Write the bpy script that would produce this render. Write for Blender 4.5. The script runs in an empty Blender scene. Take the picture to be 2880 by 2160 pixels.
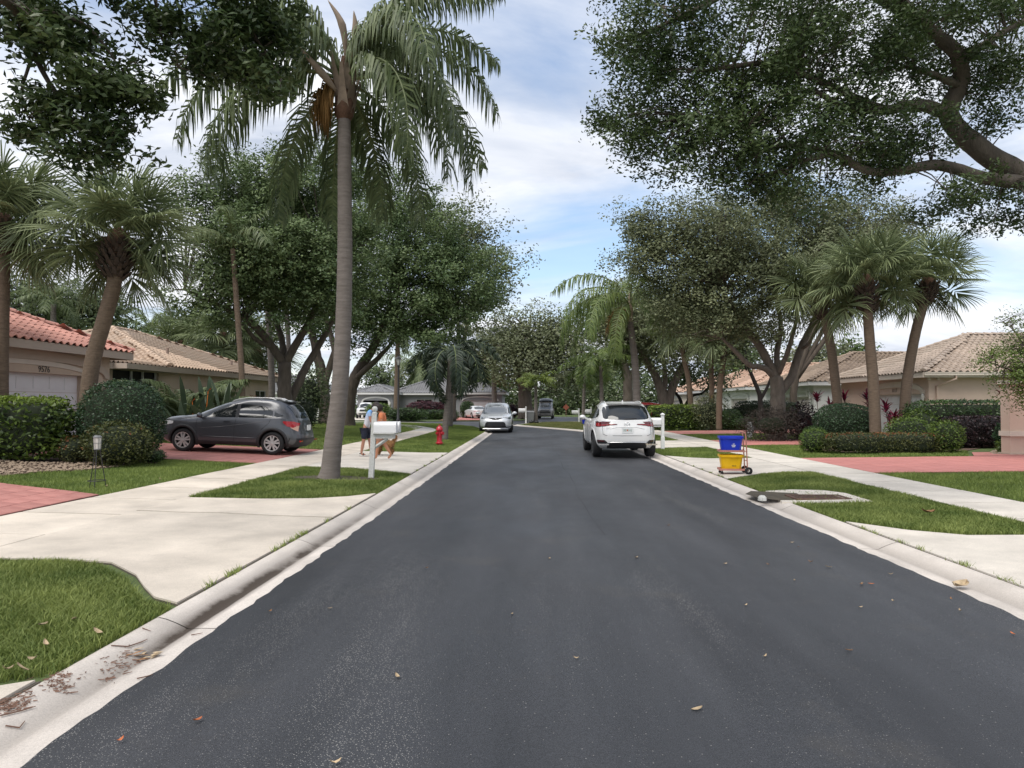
import bpy, bmesh, math, random
import numpy as np
from mathutils import Vector, Matrix

random.seed(7)
RNG = np.random.default_rng(7)
sc = bpy.context.scene
COL = sc.collection
R = math.radians
pi = math.pi

# ------------------------------------------------------------------ camera
CAMH = 1.65
FPX, PW, PH = 1997.0, 2880.0, 2160.0          # focal length and size of the photograph in pixels
PITCH = math.atan(58 / FPX)
YAW = math.atan(50 / FPX * math.cos(PITCH))
cam_d = bpy.data.cameras.new('camera')
cam = bpy.data.objects.new('camera', cam_d)
COL.objects.link(cam)
cam.location = (0, 0, CAMH)
cam.rotation_euler = (pi / 2 + PITCH, 0, YAW)
cam_d.sensor_width = 36
cam_d.lens = 36 * FPX / PW
cam_d.clip_start = 0.05
cam_d.clip_end = 6000
sc.camera = cam

# ------------------------------------------------------------------ world: cloudy daylight
SUN_EL, SUN_AZ = 58.0, 215.0      # azimuth clockwise from +Y (camera looks to +Y): behind, to the left
world = bpy.data.worlds.new('World')
sc.world = world
world.use_nodes = True
nt = world.node_tree
nt.nodes.clear()
wo = nt.nodes.new('ShaderNodeOutputWorld')
bg = nt.nodes.new('ShaderNodeBackground')
bg.inputs['Strength'].default_value = 0.13
sky = nt.nodes.new('ShaderNodeTexSky')
sky.sky_type = 'NISHITA'
sky.sun_disc = False
sky.sun_elevation = R(SUN_EL)
sky.sun_rotation = R(SUN_AZ)
sky.air_density = 1.1
sky.dust_density = 0.6
sky.ozone_density = 2.0
tc = nt.nodes.new('ShaderNodeTexCoord')
sep = nt.nodes.new('ShaderNodeSeparateXYZ')
nt.links.new(tc.outputs['Generated'], sep.inputs[0])
zc = nt.nodes.new('ShaderNodeMath'); zc.operation = 'MAXIMUM'; zc.inputs[1].default_value = 0.0
nt.links.new(sep.outputs['Z'], zc.inputs[0])
za = nt.nodes.new('ShaderNodeMath'); za.operation = 'ADD'; za.inputs[1].default_value = 0.16
nt.links.new(zc.outputs[0], za.inputs[0])
dx = nt.nodes.new('ShaderNodeMath'); dx.operation = 'DIVIDE'
dy = nt.nodes.new('ShaderNodeMath'); dy.operation = 'DIVIDE'
nt.links.new(sep.outputs['X'], dx.inputs[0]); nt.links.new(za.outputs[0], dx.inputs[1])
nt.links.new(sep.outputs['Y'], dy.inputs[0]); nt.links.new(za.outputs[0], dy.inputs[1])
cmb = nt.nodes.new('ShaderNodeCombineXYZ')
nt.links.new(dx.outputs[0], cmb.inputs['X']); nt.links.new(dy.outputs[0], cmb.inputs['Y'])
mp = nt.nodes.new('ShaderNodeMapping')
mp.inputs['Rotation'].default_value = (0, 0, R(14))
mp.inputs['Scale'].default_value = (0.62, 0.95, 1)
mp.inputs['Location'].default_value = (3.1, 1.7, 0)
nt.links.new(cmb.outputs[0], mp.inputs['Vector'])
n1 = nt.nodes.new('ShaderNodeTexNoise')
n1.inputs['Scale'].default_value = 0.85
n1.inputs['Detail'].default_value = 9
n1.inputs['Roughness'].default_value = 0.56
n1.inputs['Distortion'].default_value = 0.35
nt.links.new(mp.outputs[0], n1.inputs['Vector'])
r1 = nt.nodes.new('ShaderNodeValToRGB')
r1.color_ramp.elements[0].position = 0.33; r1.color_ramp.elements[0].color = (0.10, 0.10, 0.10, 1)
r1.color_ramp.elements[1].position = 0.51; r1.color_ramp.elements[1].color = (1, 1, 1, 1)
nt.links.new(n1.outputs['Fac'], r1.inputs['Fac'])
n2 = nt.nodes.new('ShaderNodeTexNoise')
n2.inputs['Scale'].default_value = 1.9
n2.inputs['Detail'].default_value = 7
n2.inputs['Roughness'].default_value = 0.55
n2.inputs['Distortion'].default_value = 0.5
nt.links.new(mp.outputs[0], n2.inputs['Vector'])
r2 = nt.nodes.new('ShaderNodeValToRGB')
r2.color_ramp.elements[0].position = 0.36; r2.color_ramp.elements[0].color = (3.0, 3.35, 4.05, 1)
r2.color_ramp.elements[1].position = 0.60; r2.color_ramp.elements[1].color = (5.5, 5.6, 5.85, 1)
nt.links.new(n2.outputs['Fac'], r2.inputs['Fac'])
mx = nt.nodes.new('ShaderNodeMix'); mx.data_type = 'RGBA'
nt.links.new(r1.outputs['Color'], mx.inputs['Factor'])
nt.links.new(sky.outputs['Color'], mx.inputs[6])
nt.links.new(r2.outputs['Color'], mx.inputs[7])
nt.links.new(mx.outputs[2], bg.inputs['Color'])
nt.links.new(bg.outputs[0], wo.inputs['Surface'])

# ------------------------------------------------------------------ veiled sun
sl = bpy.data.lights.new('sun', 'SUN')
sl.energy = 2.2
sl.angle = R(45)
sl.color = (1.0, 0.95, 0.88)
so = bpy.data.objects.new('sun', sl)
COL.objects.link(so)
az, el = R(SUN_AZ), R(SUN_EL)
sdir = Vector((math.sin(az) * math.cos(el), math.cos(az) * math.cos(el), math.sin(el)))
so.rotation_euler = (-sdir).to_track_quat('-Z', 'Y').to_euler()
so.location = (0, -10, 40)

vs = sc.view_settings
vs.view_transform = 'Standard'
vs.look = 'None'
vs.exposure = 0.62
vs.gamma = 1.0
vs.use_curve_mapping = False
sc.cycles.max_bounces = 6
sc.cycles.transparent_max_bounces = 8
sc.cycles.use_denoising = True

# ------------------------------------------------------------------ pixel directions, ground height
_f = Vector((-math.sin(YAW) * math.cos(PITCH), math.cos(YAW) * math.cos(PITCH), math.sin(PITCH)))
_r = Vector((math.cos(YAW), math.sin(YAW), 0))
_u = _r.cross(_f)
def ray(px, py):
    return _r * (px - PW / 2) + _u * (PH / 2 - py) + _f * FPX
def P(px, py, Y):
    d = ray(px, py)
    return Vector((0, 0, CAMH)) + d * (Y / d.y)
def curbx(y, side):
    if side < 0:
        return float(np.interp(y, [-12, 4, 11, 21, 41.7], [-2.80, -2.79, -2.71, -2.67, -2.61]))
    return float(np.interp(y, [-12, 6, 14, 22, 41.7], [4.30, 4.26, 4.18, 4.16, 3.85]))
def Hh(x, y):
    xl, xr = -2.75, 4.2
    if x < xl:
        d = xl - x
        z = 0.08 + min(d, 4.2) * 0.0215 + max(0, min(d, 11.2) - 4.2) * 0.04
    elif x > xr:
        d = x - xr
        z = 0.08 + min(d, 3.4) * 0.021 + max(0, min(d, 12) - 3.4) * 0.012
    else:
        z = 0.08
    f = min(1.0, max(0.0, (62 - y) / 22))
    return 0.08 + (z - 0.08) * f
def G(px, py, z=None):
    d = ray(px, py)
    zz = 0.1 if z is None else z
    for _ in range(12):
        t = (zz - CAMH) / d.z
        x, y = d.x * t, d.y * t
        if z is None:
            zz = Hh(x, y)
    return (x, y)

# ------------------------------------------------------------------ mesh helpers
class MB:
    def __init__(self):
        self.v = []; self.f = []; self.mi = []
        self.m = 0
    def add(self, vs, fs):
        o = len(self.v)
        self.v.extend([tuple(p) for p in vs])
        self.f.extend([tuple(i + o for i in f) for f in fs])
        self.mi.extend([self.m] * len(fs))
        return self
    def box(self, c, s, rz=0.0, M=None):
        x, y, z = s[0] / 2, s[1] / 2, s[2] / 2
        pts = [Vector((a, b, d)) for a in (-x, x) for b in (-y, y) for d in (-z, z)]
        T = Matrix.Translation(c) @ (M.to_4x4() if M is not None else Matrix.Rotation(rz, 4, 'Z'))
        fs = [(0, 1, 3, 2), (4, 6, 7, 5), (0, 4, 5, 1), (2, 3, 7, 6), (0, 2, 6, 4), (1, 5, 7, 3)]
        return self.add([T @ p for p in pts], fs)
    def b2(self, lo, hi):
        return self.box([(a + b) / 2 for a, b in zip(lo, hi)], [abs(b - a) for a, b in zip(lo, hi)])
    def tube(self, pts, rad, n=8, cap=True):
        pts = [Vector(p) for p in pts]
        if not hasattr(rad, '__len__'):
            rad = [rad] * len(pts)
        vs, fs = [], []
        t0 = (pts[1] - pts[0]).normalized()
        ref = Vector((0, 0, 1)) if abs(t0.z) < 0.9 else Vector((1, 0, 0))
        s = t0.cross(ref).normalized()
        for i, p in enumerate(pts):
            t = (pts[min(i + 1, len(pts) - 1)] - pts[max(i - 1, 0)]).normalized()
            s = (s - t * s.dot(t)).normalized()
            b = t.cross(s)
            for k in range(n):
                a = 2 * pi * k / n
                vs.append(p + (s * math.cos(a) + b * math.sin(a)) * rad[i])
        for i in range(len(pts) - 1):
            for k in range(n):
                k2 = (k + 1) % n
                fs.append((i * n + k, i * n + k2, (i + 1) * n + k2, (i + 1) * n + k))
        if cap:
            fs.append(tuple(range(n - 1, -1, -1)))
            fs.append(tuple((len(pts) - 1) * n + k for k in range(n)))
        return self.add(vs, fs)
    def lathe(self, prof, n=16, c=(0, 0, 0), axis='Z', arc=2 * pi):
        c = Vector(c)
        vs, fs = [], []
        full = abs(arc - 2 * pi) < 1e-6
        cnt = n if full else n + 1
        for r, h in prof:
            for k in range(cnt):
                a = arc * k / n
                if axis == 'Z': p = Vector((r * math.cos(a), r * math.sin(a), h))
                elif axis == 'Y': p = Vector((r * math.cos(a), h, r * math.sin(a)))
                else: p = Vector((h, r * math.cos(a), r * math.sin(a)))
                vs.append(c + p)
        for i in range(len(prof) - 1):
            for k in range(n):
                k2 = (k + 1) % cnt
                fs.append((i * cnt + k, i * cnt + k2, (i + 1) * cnt + k2, (i + 1) * cnt + k))
        return self.add(vs, fs)
    def sphere(self, c, r, n=12, m=8, sx=1, sy=1, sz=1):
        vs, fs = [], []
        for i in range(m + 1):
            th = pi * i / m
            for k in range(n):
                a = 2 * pi * k / n
                vs.append((c[0] + r * sx * math.sin(th) * math.cos(a), c[1] + r * sy * math.sin(th) * math.sin(a), c[2] + r * sz * math.cos(th)))
        for i in range(m):
            for k in range(n):
                k2 = (k + 1) % n
                fs.append((i * n + k, (i + 1) * n + k, (i + 1) * n + k2, i * n + k2))
        return self.add(vs, fs)
    def prism(self, poly, z0, z1):
        n = len(poly)
        zf0 = z0 if callable(z0) else (lambda x, y: z0)
        zf1 = z1 if callable(z1) else (lambda x, y: z1)
        vs = [(x, y, zf0(x, y)) for x, y in poly] + [(x, y, zf1(x, y)) for x, y in poly]
        fs = [tuple(range(n - 1, -1, -1)), tuple(range(n, 2 * n))]
        fs += [(i, (i + 1) % n, n + (i + 1) % n, n + i) for i in range(n)]
        return self.add(vs, fs)
    def mesh(self, name, mats, smooth=False):
        me = bpy.data.meshes.new(name)
        me.from_pydata(self.v, [], self.f)
        for m in (mats if isinstance(mats, (list, tuple)) else [mats]):
            me.materials.append(m)
        if isinstance(mats, (list, tuple)) and len(mats) > 1:
            me.polygons.foreach_set('material_index', self.mi)
        if smooth:
            me.polygons.foreach_set('use_smooth', [True] * len(self.f))
        me.update()
        return me
    def obj(self, name, mats, parent=None, smooth=False, loc=None, auto=None):
        me = self.mesh(name, mats, smooth)
        if auto:
            try: me.set_sharp_from_angle(angle=R(auto))
            except Exception: pass
        return link(name, me, parent, loc)

def link(name, me, parent=None, loc=None, rot=None):
    o = bpy.data.objects.new(name, me)
    COL.objects.link(o)
    if parent is not None: o.parent = parent
    if loc is not None: o.location = loc
    if rot is not None: o.rotation_euler = rot
    return o
def npmesh(name, V, F, mat, var=None, smooth=False):
    """V (n,3), F (m,k): one numpy mesh; var = value per face for colour variation"""
    me = bpy.data.meshes.new(name)
    V = np.ascontiguousarray(V, dtype=np.float32)
    F = np.ascontiguousarray(F, dtype=np.int32)
    m, k = F.shape
    me.vertices.add(len(V)); me.vertices.foreach_set('co', V.ravel())
    me.loops.add(m * k); me.loops.foreach_set('vertex_index', F.ravel())
    me.polygons.add(m)
    me.polygons.foreach_set('loop_start', np.arange(0, m * k, k, dtype=np.int32))
    if var is not None:
        a = me.attributes.new('var', 'FLOAT', 'FACE')
        a.data.foreach_set('value', np.ascontiguousarray(var, dtype=np.float32))
    for q in (mat if isinstance(mat, (list, tuple)) else [mat]):
        me.materials.append(q)
    me.update(calc_edges=True)
    if smooth: me.polygons.foreach_set('use_smooth', np.ones(m, dtype=bool))
    return me
def thing(name, label, cat, loc=(0, 0, 0), rz=0.0, group=None):
    o = bpy.data.objects.new(name, None)
    o.empty_display_size = 0.2
    COL.objects.link(o)
    o.location = loc; o.rotation_euler = (0, 0, rz)
    return tag(o, label, cat, group)
def tag(o, label, cat, group=None):
    o['label'] = label; o['category'] = cat
    if group: o['group'] = group
    return o
def struct(o):
    o['kind'] = 'structure'; return o
def stuff(o, label=None, cat=None):
    o['kind'] = 'stuff'
    if label: o['label'] = label
    if cat: o['category'] = cat
    return o
def copy_tree(o, parent=None):
    c = o.copy(); COL.objects.link(c); c.parent = parent
    for ch in list(o.children): copy_tree(ch, c)
    return c
def pip(poly, X, Y):
    """points in polygon, numpy"""
    inside = np.zeros(X.shape, bool)
    n = len(poly)
    for i in range(n):
        x1, y1 = poly[i]; x2, y2 = poly[(i + 1) % n]
        c = ((y1 > Y) != (y2 > Y)) & (X < (x2 - x1) * (Y - y1) / ((y2 - y1) if y2 != y1 else 1e-9) + x1)
        inside ^= c
    return inside
def textmesh(txt, size, depth=0.004, name='text', align='CENTER'):
    cu = bpy.data.curves.new(name, 'FONT')
    cu.body = txt; cu.size = size; cu.extrude = depth / 2; cu.align_x = align; cu.align_y = 'CENTER'
    cu.resolution_u = 3
    o = bpy.data.objects.new(name, cu)
    COL.objects.link(o)
    dg = bpy.context.evaluated_depsgraph_get()
    me = bpy.data.meshes.new_from_object(o.evaluated_get(dg))
    me.name = name
    bpy.data.objects.remove(o)
    bpy.data.curves.remove(cu)
    return me
def textobj(txt, size, mat, parent, loc, rot, name='lettering', depth=0.004):
    me = textmesh(txt, size, depth, name)
    me.materials.clear(); me.materials.append(mat)
    return link(name, me, parent, loc, rot)

# ------------------------------------------------------------------ materials
MATS = {}
def mk(name, col, rough=0.7, metal=0.0, var=0.0, vscale=3.0, bump=0.0, bscale=60.0, spec=0.5, rnd=0.0, coat=0.0, detail=5, col2=None, stretch=None, emit=None):
    m = bpy.data.materials.new(name)
    MATS[name] = m
    m.use_nodes = True
    t = m.node_tree
    b = t.nodes['Principled BSDF']
    b.inputs['Base Color'].default_value = (*col, 1)
    b.inputs['Roughness'].default_value = rough
    b.inputs['Metallic'].default_value = metal
    b.inputs['Specular IOR Level'].default_value = spec
    if coat:
        b.inputs['Coat Weight'].default_value = coat
        b.inputs['Coat Roughness'].default_value = 0.12
    vec = None
    if var or bump or col2:
        c = t.nodes.new('ShaderNodeTexCoord')
        vec = c.outputs['Object']
        if stretch:
            q = t.nodes.new('ShaderNodeMapping'); q.inputs['Scale'].default_value = stretch
            t.links.new(vec, q.inputs['Vector']); vec = q.outputs[0]
    last = None
    if var or col2:
        n = t.nodes.new('ShaderNodeTexNoise')
        n.inputs['Scale'].default_value = vscale; n.inputs['Detail'].default_value = detail
        n.inputs['Roughness'].default_value = 0.62
        t.links.new(vec, n.inputs['Vector'])
        rp = t.nodes.new('ShaderNodeValToRGB')
        rp.color_ramp.elements[0].position = 0.3; rp.color_ramp.elements[1].position = 0.7
        if col2:
            rp.color_ramp.elements[0].color = (*col2, 1); rp.color_ramp.elements[1].color = (*col, 1)
        else:
            rp.color_ramp.elements[0].color = (*[x * (1 - var) for x in col], 1)
            rp.color_ramp.elements[1].color = (*[min(1, x * (1 + var)) for x in col], 1)
        t.links.new(n.outputs['Fac'], rp.inputs['Fac'])
        last = rp.outputs['Color']
        t.links.new(last, b.inputs['Base Color'])
    if rnd:
        oi = t.nodes.new('ShaderNodeObjectInfo')
        mr = t.nodes.new('ShaderNodeMapRange')
        mr.inputs['To Min'].default_value = 1 - rnd; mr.inputs['To Max'].default_value = 1 + rnd
        t.links.new(oi.outputs['Random'], mr.inputs['Value'])
        hs = t.nodes.new('ShaderNodeHueSaturation')
        t.links.new(mr.outputs[0], hs.inputs['Value'])
        if last is not None: t.links.new(last, hs.inputs['Color'])
        else: hs.inputs['Color'].default_value = (*col, 1)
        t.links.new(hs.outputs[0], b.inputs['Base Color'])
    if bump:
        n = t.nodes.new('ShaderNodeTexNoise')
        n.inputs['Scale'].default_value = bscale; n.inputs['Detail'].default_value = 4
        t.links.new(vec, n.inputs['Vector'])
        bm = t.nodes.new('ShaderNodeBump')
        bm.inputs['Strength'].default_value = bump; bm.inputs['Distance'].default_value = 0.02
        t.links.new(n.outputs['Fac'], bm.inputs['Height'])
        t.links.new(bm.outputs[0], b.inputs['Normal'])
    if emit:
        b.inputs['Emission Color'].default_value = (*emit, 1); b.inputs['Emission Strength'].default_value = 1
    return m
def leafmat(name, dark, light, trans=0.25, rough=0.5, tcol=None):
    """foliage: colour runs from dark to light with the per-leaf value 'var' and a soft patchy noise"""
    m = bpy.data.materials.new(name)
    MATS[name] = m
    m.use_nodes = True
    t = m.node_tree
    b = t.nodes['Principled BSDF']
    b.inputs['Roughness'].default_value = rough
    b.inputs['Specular IOR Level'].default_value = 0.35
    at = t.nodes.new('ShaderNodeAttribute'); at.attribute_name = 'var'
    c = t.nodes.new('ShaderNodeTexCoord')
    n = t.nodes.new('ShaderNodeTexNoise'); n.inputs['Scale'].default_value = 0.9; n.inputs['Detail'].default_value = 3
    t.links.new(c.outputs['Object'], n.inputs['Vector'])
    ad = t.nodes.new('ShaderNodeMath'); ad.operation = 'MULTIPLY_ADD'
    ad.inputs[1].default_value = 1.1; ad.inputs[2].default_value = -0.55
    t.links.new(n.outputs['Fac'], ad.inputs[0])
    sm = t.nodes.new('ShaderNodeMath'); sm.operation = 'ADD'; sm.use_clamp = True
    t.links.new(at.outputs['Fac'], sm.inputs[0]); t.links.new(ad.outputs[0], sm.inputs[1])
    rp = t.nodes.new('ShaderNodeValToRGB')
    rp.color_ramp.elements[0].color = (*dark, 1); rp.color_ramp.elements[1].color = (*light, 1)
    t.links.new(sm.outputs[0], rp.inputs['Fac'])
    t.links.new(rp.outputs['Color'], b.inputs['Base Color'])
    tr = t.nodes.new('ShaderNodeBsdfTranslucent')
    if tcol:
        tr.inputs['Color'].default_value = (*tcol, 1)
    else:
        t.links.new(rp.outputs['Color'], tr.inputs['Color'])
    ms = t.nodes.new('ShaderNodeMixShader'); ms.inputs[0].default_value = trans
    t.links.new(b.outputs[0], ms.inputs[1]); t.links.new(tr.outputs[0], ms.inputs[2])
    t.links.new(ms.outputs[0], t.nodes['Material Output'].inputs['Surface'])
    return m

# asphalt: sealed black top with pale worn aggregate, patchy sheen
def asphalt():
    m = bpy.data.materials.new('asphalt'); MATS['asphalt'] = m
    m.use_nodes = True
    t = m.node_tree; b = t.nodes['Principled BSDF']
    c = t.nodes.new('ShaderNodeTexCoord')
    def noise(scale, detail=4, rough=0.55, stretch=None):
        n = t.nodes.new('ShaderNodeTexNoise')
        n.inputs['Scale'].default_value = scale; n.inputs['Detail'].default_value = detail; n.inputs['Roughness'].default_value = rough
        if stretch:
            q = t.nodes.new('ShaderNodeMapping'); q.inputs['Scale'].default_value = stretch
            t.links.new(c.outputs['Object'], q.inputs['Vector']); t.links.new(q.outputs[0], n.inputs['Vector'])
        else: t.links.new(c.outputs['Object'], n.inputs['Vector'])
        return n
    def ramp(src, p0, p1, c0, c1):
        r = t.nodes.new('ShaderNodeValToRGB')
        r.color_ramp.elements[0].position = p0; r.color_ramp.elements[1].position = p1
        r.color_ramp.elements[0].color = (*c0, 1); r.color_ramp.elements[1].color = (*c1, 1)
        t.links.new(src, r.inputs['Fac']); return r
    base = ramp(noise(0.8, 6, 0.62, (1.4, 0.2, 1)).outputs['Fac'], 0.3, 0.7, (0.021, 0.0225, 0.026), (0.047, 0.049, 0.055))
    fine = ramp(noise(160, 3).outputs['Fac'], 0.35, 0.7, (0.6, 0.6, 0.6), (1.55, 1.55, 1.55))
    m1 = t.nodes.new('ShaderNodeMix'); m1.data_type = 'RGBA'; m1.blend_type = 'MULTIPLY'; m1.inputs['Factor'].default_value = 1
    t.links.new(base.outputs[0], m1.inputs[6]); t.links.new(fine.outputs[0], m1.inputs[7])
    # worn pale aggregate in tracks
    vor = t.nodes.new('ShaderNodeTexVoronoi'); vor.inputs['Scale'].default_value = 75
    t.links.new(c.outputs['Object'], vor.inputs['Vector'])
    wear = ramp(noise(0.55, 6, 0.65, (1.6, 0.22, 1)).outputs['Fac'], 0.46, 0.70, (0.05, 0.05, 0.05), (0.36, 0.36, 0.36))
    lt = t.nodes.new('ShaderNodeMath'); lt.operation = 'LESS_THAN'
    t.links.new(vor.outputs['Distance'], lt.inputs[0]); t.links.new(wear.outputs[0], lt.inputs[1])
    vor2 = t.nodes.new('ShaderNodeTexVoronoi'); vor2.inputs['Scale'].default_value = 22
    t.links.new(c.outputs['Object'], vor2.inputs['Vector'])
    lt2 = t.nodes.new('ShaderNodeMath'); lt2.operation = 'LESS_THAN'; lt2.inputs[1].default_value = 0.075
    t.links.new(vor2.outputs['Distance'], lt2.inputs[0])
    mxm = t.nodes.new('ShaderNodeMath'); mxm.operation = 'MAXIMUM'
    t.links.new(lt.outputs[0], mxm.inputs[0]); t.links.new(lt2.outputs[0], mxm.inputs[1])
    fk = t.nodes.new('ShaderNodeMath'); fk.operation = 'MULTIPLY'; fk.inputs[1].default_value = 0.75
    t.links.new(mxm.outputs[0], fk.inputs[0])
    m2 = t.nodes.new('ShaderNodeMix'); m2.data_type = 'RGBA'
    t.links.new(fk.outputs[0], m2.inputs['Factor']); t.links.new(m1.outputs[2], m2.inputs[6])
    m2.inputs[7].default_value = (0.30, 0.29, 0.27, 1)
    # brown dusty patches
    du = ramp(noise(0.9, 5, 0.6).outputs['Fac'], 0.58, 0.74, (0, 0, 0), (0.35, 0.35, 0.35))
    m3 = t.nodes.new('ShaderNodeMix'); m3.data_type = 'RGBA'
    t.links.new(du.outputs[0], m3.inputs['Factor']); t.links.new(m2.outputs[2], m3.inputs[6])
    m3.inputs[7].default_value = (0.075, 0.066, 0.055, 1)
    t.links.new(m3.outputs[2], b.inputs['Base Color'])
    rr = ramp(noise(0.45, 4, 0.55, (1, 0.5, 1)).outputs['Fac'], 0.35, 0.68, (0.44, 0.44, 0.44), (0.74, 0.74, 0.74))
    t.links.new(rr.outputs[0], b.inputs['Roughness'])
    b.inputs['Specular IOR Level'].default_value = 0.5
    bm = t.nodes.new('ShaderNodeBump'); bm.inputs['Strength'].default_value = 0.55; bm.inputs['Distance'].default_value = 0.006
    t.links.new(noise(120, 3).outputs['Fac'], bm.inputs['Height'])
    t.links.new(bm.outputs[0], b.inputs['Normal'])
asphalt()
def concrete(name, col, dirt=False, rnd=0.05):
    m = mk(name, col, 0.85, var=0.2, vscale=1.1, bump=0.25, bscale=180, rnd=rnd, detail=8)
    t = m.node_tree; b = t.nodes['Principled BSDF']
    src = b.inputs['Base Color'].links[0].from_socket
    c = t.nodes.new('ShaderNodeTexCoord')
    n = t.nodes.new('ShaderNodeTexNoise'); n.inputs['Scale'].default_value = 90; n.inputs['Detail'].default_value = 3
    t.links.new(c.outputs['Object'], n.inputs['Vector'])
    r = t.nodes.new('ShaderNodeValToRGB')
    r.color_ramp.elements[0].position = 0.3; r.color_ramp.elements[0].color = (0.86, 0.86, 0.86, 1)
    r.color_ramp.elements[1].position = 0.6; r.color_ramp.elements[1].color = (1.04, 1.04, 1.04, 1)
    t.links.new(n.outputs['Fac'], r.inputs['Fac'])
    mm = t.nodes.new('ShaderNodeMix'); mm.data_type = 'RGBA'; mm.blend_type = 'MULTIPLY'; mm.inputs['Factor'].default_value = 1
    t.links.new(src, mm.inputs[6]); t.links.new(r.outputs[0], mm.inputs[7])
    out = mm.outputs[2]
    if dirt:
        at = t.nodes.new('ShaderNodeAttribute'); at.attribute_name = 'dirt'
        n2 = t.nodes.new('ShaderNodeTexNoise'); n2.inputs['Scale'].default_value = 1.1; n2.inputs['Detail'].default_value = 7
        n2.inputs['Roughness'].default_value = 0.7
        t.links.new(c.outputs['Object'], n2.inputs['Vector'])
        r2 = t.nodes.new('ShaderNodeValToRGB')
        r2.color_ramp.elements[0].position = 0.36; r2.color_ramp.elements[0].color = (0.4, 0.4, 0.4, 1)
        r2.color_ramp.elements[1].position = 0.66; r2.color_ramp.elements[1].color = (1, 1, 1, 1)
        t.links.new(n2.outputs['Fac'], r2.inputs['Fac'])
        pr = t.nodes.new('ShaderNodeMath'); pr.operation = 'MULTIPLY'
        t.links.new(at.outputs['Fac'], pr.inputs[0]); t.links.new(r2.outputs[0], pr.inputs[1])
        m4 = t.nodes.new('ShaderNodeMix'); m4.data_type = 'RGBA'
        t.links.new(pr.outputs[0], m4.inputs['Factor']); t.links.new(out, m4.inputs[6])
        m4.inputs[7].default_value = (0.06, 0.044, 0.032, 1)
        out = m4.outputs[2]
    t.links.new(out, b.inputs['Base Color'])
    return m
concrete('concrete', (0.60, 0.53, 0.445))
concrete('concrete_pale', (0.60, 0.55, 0.48))
concrete('concrete_grey', (0.47, 0.45, 0.41))
concrete('curb', (0.58, 0.525, 0.47), dirt=True)
mk('joint', (0.10, 0.085, 0.065), 0.95, var=0.3, vscale=4)
mk('paver', (0.46, 0.205, 0.175), 0.8, var=0.16, vscale=2.6, bump=0.2, bscale=120, rnd=0.10, col2=(0.34, 0.135, 0.115))
mk('paver_bright', (0.52, 0.215, 0.185), 0.8, var=0.12, vscale=2.2, bump=0.2, bscale=120, rnd=0.07, col2=(0.44, 0.165, 0.145))
mk('mortar', (0.12, 0.05, 0.042), 0.95, var=0.2)
mk('soil', (0.075, 0.062, 0.042), 0.95, var=0.35, vscale=6, bump=0.6, bscale=40)
mk('lawn', (0.11, 0.145, 0.042), 0.9, var=0.35, vscale=1.6, bump=0.8, bscale=45, col2=(0.055, 0.088, 0.025))
mk('ground', (0.055, 0.085, 0.03), 0.95, var=0.3, vscale=0.2)
mk('mulch', (0.11, 0.072, 0.05), 0.95, var=0.4, vscale=9, bump=0.8, bscale=60)
# ================================================================== ground, road, curbs, lawns, paths
LYL = ([-14, 4, 11, 21, 41.7, 44, 47, 50, 56, 60, 63, 66, 68, 70, 74], [-2.80, -2.79, -2.71, -2.67, -2.61, -2.75, -3.1, -3.7, -6.3, -8.3, -9.9, -14, -20, -30, -60])
LYR = ([-14, 6, 14, 22, 41.7, 43.4, 45.5, 47.8, 52, 55, 56, 57, 60, 64.6, 66, 67.5, 70, 74, 80, 86], [4.30, 4.26, 4.18, 4.16, 3.85, 3.6, 2.9, 2.0, 0.4, -0.7, -1.0, -0.95, -0.3, 0.8, 2.5, 5.3, 11, 20, 35, 60])
def lel(y): return float(np.interp(y, *LYL))
def ler(y): return float(np.interp(y, *LYR))

m = MB()
m.add([(-3000, -400, -0.35), (3000, -400, -0.35), (3000, 5000, -0.35), (-3000, 5000, -0.35)], [(0, 1, 2, 3)])
struct(m.obj('ground', MATS['ground']))

# asphalt road with slightly ragged edges
ys = list(np.arange(-12, 30, 0.12)) + list(np.arange(30, 104, 1.0))
vs, fs = [], []
for i, y in enumerate(ys):
    j = 0.018 * math.sin(y * 7.3) * math.sin(y * 2.9 + 1) + random.uniform(-0.012, 0.012)
    k = 0.018 * math.sin(y * 6.1 + 2) * math.sin(y * 3.7) + random.uniform(-0.012, 0.012)
    if y <= 42:
        a, b = lel(y) + 0.46 + j, ler(y) - 0.46 + k
    else:
        a, b = lel(y) + 0.40, ler(y) - 0.40
    if y > 76: a, b = -60, 60
    vs += [(a, y, 0), ((a + b) / 2, y, 0.012 if y < 42 else 0.006), (b, y, 0)]
for i in range(len(ys) - 1):
    o = i * 3
    fs += [(o, o + 1, o + 4, o + 3), (o + 1, o + 2, o + 5, o + 4)]
m = MB(); m.add(vs, fs)
struct(m.obj('road', MATS['asphalt'], smooth=True))

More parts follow.
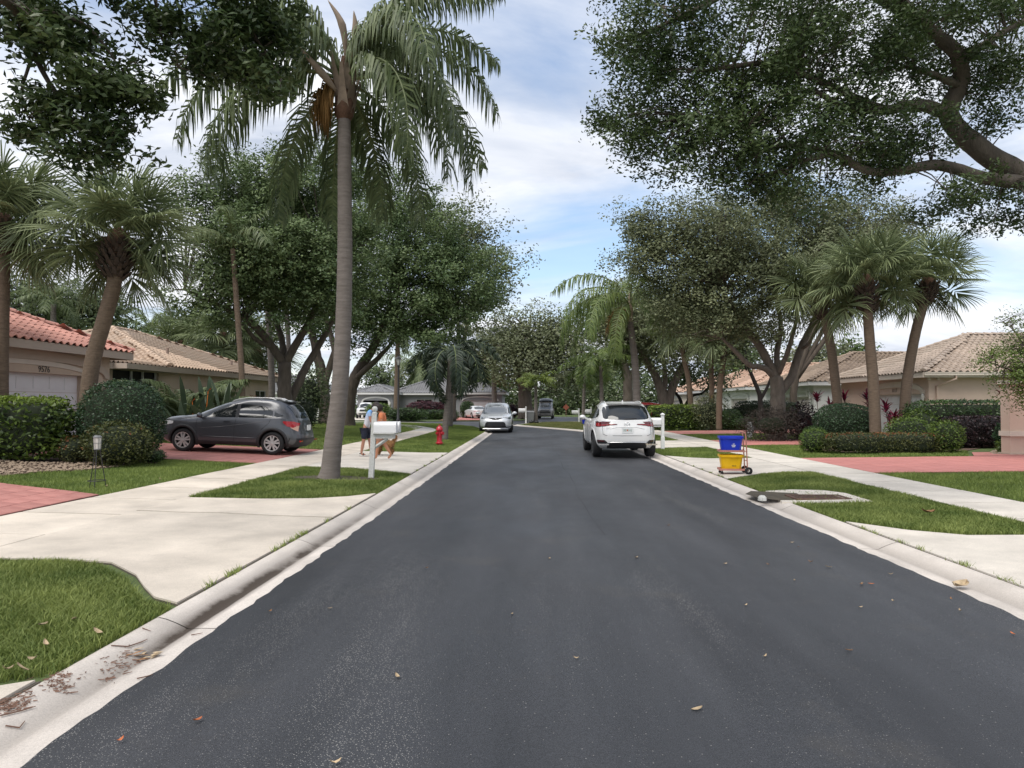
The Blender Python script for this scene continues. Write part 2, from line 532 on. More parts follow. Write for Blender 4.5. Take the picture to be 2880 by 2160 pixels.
mk('tar', (0.026, 0.027, 0.031), 0.7, var=0.4, vscale=3)
mb = MB(); vs, fs = [], []
for i, y in enumerate(np.arange(9.0, 36, 0.5)):
    x = 0.90 + 0.03 * math.sin(y * 0.9) + 0.015 * math.sin(y * 2.3); w = 0.005 + 0.003 * math.sin(y * 1.7)
    vs += [(x - w, y, 0.0165), (x + w, y, 0.0165)]
    if i: fs.append((2 * i - 2, 2 * i - 1, 2 * i + 1, 2 * i))
mb.add(vs, fs); mb.add([(0.3, 35.7, 0.0165), (1.5, 35.7, 0.0165), (1.5, 35.95, 0.0165), (0.3, 35.95, 0.0165)], [(0, 1, 2, 3)])
struct(mb.obj('road_seam', MATS['tar']))
def lawn(name, edge, sgn, y0, y1, far):
    ys = list(np.arange(y0, min(y1, 30), 0.5)) + list(np.arange(max(y0, 30), y1 + 0.01, 1.0))
    ds = [0, 0.9, 1.8, 2.8, 3.4, 4.2, 5, 6.5, 8, 9.5, 11.2, 14, 20, 35, far]
    vs, fs = [], []
    for y in ys:
        e = edge(y)
        for d in ds:
            x = e + sgn * d
            vs.append((x, y, Hh(x, y) - 0.03))
    n = len(ds)
    for i in range(len(ys) - 1):
        for k in range(n - 1):
            q = (i * n + k, i * n + k + 1, (i + 1) * n + k + 1, (i + 1) * n + k)
            fs.append(q if sgn > 0 else q[::-1])
    m = MB(); m.add(vs, fs)
    return struct(m.obj(name, MATS['lawn'], smooth=True))
lawn('lawn_left', lel, -1, -12, 74, 120)
lawn('lawn_right', ler, 1, -12, 86, 120)
fx = [-90, -60, -30, -20, -11, -4.7, -1.7, 0, 0.6, 2.5, 5, 8, 20, 60, 110]
fy = [78, 76, 71.5, 70, 68.6, 70, 70.5, 76, 95, 97, 96, 92, 90, 97, 104]
m = MB()
vs, fs = [], []
xs = np.linspace(-90, 110, 201)
for x in xs:
    y = float(np.interp(x, fx, fy))
    for d in (0, 0.01, 6, 30, 120):
        vs.append((x, y + d, (-0.05 if d == 0 else 0.07)))
for i in range(200):
    for k in range(4):
        fs.append((i * 5 + k, i * 5 + k + 5, i * 5 + k + 6, i * 5 + k + 1))
m.add(vs, fs)
struct(m.obj('lawn_far', MATS['lawn']))

# ---------------------------------------------------------------- curbs: rolled valley gutters in cast segments
PROF = [(0.0, -0.14, 0), (0.0, 0.066, 0), (0.025, 0.072, 0), (0.08, 0.060, 0.0), (0.15, 0.034, 0.25), (0.205, 0.010, 0.7), (0.24, -0.008, 1.0), (0.272, -0.011, 1.0), (0.30, -0.008, 0.4), (0.35, -0.004, 0), (0.52, -0.006, 0)]
def curb(name, pts, sgn, dirtf):
    pts = [Vector((p[0], p[1], 0)) for p in pts]
    # arc-length resample
    L = [0.0]
    for i in range(1, len(pts)): L.append(L[-1] + (pts[i] - pts[i - 1]).length)
    X = [p.x for p in pts]; Y = [p.y for p in pts]
    def at(s):
        return Vector((float(np.interp(s, L, X)), float(np.interp(s, L, Y)), 0))
    base = MB()
    bp = [at(s) for s in np.arange(0, L[-1], 1.0)]
    segs = []
    s = 0.0
    while s < L[-1] - 0.5:
        s1 = min(s + 3.05, L[-1])
        segs.append((s + 0.006, s1 - 0.006)); s = s1
    root = None
    def ring(s):
        p = at(s); t = (at(min(s + 0.3, L[-1])) - at(max(s - 0.3, 0))).normalized()
        nrm = Vector((t.y, -t.x, 0)) * sgn
        return p, nrm
    vs, fs = [], []
    for i, sv in enumerate(np.linspace(0, L[-1], max(2, int(L[-1] / 1.5)))):
        p, nrm = ring(sv)
        for o, z in ((0.01, 0.04), (0.2, -0.03), (0.27, -0.045), (0.50, -0.03)):
            q = p + nrm * o; vs.append((q.x, q.y, z))
        if i:
            a = (i - 1) * 4
            for k in range(3): fs.append((a + k, a + k + 1, a + k + 5, a + k + 4))
    base.add(vs, fs)
    root = struct(base.obj(name, MATS['joint']))
    for (a, b) in segs:
        n = 4
        vs, fs, dv = [], [], []
        for i in range(n + 1):
            sv = a + (b - a) * i / n
            p, nrm = ring(sv)
            for o, z, d in PROF:
                q = p + nrm * o
                vs.append((q.x, q.y, z)); dv.append(d * dirtf(q.y))
        k = len(PROF)
        for i in range(n):
            for j in range(k - 1):
                f = (i * k + j, i * k + j + 1, (i + 1) * k + j + 1, (i + 1) * k + j)
                fs.append(f[::-1] if sgn > 0 else f)
        mb = MB(); mb.add(vs, fs)
        me = mb.mesh('curb_segment', MATS['curb'], True)
        at_ = me.attributes.new('dirt', 'FLOAT', 'POINT')
        at_.data.foreach_set('value', np.array(dv, dtype=np.float32))
        link('curb_segment', me, root)
lp = [(lel(y), y) for y in list(np.arange(-10, 42, 2.0)) + [43, 44, 45.5, 47, 48.5, 50, 53, 56, 60, 63, 66, 68, 70]]
rp = [(ler(y), y) for y in list(np.arange(-10, 42, 2.0)) + [42.6, 43.4, 44.5, 45.5, 46.6, 47.8, 50, 52, 54, 55, 55.6, 56, 56.5, 57, 58, 60, 62, 64.6, 66, 67.5, 70, 74]]
curb('curb_left', lp, 1, lambda y: float(np.interp(y, [3.5, 4.6, 5.2, 7.0, 8.5, 11, 30], [0.35, 0.9, 1.7, 1.8, 1.2, 0.55, 0.45])))
curb('curb_right', rp, -1, lambda y: 0.5)

def slab(mb, poly, top=0.0, bot=-0.09):
    mb.prism(poly, lambda x, y: Hh(x, y) + bot, lambda x, y: Hh(x, y) + top)
# ---------------------------------------------------------------- sidewalks in cast slabs
def sidewalk(name, inner, outer, y0, y1, mat, extra=None):
    quads = []
    y = y0
    while y < y1 - 0.1:
        yb = min(y + 1.52, y1)
        quads.append([(inner(y + .018), y + .018), (outer(y + .018), y + .018), (outer(yb - .018), yb - .018), (inner(yb - .018), yb - .018)])
        y = yb
    if extra:
        for (a, b, w) in extra:
            pass
    b = MB()
    for yy in np.arange(y0, y1, 2.0):
        y2 = min(yy + 2.0, y1)
        b.prism([(inner(yy), yy), (outer(yy), yy), (outer(y2), y2), (inner(y2), y2)][::(1 if inner(yy) < outer(yy) else -1)],
                lambda x, y: Hh(x, y) - 0.1, lambda x, y: Hh(x, y) - 0.012)
    root = struct(b.obj(name, MATS['joint']))
    for q in quads:
        if q[0][0] > q[1][0]: q = q[::-1]
        mb = MB(); slab(mb, q, top=random.uniform(-0.003, 0.003))
        mb.obj('slab', mat, root)
    return root
si = lambda y: float(np.interp(y, [0, 9.5, 21, 40], [-5.70, -5.62, -5.50, -5.40]))
so_ = lambda y: float(np.interp(y, [0, 9.5, 21, 40], [-7.08, -7.02, -6.86, -6.75]))
swl = sidewalk('sidewalk_left', si, so_, -4, 40.0, MATS['concrete'])
ri = lambda y: 6.42
ro = lambda y: 7.58
swr = sidewalk('sidewalk_right', ri, ro, -4, 46.0, MATS['concrete_pale'])
# curved end of the left sidewalk
cp = [(-6.07, 40), (-6.35, 43), (-7.2, 46.5), (-8.6, 50), (-10.8, 53.4), (-14, 56.6), (-18.5, 59.2), (-24, 61.5), (-32, 63.5)]
cp = [Vector((a, b, 0)) for a, b in cp]
dense = []
for i in range(len(cp) - 1):
    for k in range(4):
        t = k / 4
        p0, p1, p2, p3 = cp[max(i - 1, 0)], cp[i], cp[i + 1], cp[min(i + 2, len(cp) - 1)]
        dense.append(0.5 * ((2 * p1) + (p2 - p0) * t + (2 * p0 - 5 * p1 + 4 * p2 - p3) * t * t + (3 * p1 - p0 - 3 * p2 + p3) * t ** 3))
dense.append(cp[-1])
SWC = []
for i in range(len(dense) - 1):
    a, b = dense[i], dense[i + 1]
    ta = (dense[min(i + 1, len(dense) - 1)] - dense[max(i - 1, 0)]).normalized()
    tb = (dense[min(i + 2, len(dense) - 1)] - dense[i]).normalized()
    na, nb = Vector((ta.y, -ta.x, 0)) * 0.66, Vector((tb.y, -tb.x, 0)) * 0.66
    g = (b - a) * 0.004
    q = [a - na + g, a + na + g, b + nb - g, b - nb - g]
    SWC.append([(p.x, p.y) for p in q])
    mb = MB(); slab(mb, [(p.x, p.y) for p in q])
    mb.obj('slab', MATS['concrete_grey'], swl)

# ---------------------------------------------------------------- concrete driveway aprons across the verges
def apron(name, polys, mat, label=None):
    b = MB()
    for pl in polys: b.prism(pl, lambda x, y: Hh(x, y) - 0.11, lambda x, y: Hh(x, y) - 0.015)
    root = struct(b.obj(name, MATS['joint']))
    for pl in polys:
        cx = sum(p[0] for p in pl) / len(pl); cy = sum(p[1] for p in pl) / len(pl)
        q = [(cx + (x - cx) * 0.984, cy + (y - cy) * 0.991) for x, y in pl]
        mb = MB(); slab(mb, q, top=0.0)
        mb.obj('slab', mat, root)
def yl(y): return lel(y) - 0.012
crk = [(-5.64, 10.05), (-5.0, 9.98), (-4.4, 10.02), (-3.6, 9.9), (yl(9.9), 9.86)]
AP_A1 = [(-5.66, 6.9), (-4.6, 6.98), (-4.1, 6.9), (-3.6, 6.45), (-3.3, 6.05), (-3.05, 5.75), (yl(5.6), 5.6)] + crk[::-1]
AP_A2 = [(x, y + 0.05 + 0.02 * math.sin(x * 9)) for x, y in crk] + [(yl(12.6), 12.6), (-3.1, 12.1), (-3.6, 11.75), (-4.4, 11.55), (-5.64, 11.5)]
AP_0 = [(-5.7, -3), (yl(-3), -3), (yl(4.05), 4.05), (-3.1, 3.85), (-3.6, 3.3), (-4.4, 2.8), (-5.66, 2.6)]
AP_B = [(-5.56, 17.35), (-4.4, 17.25), (-3.5, 16.75), (yl(16.2), 16.2), (yl(20), 20), (yl(23.3), 23.3), (-3.4, 23.05), (-5.5, 23.2)]
apron('apron_left_near', [AP_A1, AP_A2], MATS['concrete'])
apron('apron_left_front', [AP_0], MATS['concrete'])
apron('apron_left_far', [AP_B], MATS['concrete_pale'])
def yr(y): return ler(y) + 0.012
AR_0 = [(yr(-3), -3), (6.41, -3), (6.41, 8.65), (5.9, 8.6), (5.2, 8.65), (4.7, 9.05), (yr(9.75), 9.75)]
AR_1 = [(yr(15.25), 15.25), (4.7, 15.75), (5.2, 16.2), (5.8, 16.4), (6.41, 16.4), (6.41, 20.6), (5.2, 20.7), (4.7, 21.2), (yr(22.1), 22.1)]
AR_2 = [(yr(25.3), 25.3), (4.9, 25.9), (6.41, 26.0), (6.41, 30.6), (5.0, 30.7), (yr(31.5), 31.5)]
AR_3 = [(yr(36.0), 36.0), (5.0, 36.5), (6.41, 36.6), (6.41, 41.0), (yr(41.3), 41.3)]
for i, a in enumerate((AR_0, AR_1, AR_2, AR_3)):
    apron('apron_right', [a], MATS['concrete_pale'])

# ---------------------------------------------------------------- paver driveways
PAV = {}
def driveway(name, x0, x1, y0, y1, shear, mat, cell=0.42, top=0.004):
    """x0 is the sidewalk side; rows run along the street, running bond"""
    sgn = 1 if x1 > x0 else -1
    b = MB()
    n = 8
    for i in range(n):
        a = x0 + (x1 - x0) * i / n; c = x0 + (x1 - x0) * (i + 1) / n
        pl = [(a, y0 + shear * abs(a - x0)), (c, y0 + shear * abs(c - x0)), (c, y1 + shear * abs(c - x0)), (a, y1 + shear * abs(a - x0))]
        b.prism(pl if sgn > 0 else pl[::-1], lambda x, y: Hh(x, y) - 0.12, lambda x, y: Hh(x, y) - 0.012)
    root = struct(b.obj(name, MATS['mortar']))
    key = (cell, shear, sgn, mat.name)
    nr = int(abs(x1 - x0) / cell)
    g = 0.013
    cnt = 0
    nc = int((y1 - y0) / cell) + 1
    dyc = (y1 - y0) / nc
    def paver(w0, w1):
        k2 = key + (round(w1 - w0, 3),)
        if k2 not in PAV:
            h = cell / 2 - g / 2; w = (w1 - w0) / 2 - g / 2
            e = 0.006
            vs = []
            for (sx, sy, z) in [(1, 1, -0.06), (1, 1, -e), (0.96, 0.97, 0)]:
                for (a, c) in ((-1, -1), (1, -1), (1, 1), (-1, 1)):
                    x = a * h * sx; y = c * w * sy
                    vs.append((x, y + shear * sgn * x, z))
            fs = []
            for r_ in range(2):
                for k in range(4): fs.append((r_ * 4 + k, r_ * 4 + (k + 1) % 4, r_ * 4 + 4 + (k + 1) % 4, r_ * 4 + 4 + k))
            fs.append((8, 9, 10, 11))
            mb = MB(); mb.add(vs, fs)
            PAV[k2] = mb.mesh('paver', mat)
        return PAV[k2]
    rest = MB()
    for i in range(nr):
        cx = x0 + sgn * (i + 0.5) * cell
        slope = (Hh(cx + 0.1, (y0 + y1) / 2) - Hh(cx - 0.1, (y0 + y1) / 2)) / 0.2
        edges = [0.0] + ([dyc / 2] if i % 2 else []) + []
        s = dyc / 2 if i % 2 else dyc
        ed = [0.0]; 
        while s < (y1 - y0) - 0.02: ed.append(s); s += dyc
        ed.append(y1 - y0)
        for a, c in zip(ed[:-1], ed[1:]):
            cy = y0 + (a + c) / 2 + shear * abs(cx - x0)
            o = link('paver', paver(a, c), root, (cx, cy, Hh(cx, cy) + top + random.uniform(-0.002, 0.002)), (0, -math.atan(slope), 0))
            cnt += 1
    return root
driveway('driveway_left_near', -7.08, -13.0, 6.4, 11.55, 0.36, MATS['paver'])
driveway('driveway_left_far', -6.90, -13.9, 17.95, 23.3, 0.0, MATS['paver'])
driveway('driveway_right_near', 7.60, 17.6, 15.95, 20.2, 0.0, MATS['paver_bright'])
driveway('driveway_right_mid', 7.60, 16.9, 26.6, 30.2, 0.0, MATS['paver_bright'], cell=0.5)
driveway('driveway_right_far', 7.60, 16.6, 36.4, 40.6, 0.0, MATS['paver'], cell=0.55)
# side path beside the wall on the right, and far driveways of the grey house (colour only at that distance)
def sheet(name, poly, mat, dz=0.012):
    mb = MB(); mb.add([(x, y, Hh(x, y) + dz) for x, y in poly], [tuple(range(len(poly)))])
    return struct(mb.obj(name, mat))
sheet('path_right', [(12.4, 20.2), (17.6, 20.2), (17.6, 21.9), (13.2, 21.6)], MATS['paver_bright'])
sheet('driveway_grey_house', [(-9.0, 70.2), (-2.9, 71.0), (-2.6, 84.5), (-8.6, 84.5)], MATS['paver_bright'], 0.03)
sheet('driveway_white_truck', [(-24, 71.5), (-16.5, 70.3), (-16.2, 84.5), (-21.2, 84.5)], MATS['concrete_pale'], 0.03)

# storm drain slab in the right verge
dr = thing('storm_drain', 'concrete storm drain slab with rusty grate set in the grass verge', 'drain', (5.0, 11.6, 0))
dp = [G(2150, 1381), G(2225, 1377), G(2315, 1379), G(2378, 1387), G(2462, 1412), G(2370, 1414), G(2260, 1415), G(2200, 1411)]
dp = [(x - 5.0, y - 11.6) for x, y in dp]
mb = MB(); mb.prism(dp[::-1], lambda x, y: -0.05, lambda x, y: Hh(x + 5, y + 11.6) + 0.004)
mb.obj('slab', MATS['concrete_pale'], dr)
mk('rust', (0.11, 0.062, 0.045), 0.9, var=0.35, vscale=8, bump=0.3)
mk('black_hole', (0.012, 0.011, 0.010), 0.95)
gx, gy = [c - o for c, o in zip(G(2300, 1400), (5.0, 11.6))]
gz = Hh(gx + 5, gy + 11.6) + 0.007
mb = MB(); mb.b2((gx - 0.42, gy - 0.24, gz - 0.02), (gx + 0.42, gy + 0.24, gz + 0.004)); mb.obj('pit', MATS['black_hole'], dr)
mb = MB()
for sgn in (-1, 1):
    mb.b2((gx - 0.45, gy + sgn * 0.255 - 0.02, gz - 0.02), (gx + 0.45, gy + sgn * 0.255 + 0.02, gz + 0.016))
    mb.b2((gx + sgn * 0.445 - 0.02, gy - 0.232, gz - 0.02), (gx + sgn * 0.445 + 0.02, gy + 0.232, gz + 0.014))
fr = mb.obj('grate_frame', MATS['rust'], dr)
for k in range(13):
    mb = MB(); xx = gx - 0.40 + k * 0.8 / 12
    mb.b2((xx - 0.016, gy - 0.234, gz - 0.01), (xx + 0.016, gy + 0.234, gz + 0.012)); mb.obj('grate_bar', MATS['rust'], dr)
# muddy gutter inlet in front of the slab
ip = [G(2112, 1382), G(2150, 1384), G(2240, 1388), G(2265, 1402), G(2230, 1407), G(2185, 1408), G(2130, 1400), G(2095, 1391)]
sp = MB()
sp.add([(x, y, Hh(x, y) + 0.009) for x, y in ip], [tuple(range(len(ip)))])
struct(sp.obj('mud_inlet', MATS['soil']))
mk('white_paint', (0.74, 0.74, 0.73), 0.45, var=0.05, vscale=6)
mk('weathered_white', (0.66, 0.66, 0.64), 0.6, var=0.12, vscale=14, col2=(0.42, 0.42, 0.38), bump=0.15)
c = G(2144, 1408)
t_ = thing('pipe_cap', 'white plastic dome cap beside the storm drain', 'cap', (c[0], c[1], Hh(*c)))
mb = MB(); mb.lathe([(0.062, 0), (0.065, 0.03), (0.058, 0.06), (0.036, 0.082), (0.0, 0.088)], 14); mb.obj('dome', MATS['weathered_white'], t_, smooth=True)
mb = MB()
for k in range(7):
    a = k * 2 * pi / 7
    mb.tube([(0.066 * math.cos(a), 0.066 * math.sin(a), 0.0), (0.062 * math.cos(a), 0.062 * math.sin(a), 0.05), (0.03 * math.cos(a), 0.03 * math.sin(a), 0.085)], 0.006, 5)
mb.obj('rib', MATS['weathered_white'], t_)
# bare soil round the palm and mailbox post
for (px, py, ax, ay) in ((945, 1343, 0.95, 0.45),):
    c = G(px, py)
    mb = MB(); n = 26
    pts = [(c[0] + ax * math.cos(2 * pi * k / n) * (1 + 0.15 * math.sin(3 * k)), c[1] + ay * math.sin(2 * pi * k / n) * (1 + 0.12 * math.cos(2 * k))) for k in range(n)]
    mb.add([(x, y, Hh(x, y) - 0.008) for x, y in pts], [tuple(range(n))])
    struct(mb.obj('bare_soil', MATS['soil']))
    SOIL = pts
# planting beds
BED_L = [G(-420, 1352), G(-150, 1345), G(0, 1338), G(120, 1326), G(230, 1322), G(330, 1312), G(400, 1298), G(428, 1282), (-11.9, 18.5), (-15, 18.6), (-16, 13.5)]
mb = MB(); mb.add([(x, y, Hh(x, y) - 0.012) for x, y in BED_L], [tuple(range(len(BED_L)))])
struct(mb.obj('planting_bed_left', MATS['mulch']))
BED_R = [G(2255, 1265), G(2400, 1273), G(2600, 1273), G(2720, 1266), (15.6, 24.5), (15.0, 26.3), (10.5, 26.3)]
mb = MB(); mb.add([(x, y, Hh(x, y) - 0.012) for x, y in BED_R], [tuple(range(len(BED_R)))])
struct(mb.obj('planting_bed_right', MATS['mulch']))

# river pebbles in the left bed, and beside the wall on the right
mk('pebble', (0.33, 0.25, 0.18), 0.8, var=0.3, vscale=9, col2=(0.24, 0.18, 0.13))
def pebbles(name, poly, n, label, rmin=0.018, rmax=0.04):
    X0 = min(p[0] for p in poly); X1 = max(p[0] for p in poly); Y0 = min(p[1] for p in poly); Y1 = max(p[1] for p in poly)
    x = RNG.uniform(X0, X1, n * 4); y = RNG.uniform(Y0, Y1, n * 4)
    k = pip(poly, x, y); x, y = x[k][:n], y[k][:n]
    n = len(x)
    r = RNG.uniform(rmin, rmax, n)
    base = np.array([(1, 0, 0), (0, 1, 0), (-1, 0, 0), (0, -1, 0), (0, 0, 0.6), (0, 0, -0.6), (.7, .7, .25), (-.7, .7, .25), (-.7, -.7, .25), (.7, -.7, .25)])
    tri = np.array([(0, 6, 4), (6, 1, 4), (1, 7, 4), (7, 2, 4), (2, 8, 4), (8, 3, 4), (3, 9, 4), (9, 0, 4), (0, 5, 1), (1, 5, 2), (2, 5, 3), (3, 5, 0)])
    a = RNG.uniform(0, 6.28, n)
    V = base[None] * r[:, None, None] * RNG.uniform(0.7, 1.3, (n, 1, 3))
    c, s = np.cos(a)[:, None], np.sin(a)[:, None]
    V2 = np.stack([V[..., 0] * c - V[..., 1] * s + x[:, None], V[..., 0] * s + V[..., 1] * c + y[:, None],
                   V[..., 2] + np.array([Hh(p, q) for p, q in zip(x, y)])[:, None] + 0.004], -1)
    F = tri[None] + (np.arange(n) * 10)[:, None, None]
    me = npmesh(name, V2.reshape(-1, 3), F.reshape(-1, 3), MATS['pebble'])
    return stuff(link(name, me), label, 'stones')
PB = [G(-250, 1350), G(0, 1338), G(120, 1326), G(230, 1322), G(330, 1312), G(390, 1302), G(330, 1298), G(210, 1300), G(100, 1300), G(0, 1295), G(-250, 1300)]
pebbles('river_pebbles', PB, 1500, 'tan river pebbles edging the hedge bed by the garage')
PB2 = [G(2775, 1277), G(2880, 1280), G(2990, 1283), G(2990, 1268), G(2880, 1266), G(2800, 1266)]
pebbles('wall_pebbles', PB2, 500, 'pale pebbles along the foot of the banded garden wall', 0.02, 0.05)
# ================================================================== grass blades (one uncountable mass per lawn)
leafmat('blade', (0.09, 0.14, 0.026), (0.34, 0.39, 0.115), trans=0.3, rough=0.6)
leafmat('blade_far', (0.10, 0.155, 0.03), (0.315, 0.38, 0.10), trans=0.3, rough=0.6)
leafmat('blade_dry', (0.11, 0.135, 0.035), (0.32, 0.31, 0.12), trans=0.3, rough=0.6)
def Hnp(x, y): return np.array([Hh(a, b) for a, b in zip(x, y)])
def grass(name, label, poly, dens, hgt, wid, mat, seg2=False, holes=()):
    X0 = min(p[0] for p in poly); X1 = max(p[0] for p in poly); Y0 = min(p[1] for p in poly); Y1 = max(p[1] for p in poly)
    n = int((X1 - X0) * (Y1 - Y0) * dens)
    x = RNG.uniform(X0, X1, n); y = RNG.uniform(Y0, Y1, n)
    k = pip(poly, x, y)
    for h in holes: 
        k &= ~(pip(h, x, y) & (RNG.random(n) < 0.93))
    x, y = x[k], y[k]
    # clumpy cover
    n = len(x)
    z = Hnp(x, y) - 0.032
    a = RNG.uniform(0, 2 * pi, n)
    b = RNG.uniform(0, 2 * pi, n)
    h = hgt * RNG.uniform(0.55, 1.2, n)
    tuft = 0.5 + 0.5 * np.sin(x * 3.1 + 1.3 * np.sin(y * 2.3)) * np.sin(y * 2.7 + 1.1 * np.sin(x * 1.9))
    h *= 0.8 + 0.4 * tuft
    lean = h * RNG.uniform(0.2, 1.1, n)
    w = wid * RNG.uniform(0.7, 1.3, n)
    dxv, dyv = np.cos(a) * w / 2, np.sin(a) * w / 2
    lx, ly = np.cos(b) * lean, np.sin(b) * lean
    p0 = np.stack([x - dxv, y - dyv, z], -1); p1 = np.stack([x + dxv, y + dyv, z], -1)
    var = np.clip(0.18 + 0.45 * tuft + RNG.normal(0, 0.2, n), 0, 1)
    if seg2:
        q0 = np.stack([x - dxv * .8 + lx * .35, y - dyv * .8 + ly * .35, z + h * .62], -1)
        q1 = np.stack([x + dxv * .8 + lx * .35, y + dyv * .8 + ly * .35, z + h * .62], -1)
        tp = np.stack([x + lx, y + ly, z + h * .98], -1)
        V = np.stack([p0, p1, q1, q0, tp], 1).reshape(-1, 3)
        o = np.arange(n) * 5
        F = np.concatenate([np.stack([o, o + 1, o + 2], -1), np.stack([o, o + 2, o + 3], -1), np.stack([o + 3, o + 2, o + 4], -1)])
        var = np.tile(var, 3)
    else:
        tp = np.stack([x + lx, y + ly, z + h], -1)
        V = np.stack([p0, p1, tp], 1).reshape(-1, 3)
        o = np.arange(n) * 3
        F = np.stack([o, o + 1, o + 2], -1)
    me = npmesh(name, V, F, mat, var)
    return stuff(link(name, me), label, 'grass')
B, BF, BD = MATS['blade'], MATS['blade_far'], MATS['blade_dry']
L0 = [(-5.64, 2.72), (-4.4, 2.92), (-3.6, 3.45), (-3.1, 3.98), (lel(4.1) - .02, 4.16), (lel(5.5) - .02, 5.52), (-3.08, 5.66), (-3.35, 5.98), (-3.65, 6.36), (-4.14, 6.80), (-4.6, 6.90), (-5.64, 6.84)]
grass('verge_grass', 'thick green grass on the verge beside the stained gutter', L0, 6800, 0.066, 0.0085, B, True)
L1 = [(-5.62, 11.56), (-4.4, 11.63), (-3.6, 11.84), (-3.1, 12.2), (lel(12.7) - .02, 12.72), (lel(16.1) - .02, 16.12), (-3.5, 16.68), (-4.4, 17.18), (-5.54, 17.28)]
grass('verge_grass', 'short grass on the verge round the tall ringed palm trunk', L1, 3300, 0.062, 0.010, B, True, holes=[SOIL])
L2 = [(-5.48, 23.25), (-3.4, 23.1), (lel(23.4) - .02, 23.4), (lel(33) - .02, 33), (lel(41.7), 41.7), (-2.85, 45), (-4.2, 51.5), (-7.2, 58), (-12, 63), (-14, 60), (-10.0, 53.9), (-7.9, 50.2), (-6.5, 46.6), (-5.65, 43), (-5.38, 40)]
grass('verge_grass', 'short grass on the verge around the red hydrant', L2, 900, 0.06, 0.018, BF)
LL = [(so_(12) - .02, 11.62), (so_(17.9) - .02, 17.9), (-11.6, 17.9)] + [BED_L[k] for k in (7, 6, 5, 4, 3, 2, 1)] + [(-12.9, 13.72)]
grass('lawn_grass', 'front lawn grass between the two red paver driveways', LL, 1900, 0.06, 0.012, BF, False)
LB = [(-6.88, 23.4), (-13.9, 23.4), (-15.6, 28), (-15.6, 47), (-30, 60), (-18, 58.2), (-13.4, 55.8), (-10.2, 52.8), (-8.1, 49.6), (-6.9, 46), (-6.75, 42), (so_(38), 38)]
grass('lawn_grass', 'shaded lawn grass under the old oaks past the grey car', LB, 420, 0.065, 0.024, BF)
V1 = [(yr(9.85), 9.9), (4.7, 9.15), (5.2, 8.73), (5.9, 8.68), (6.40, 8.73), (6.40, 16.3), (5.8, 16.32), (5.2, 16.1), (4.72, 15.65), (yr(15.1), 15.12)]
dpw = [(x + 5.0, y + 11.6) for x, y in dp]
grass('verge_grass', 'grass on the verge surrounding the storm drain slab', V1, 4300, 0.065, 0.0095, B, True, holes=[dpw, ip])
V2 = [(yr(22.2), 22.25), (4.7, 21.3), (5.2, 20.8), (6.40, 20.7), (6.40, 25.9), (4.9, 25.8), (yr(25.2), 25.2)]
grass('verge_grass', 'grass on the verge at the foot of the white mailbox post', V2, 1500, 0.06, 0.015, BF)
V3 = [(yr(31.6), 31.6), (5.0, 30.8), (6.40, 30.7), (6.40, 36.5), (5.0, 36.4), (yr(35.9), 35.9)]
grass('verge_grass', 'grass on the verge behind the parked white SUV', V3, 900, 0.06, 0.02, BF)
R0 = [(7.60, 4.0), (14.5, 4.0), (16, 15.85), (7.60, 15.85)]
grass('lawn_grass', 'bright lawn grass in front of the wide pink driveway', R0, 1500, 0.065, 0.013, BF)
R1_ = [(7.60, 20.3), (12.3, 20.3)] + [BED_R[k] for k in (3, 2, 1, 0)] + [(10.4, 26.5), (7.60, 26.5)]
grass('lawn_grass', 'lawn grass along the clipped orange flowered hedge', R1_, 1100, 0.06, 0.018, BF)
R2_ = [(7.60, 30.3), (16, 30.3), (16, 36.3), (7.60, 36.3)]
grass('lawn_grass', 'lawn grass around the multi-stemmed oak on the right', R2_, 500, 0.06, 0.024, BF)
R3_ = [(ler(41.9) + .1, 41.9), (7, 41.9), (14, 66), (3.2, 65.5), (1.2, 63.9), (0, 60), (-0.5, 57), (-0.6, 56), (0.8, 52), (2.4, 47.8), (3.4, 45.4)]
grass('lawn_grass', 'grass wedge between the road bend and the cross street', R3_, 260, 0.08, 0.04, BD)

# small weeds growing from the gutter joints
def weeds(name, label, pts, n, h):
    V, F, var = [], [], []
    for (x, y) in pts:
        for _ in range(n):
            a = random.uniform(0, 6.28); b = random.uniform(0, 6.28); r = abs(random.gauss(0, 0.05))
            bx, by = x + r * math.cos(a) * 0.5, y + r * math.sin(a) * 1.8
            hh = h * random.uniform(0.4, 1.2); l = hh * random.uniform(0.4, 1.4); w = 0.004
            o = len(V)
            V += [(bx - w, by, Hh(bx, by) - 0.01), (bx + w, by, Hh(bx, by) - 0.01), (bx + l * math.cos(b), by + l * math.sin(b), Hh(bx, by) + hh)]
            F.append((o, o + 1, o + 2)); var.append(random.random())
    me = npmesh(name, np.array(V), np.array(F), B, np.array(var))
    return stuff(link(name, me), label, 'weeds')
wp = [(lel(y) - 0.015, y) for y in (6.15, 6.55, 6.62, 6.70, 7.7, 7.95, 8.2, 8.45, 8.6, 8.7, 9.6, 10.7, 17, 18.2, 19.5, 20.4, 21.8)]
weeds('weed_tuft', 'weeds sprouting from the joint behind the left gutter', wp, 26, 0.05)
wp = [(ler(y) + 0.015, y) for y in (6.0, 6.5, 7.1, 7.15, 7.9, 8.3, 8.9, 9.2, 15.6, 15.9, 16.6, 17.4, 18.3, 19.5)]
weeds('weed_tuft', 'weeds sprouting from the joint behind the right gutter', wp, 24, 0.04)
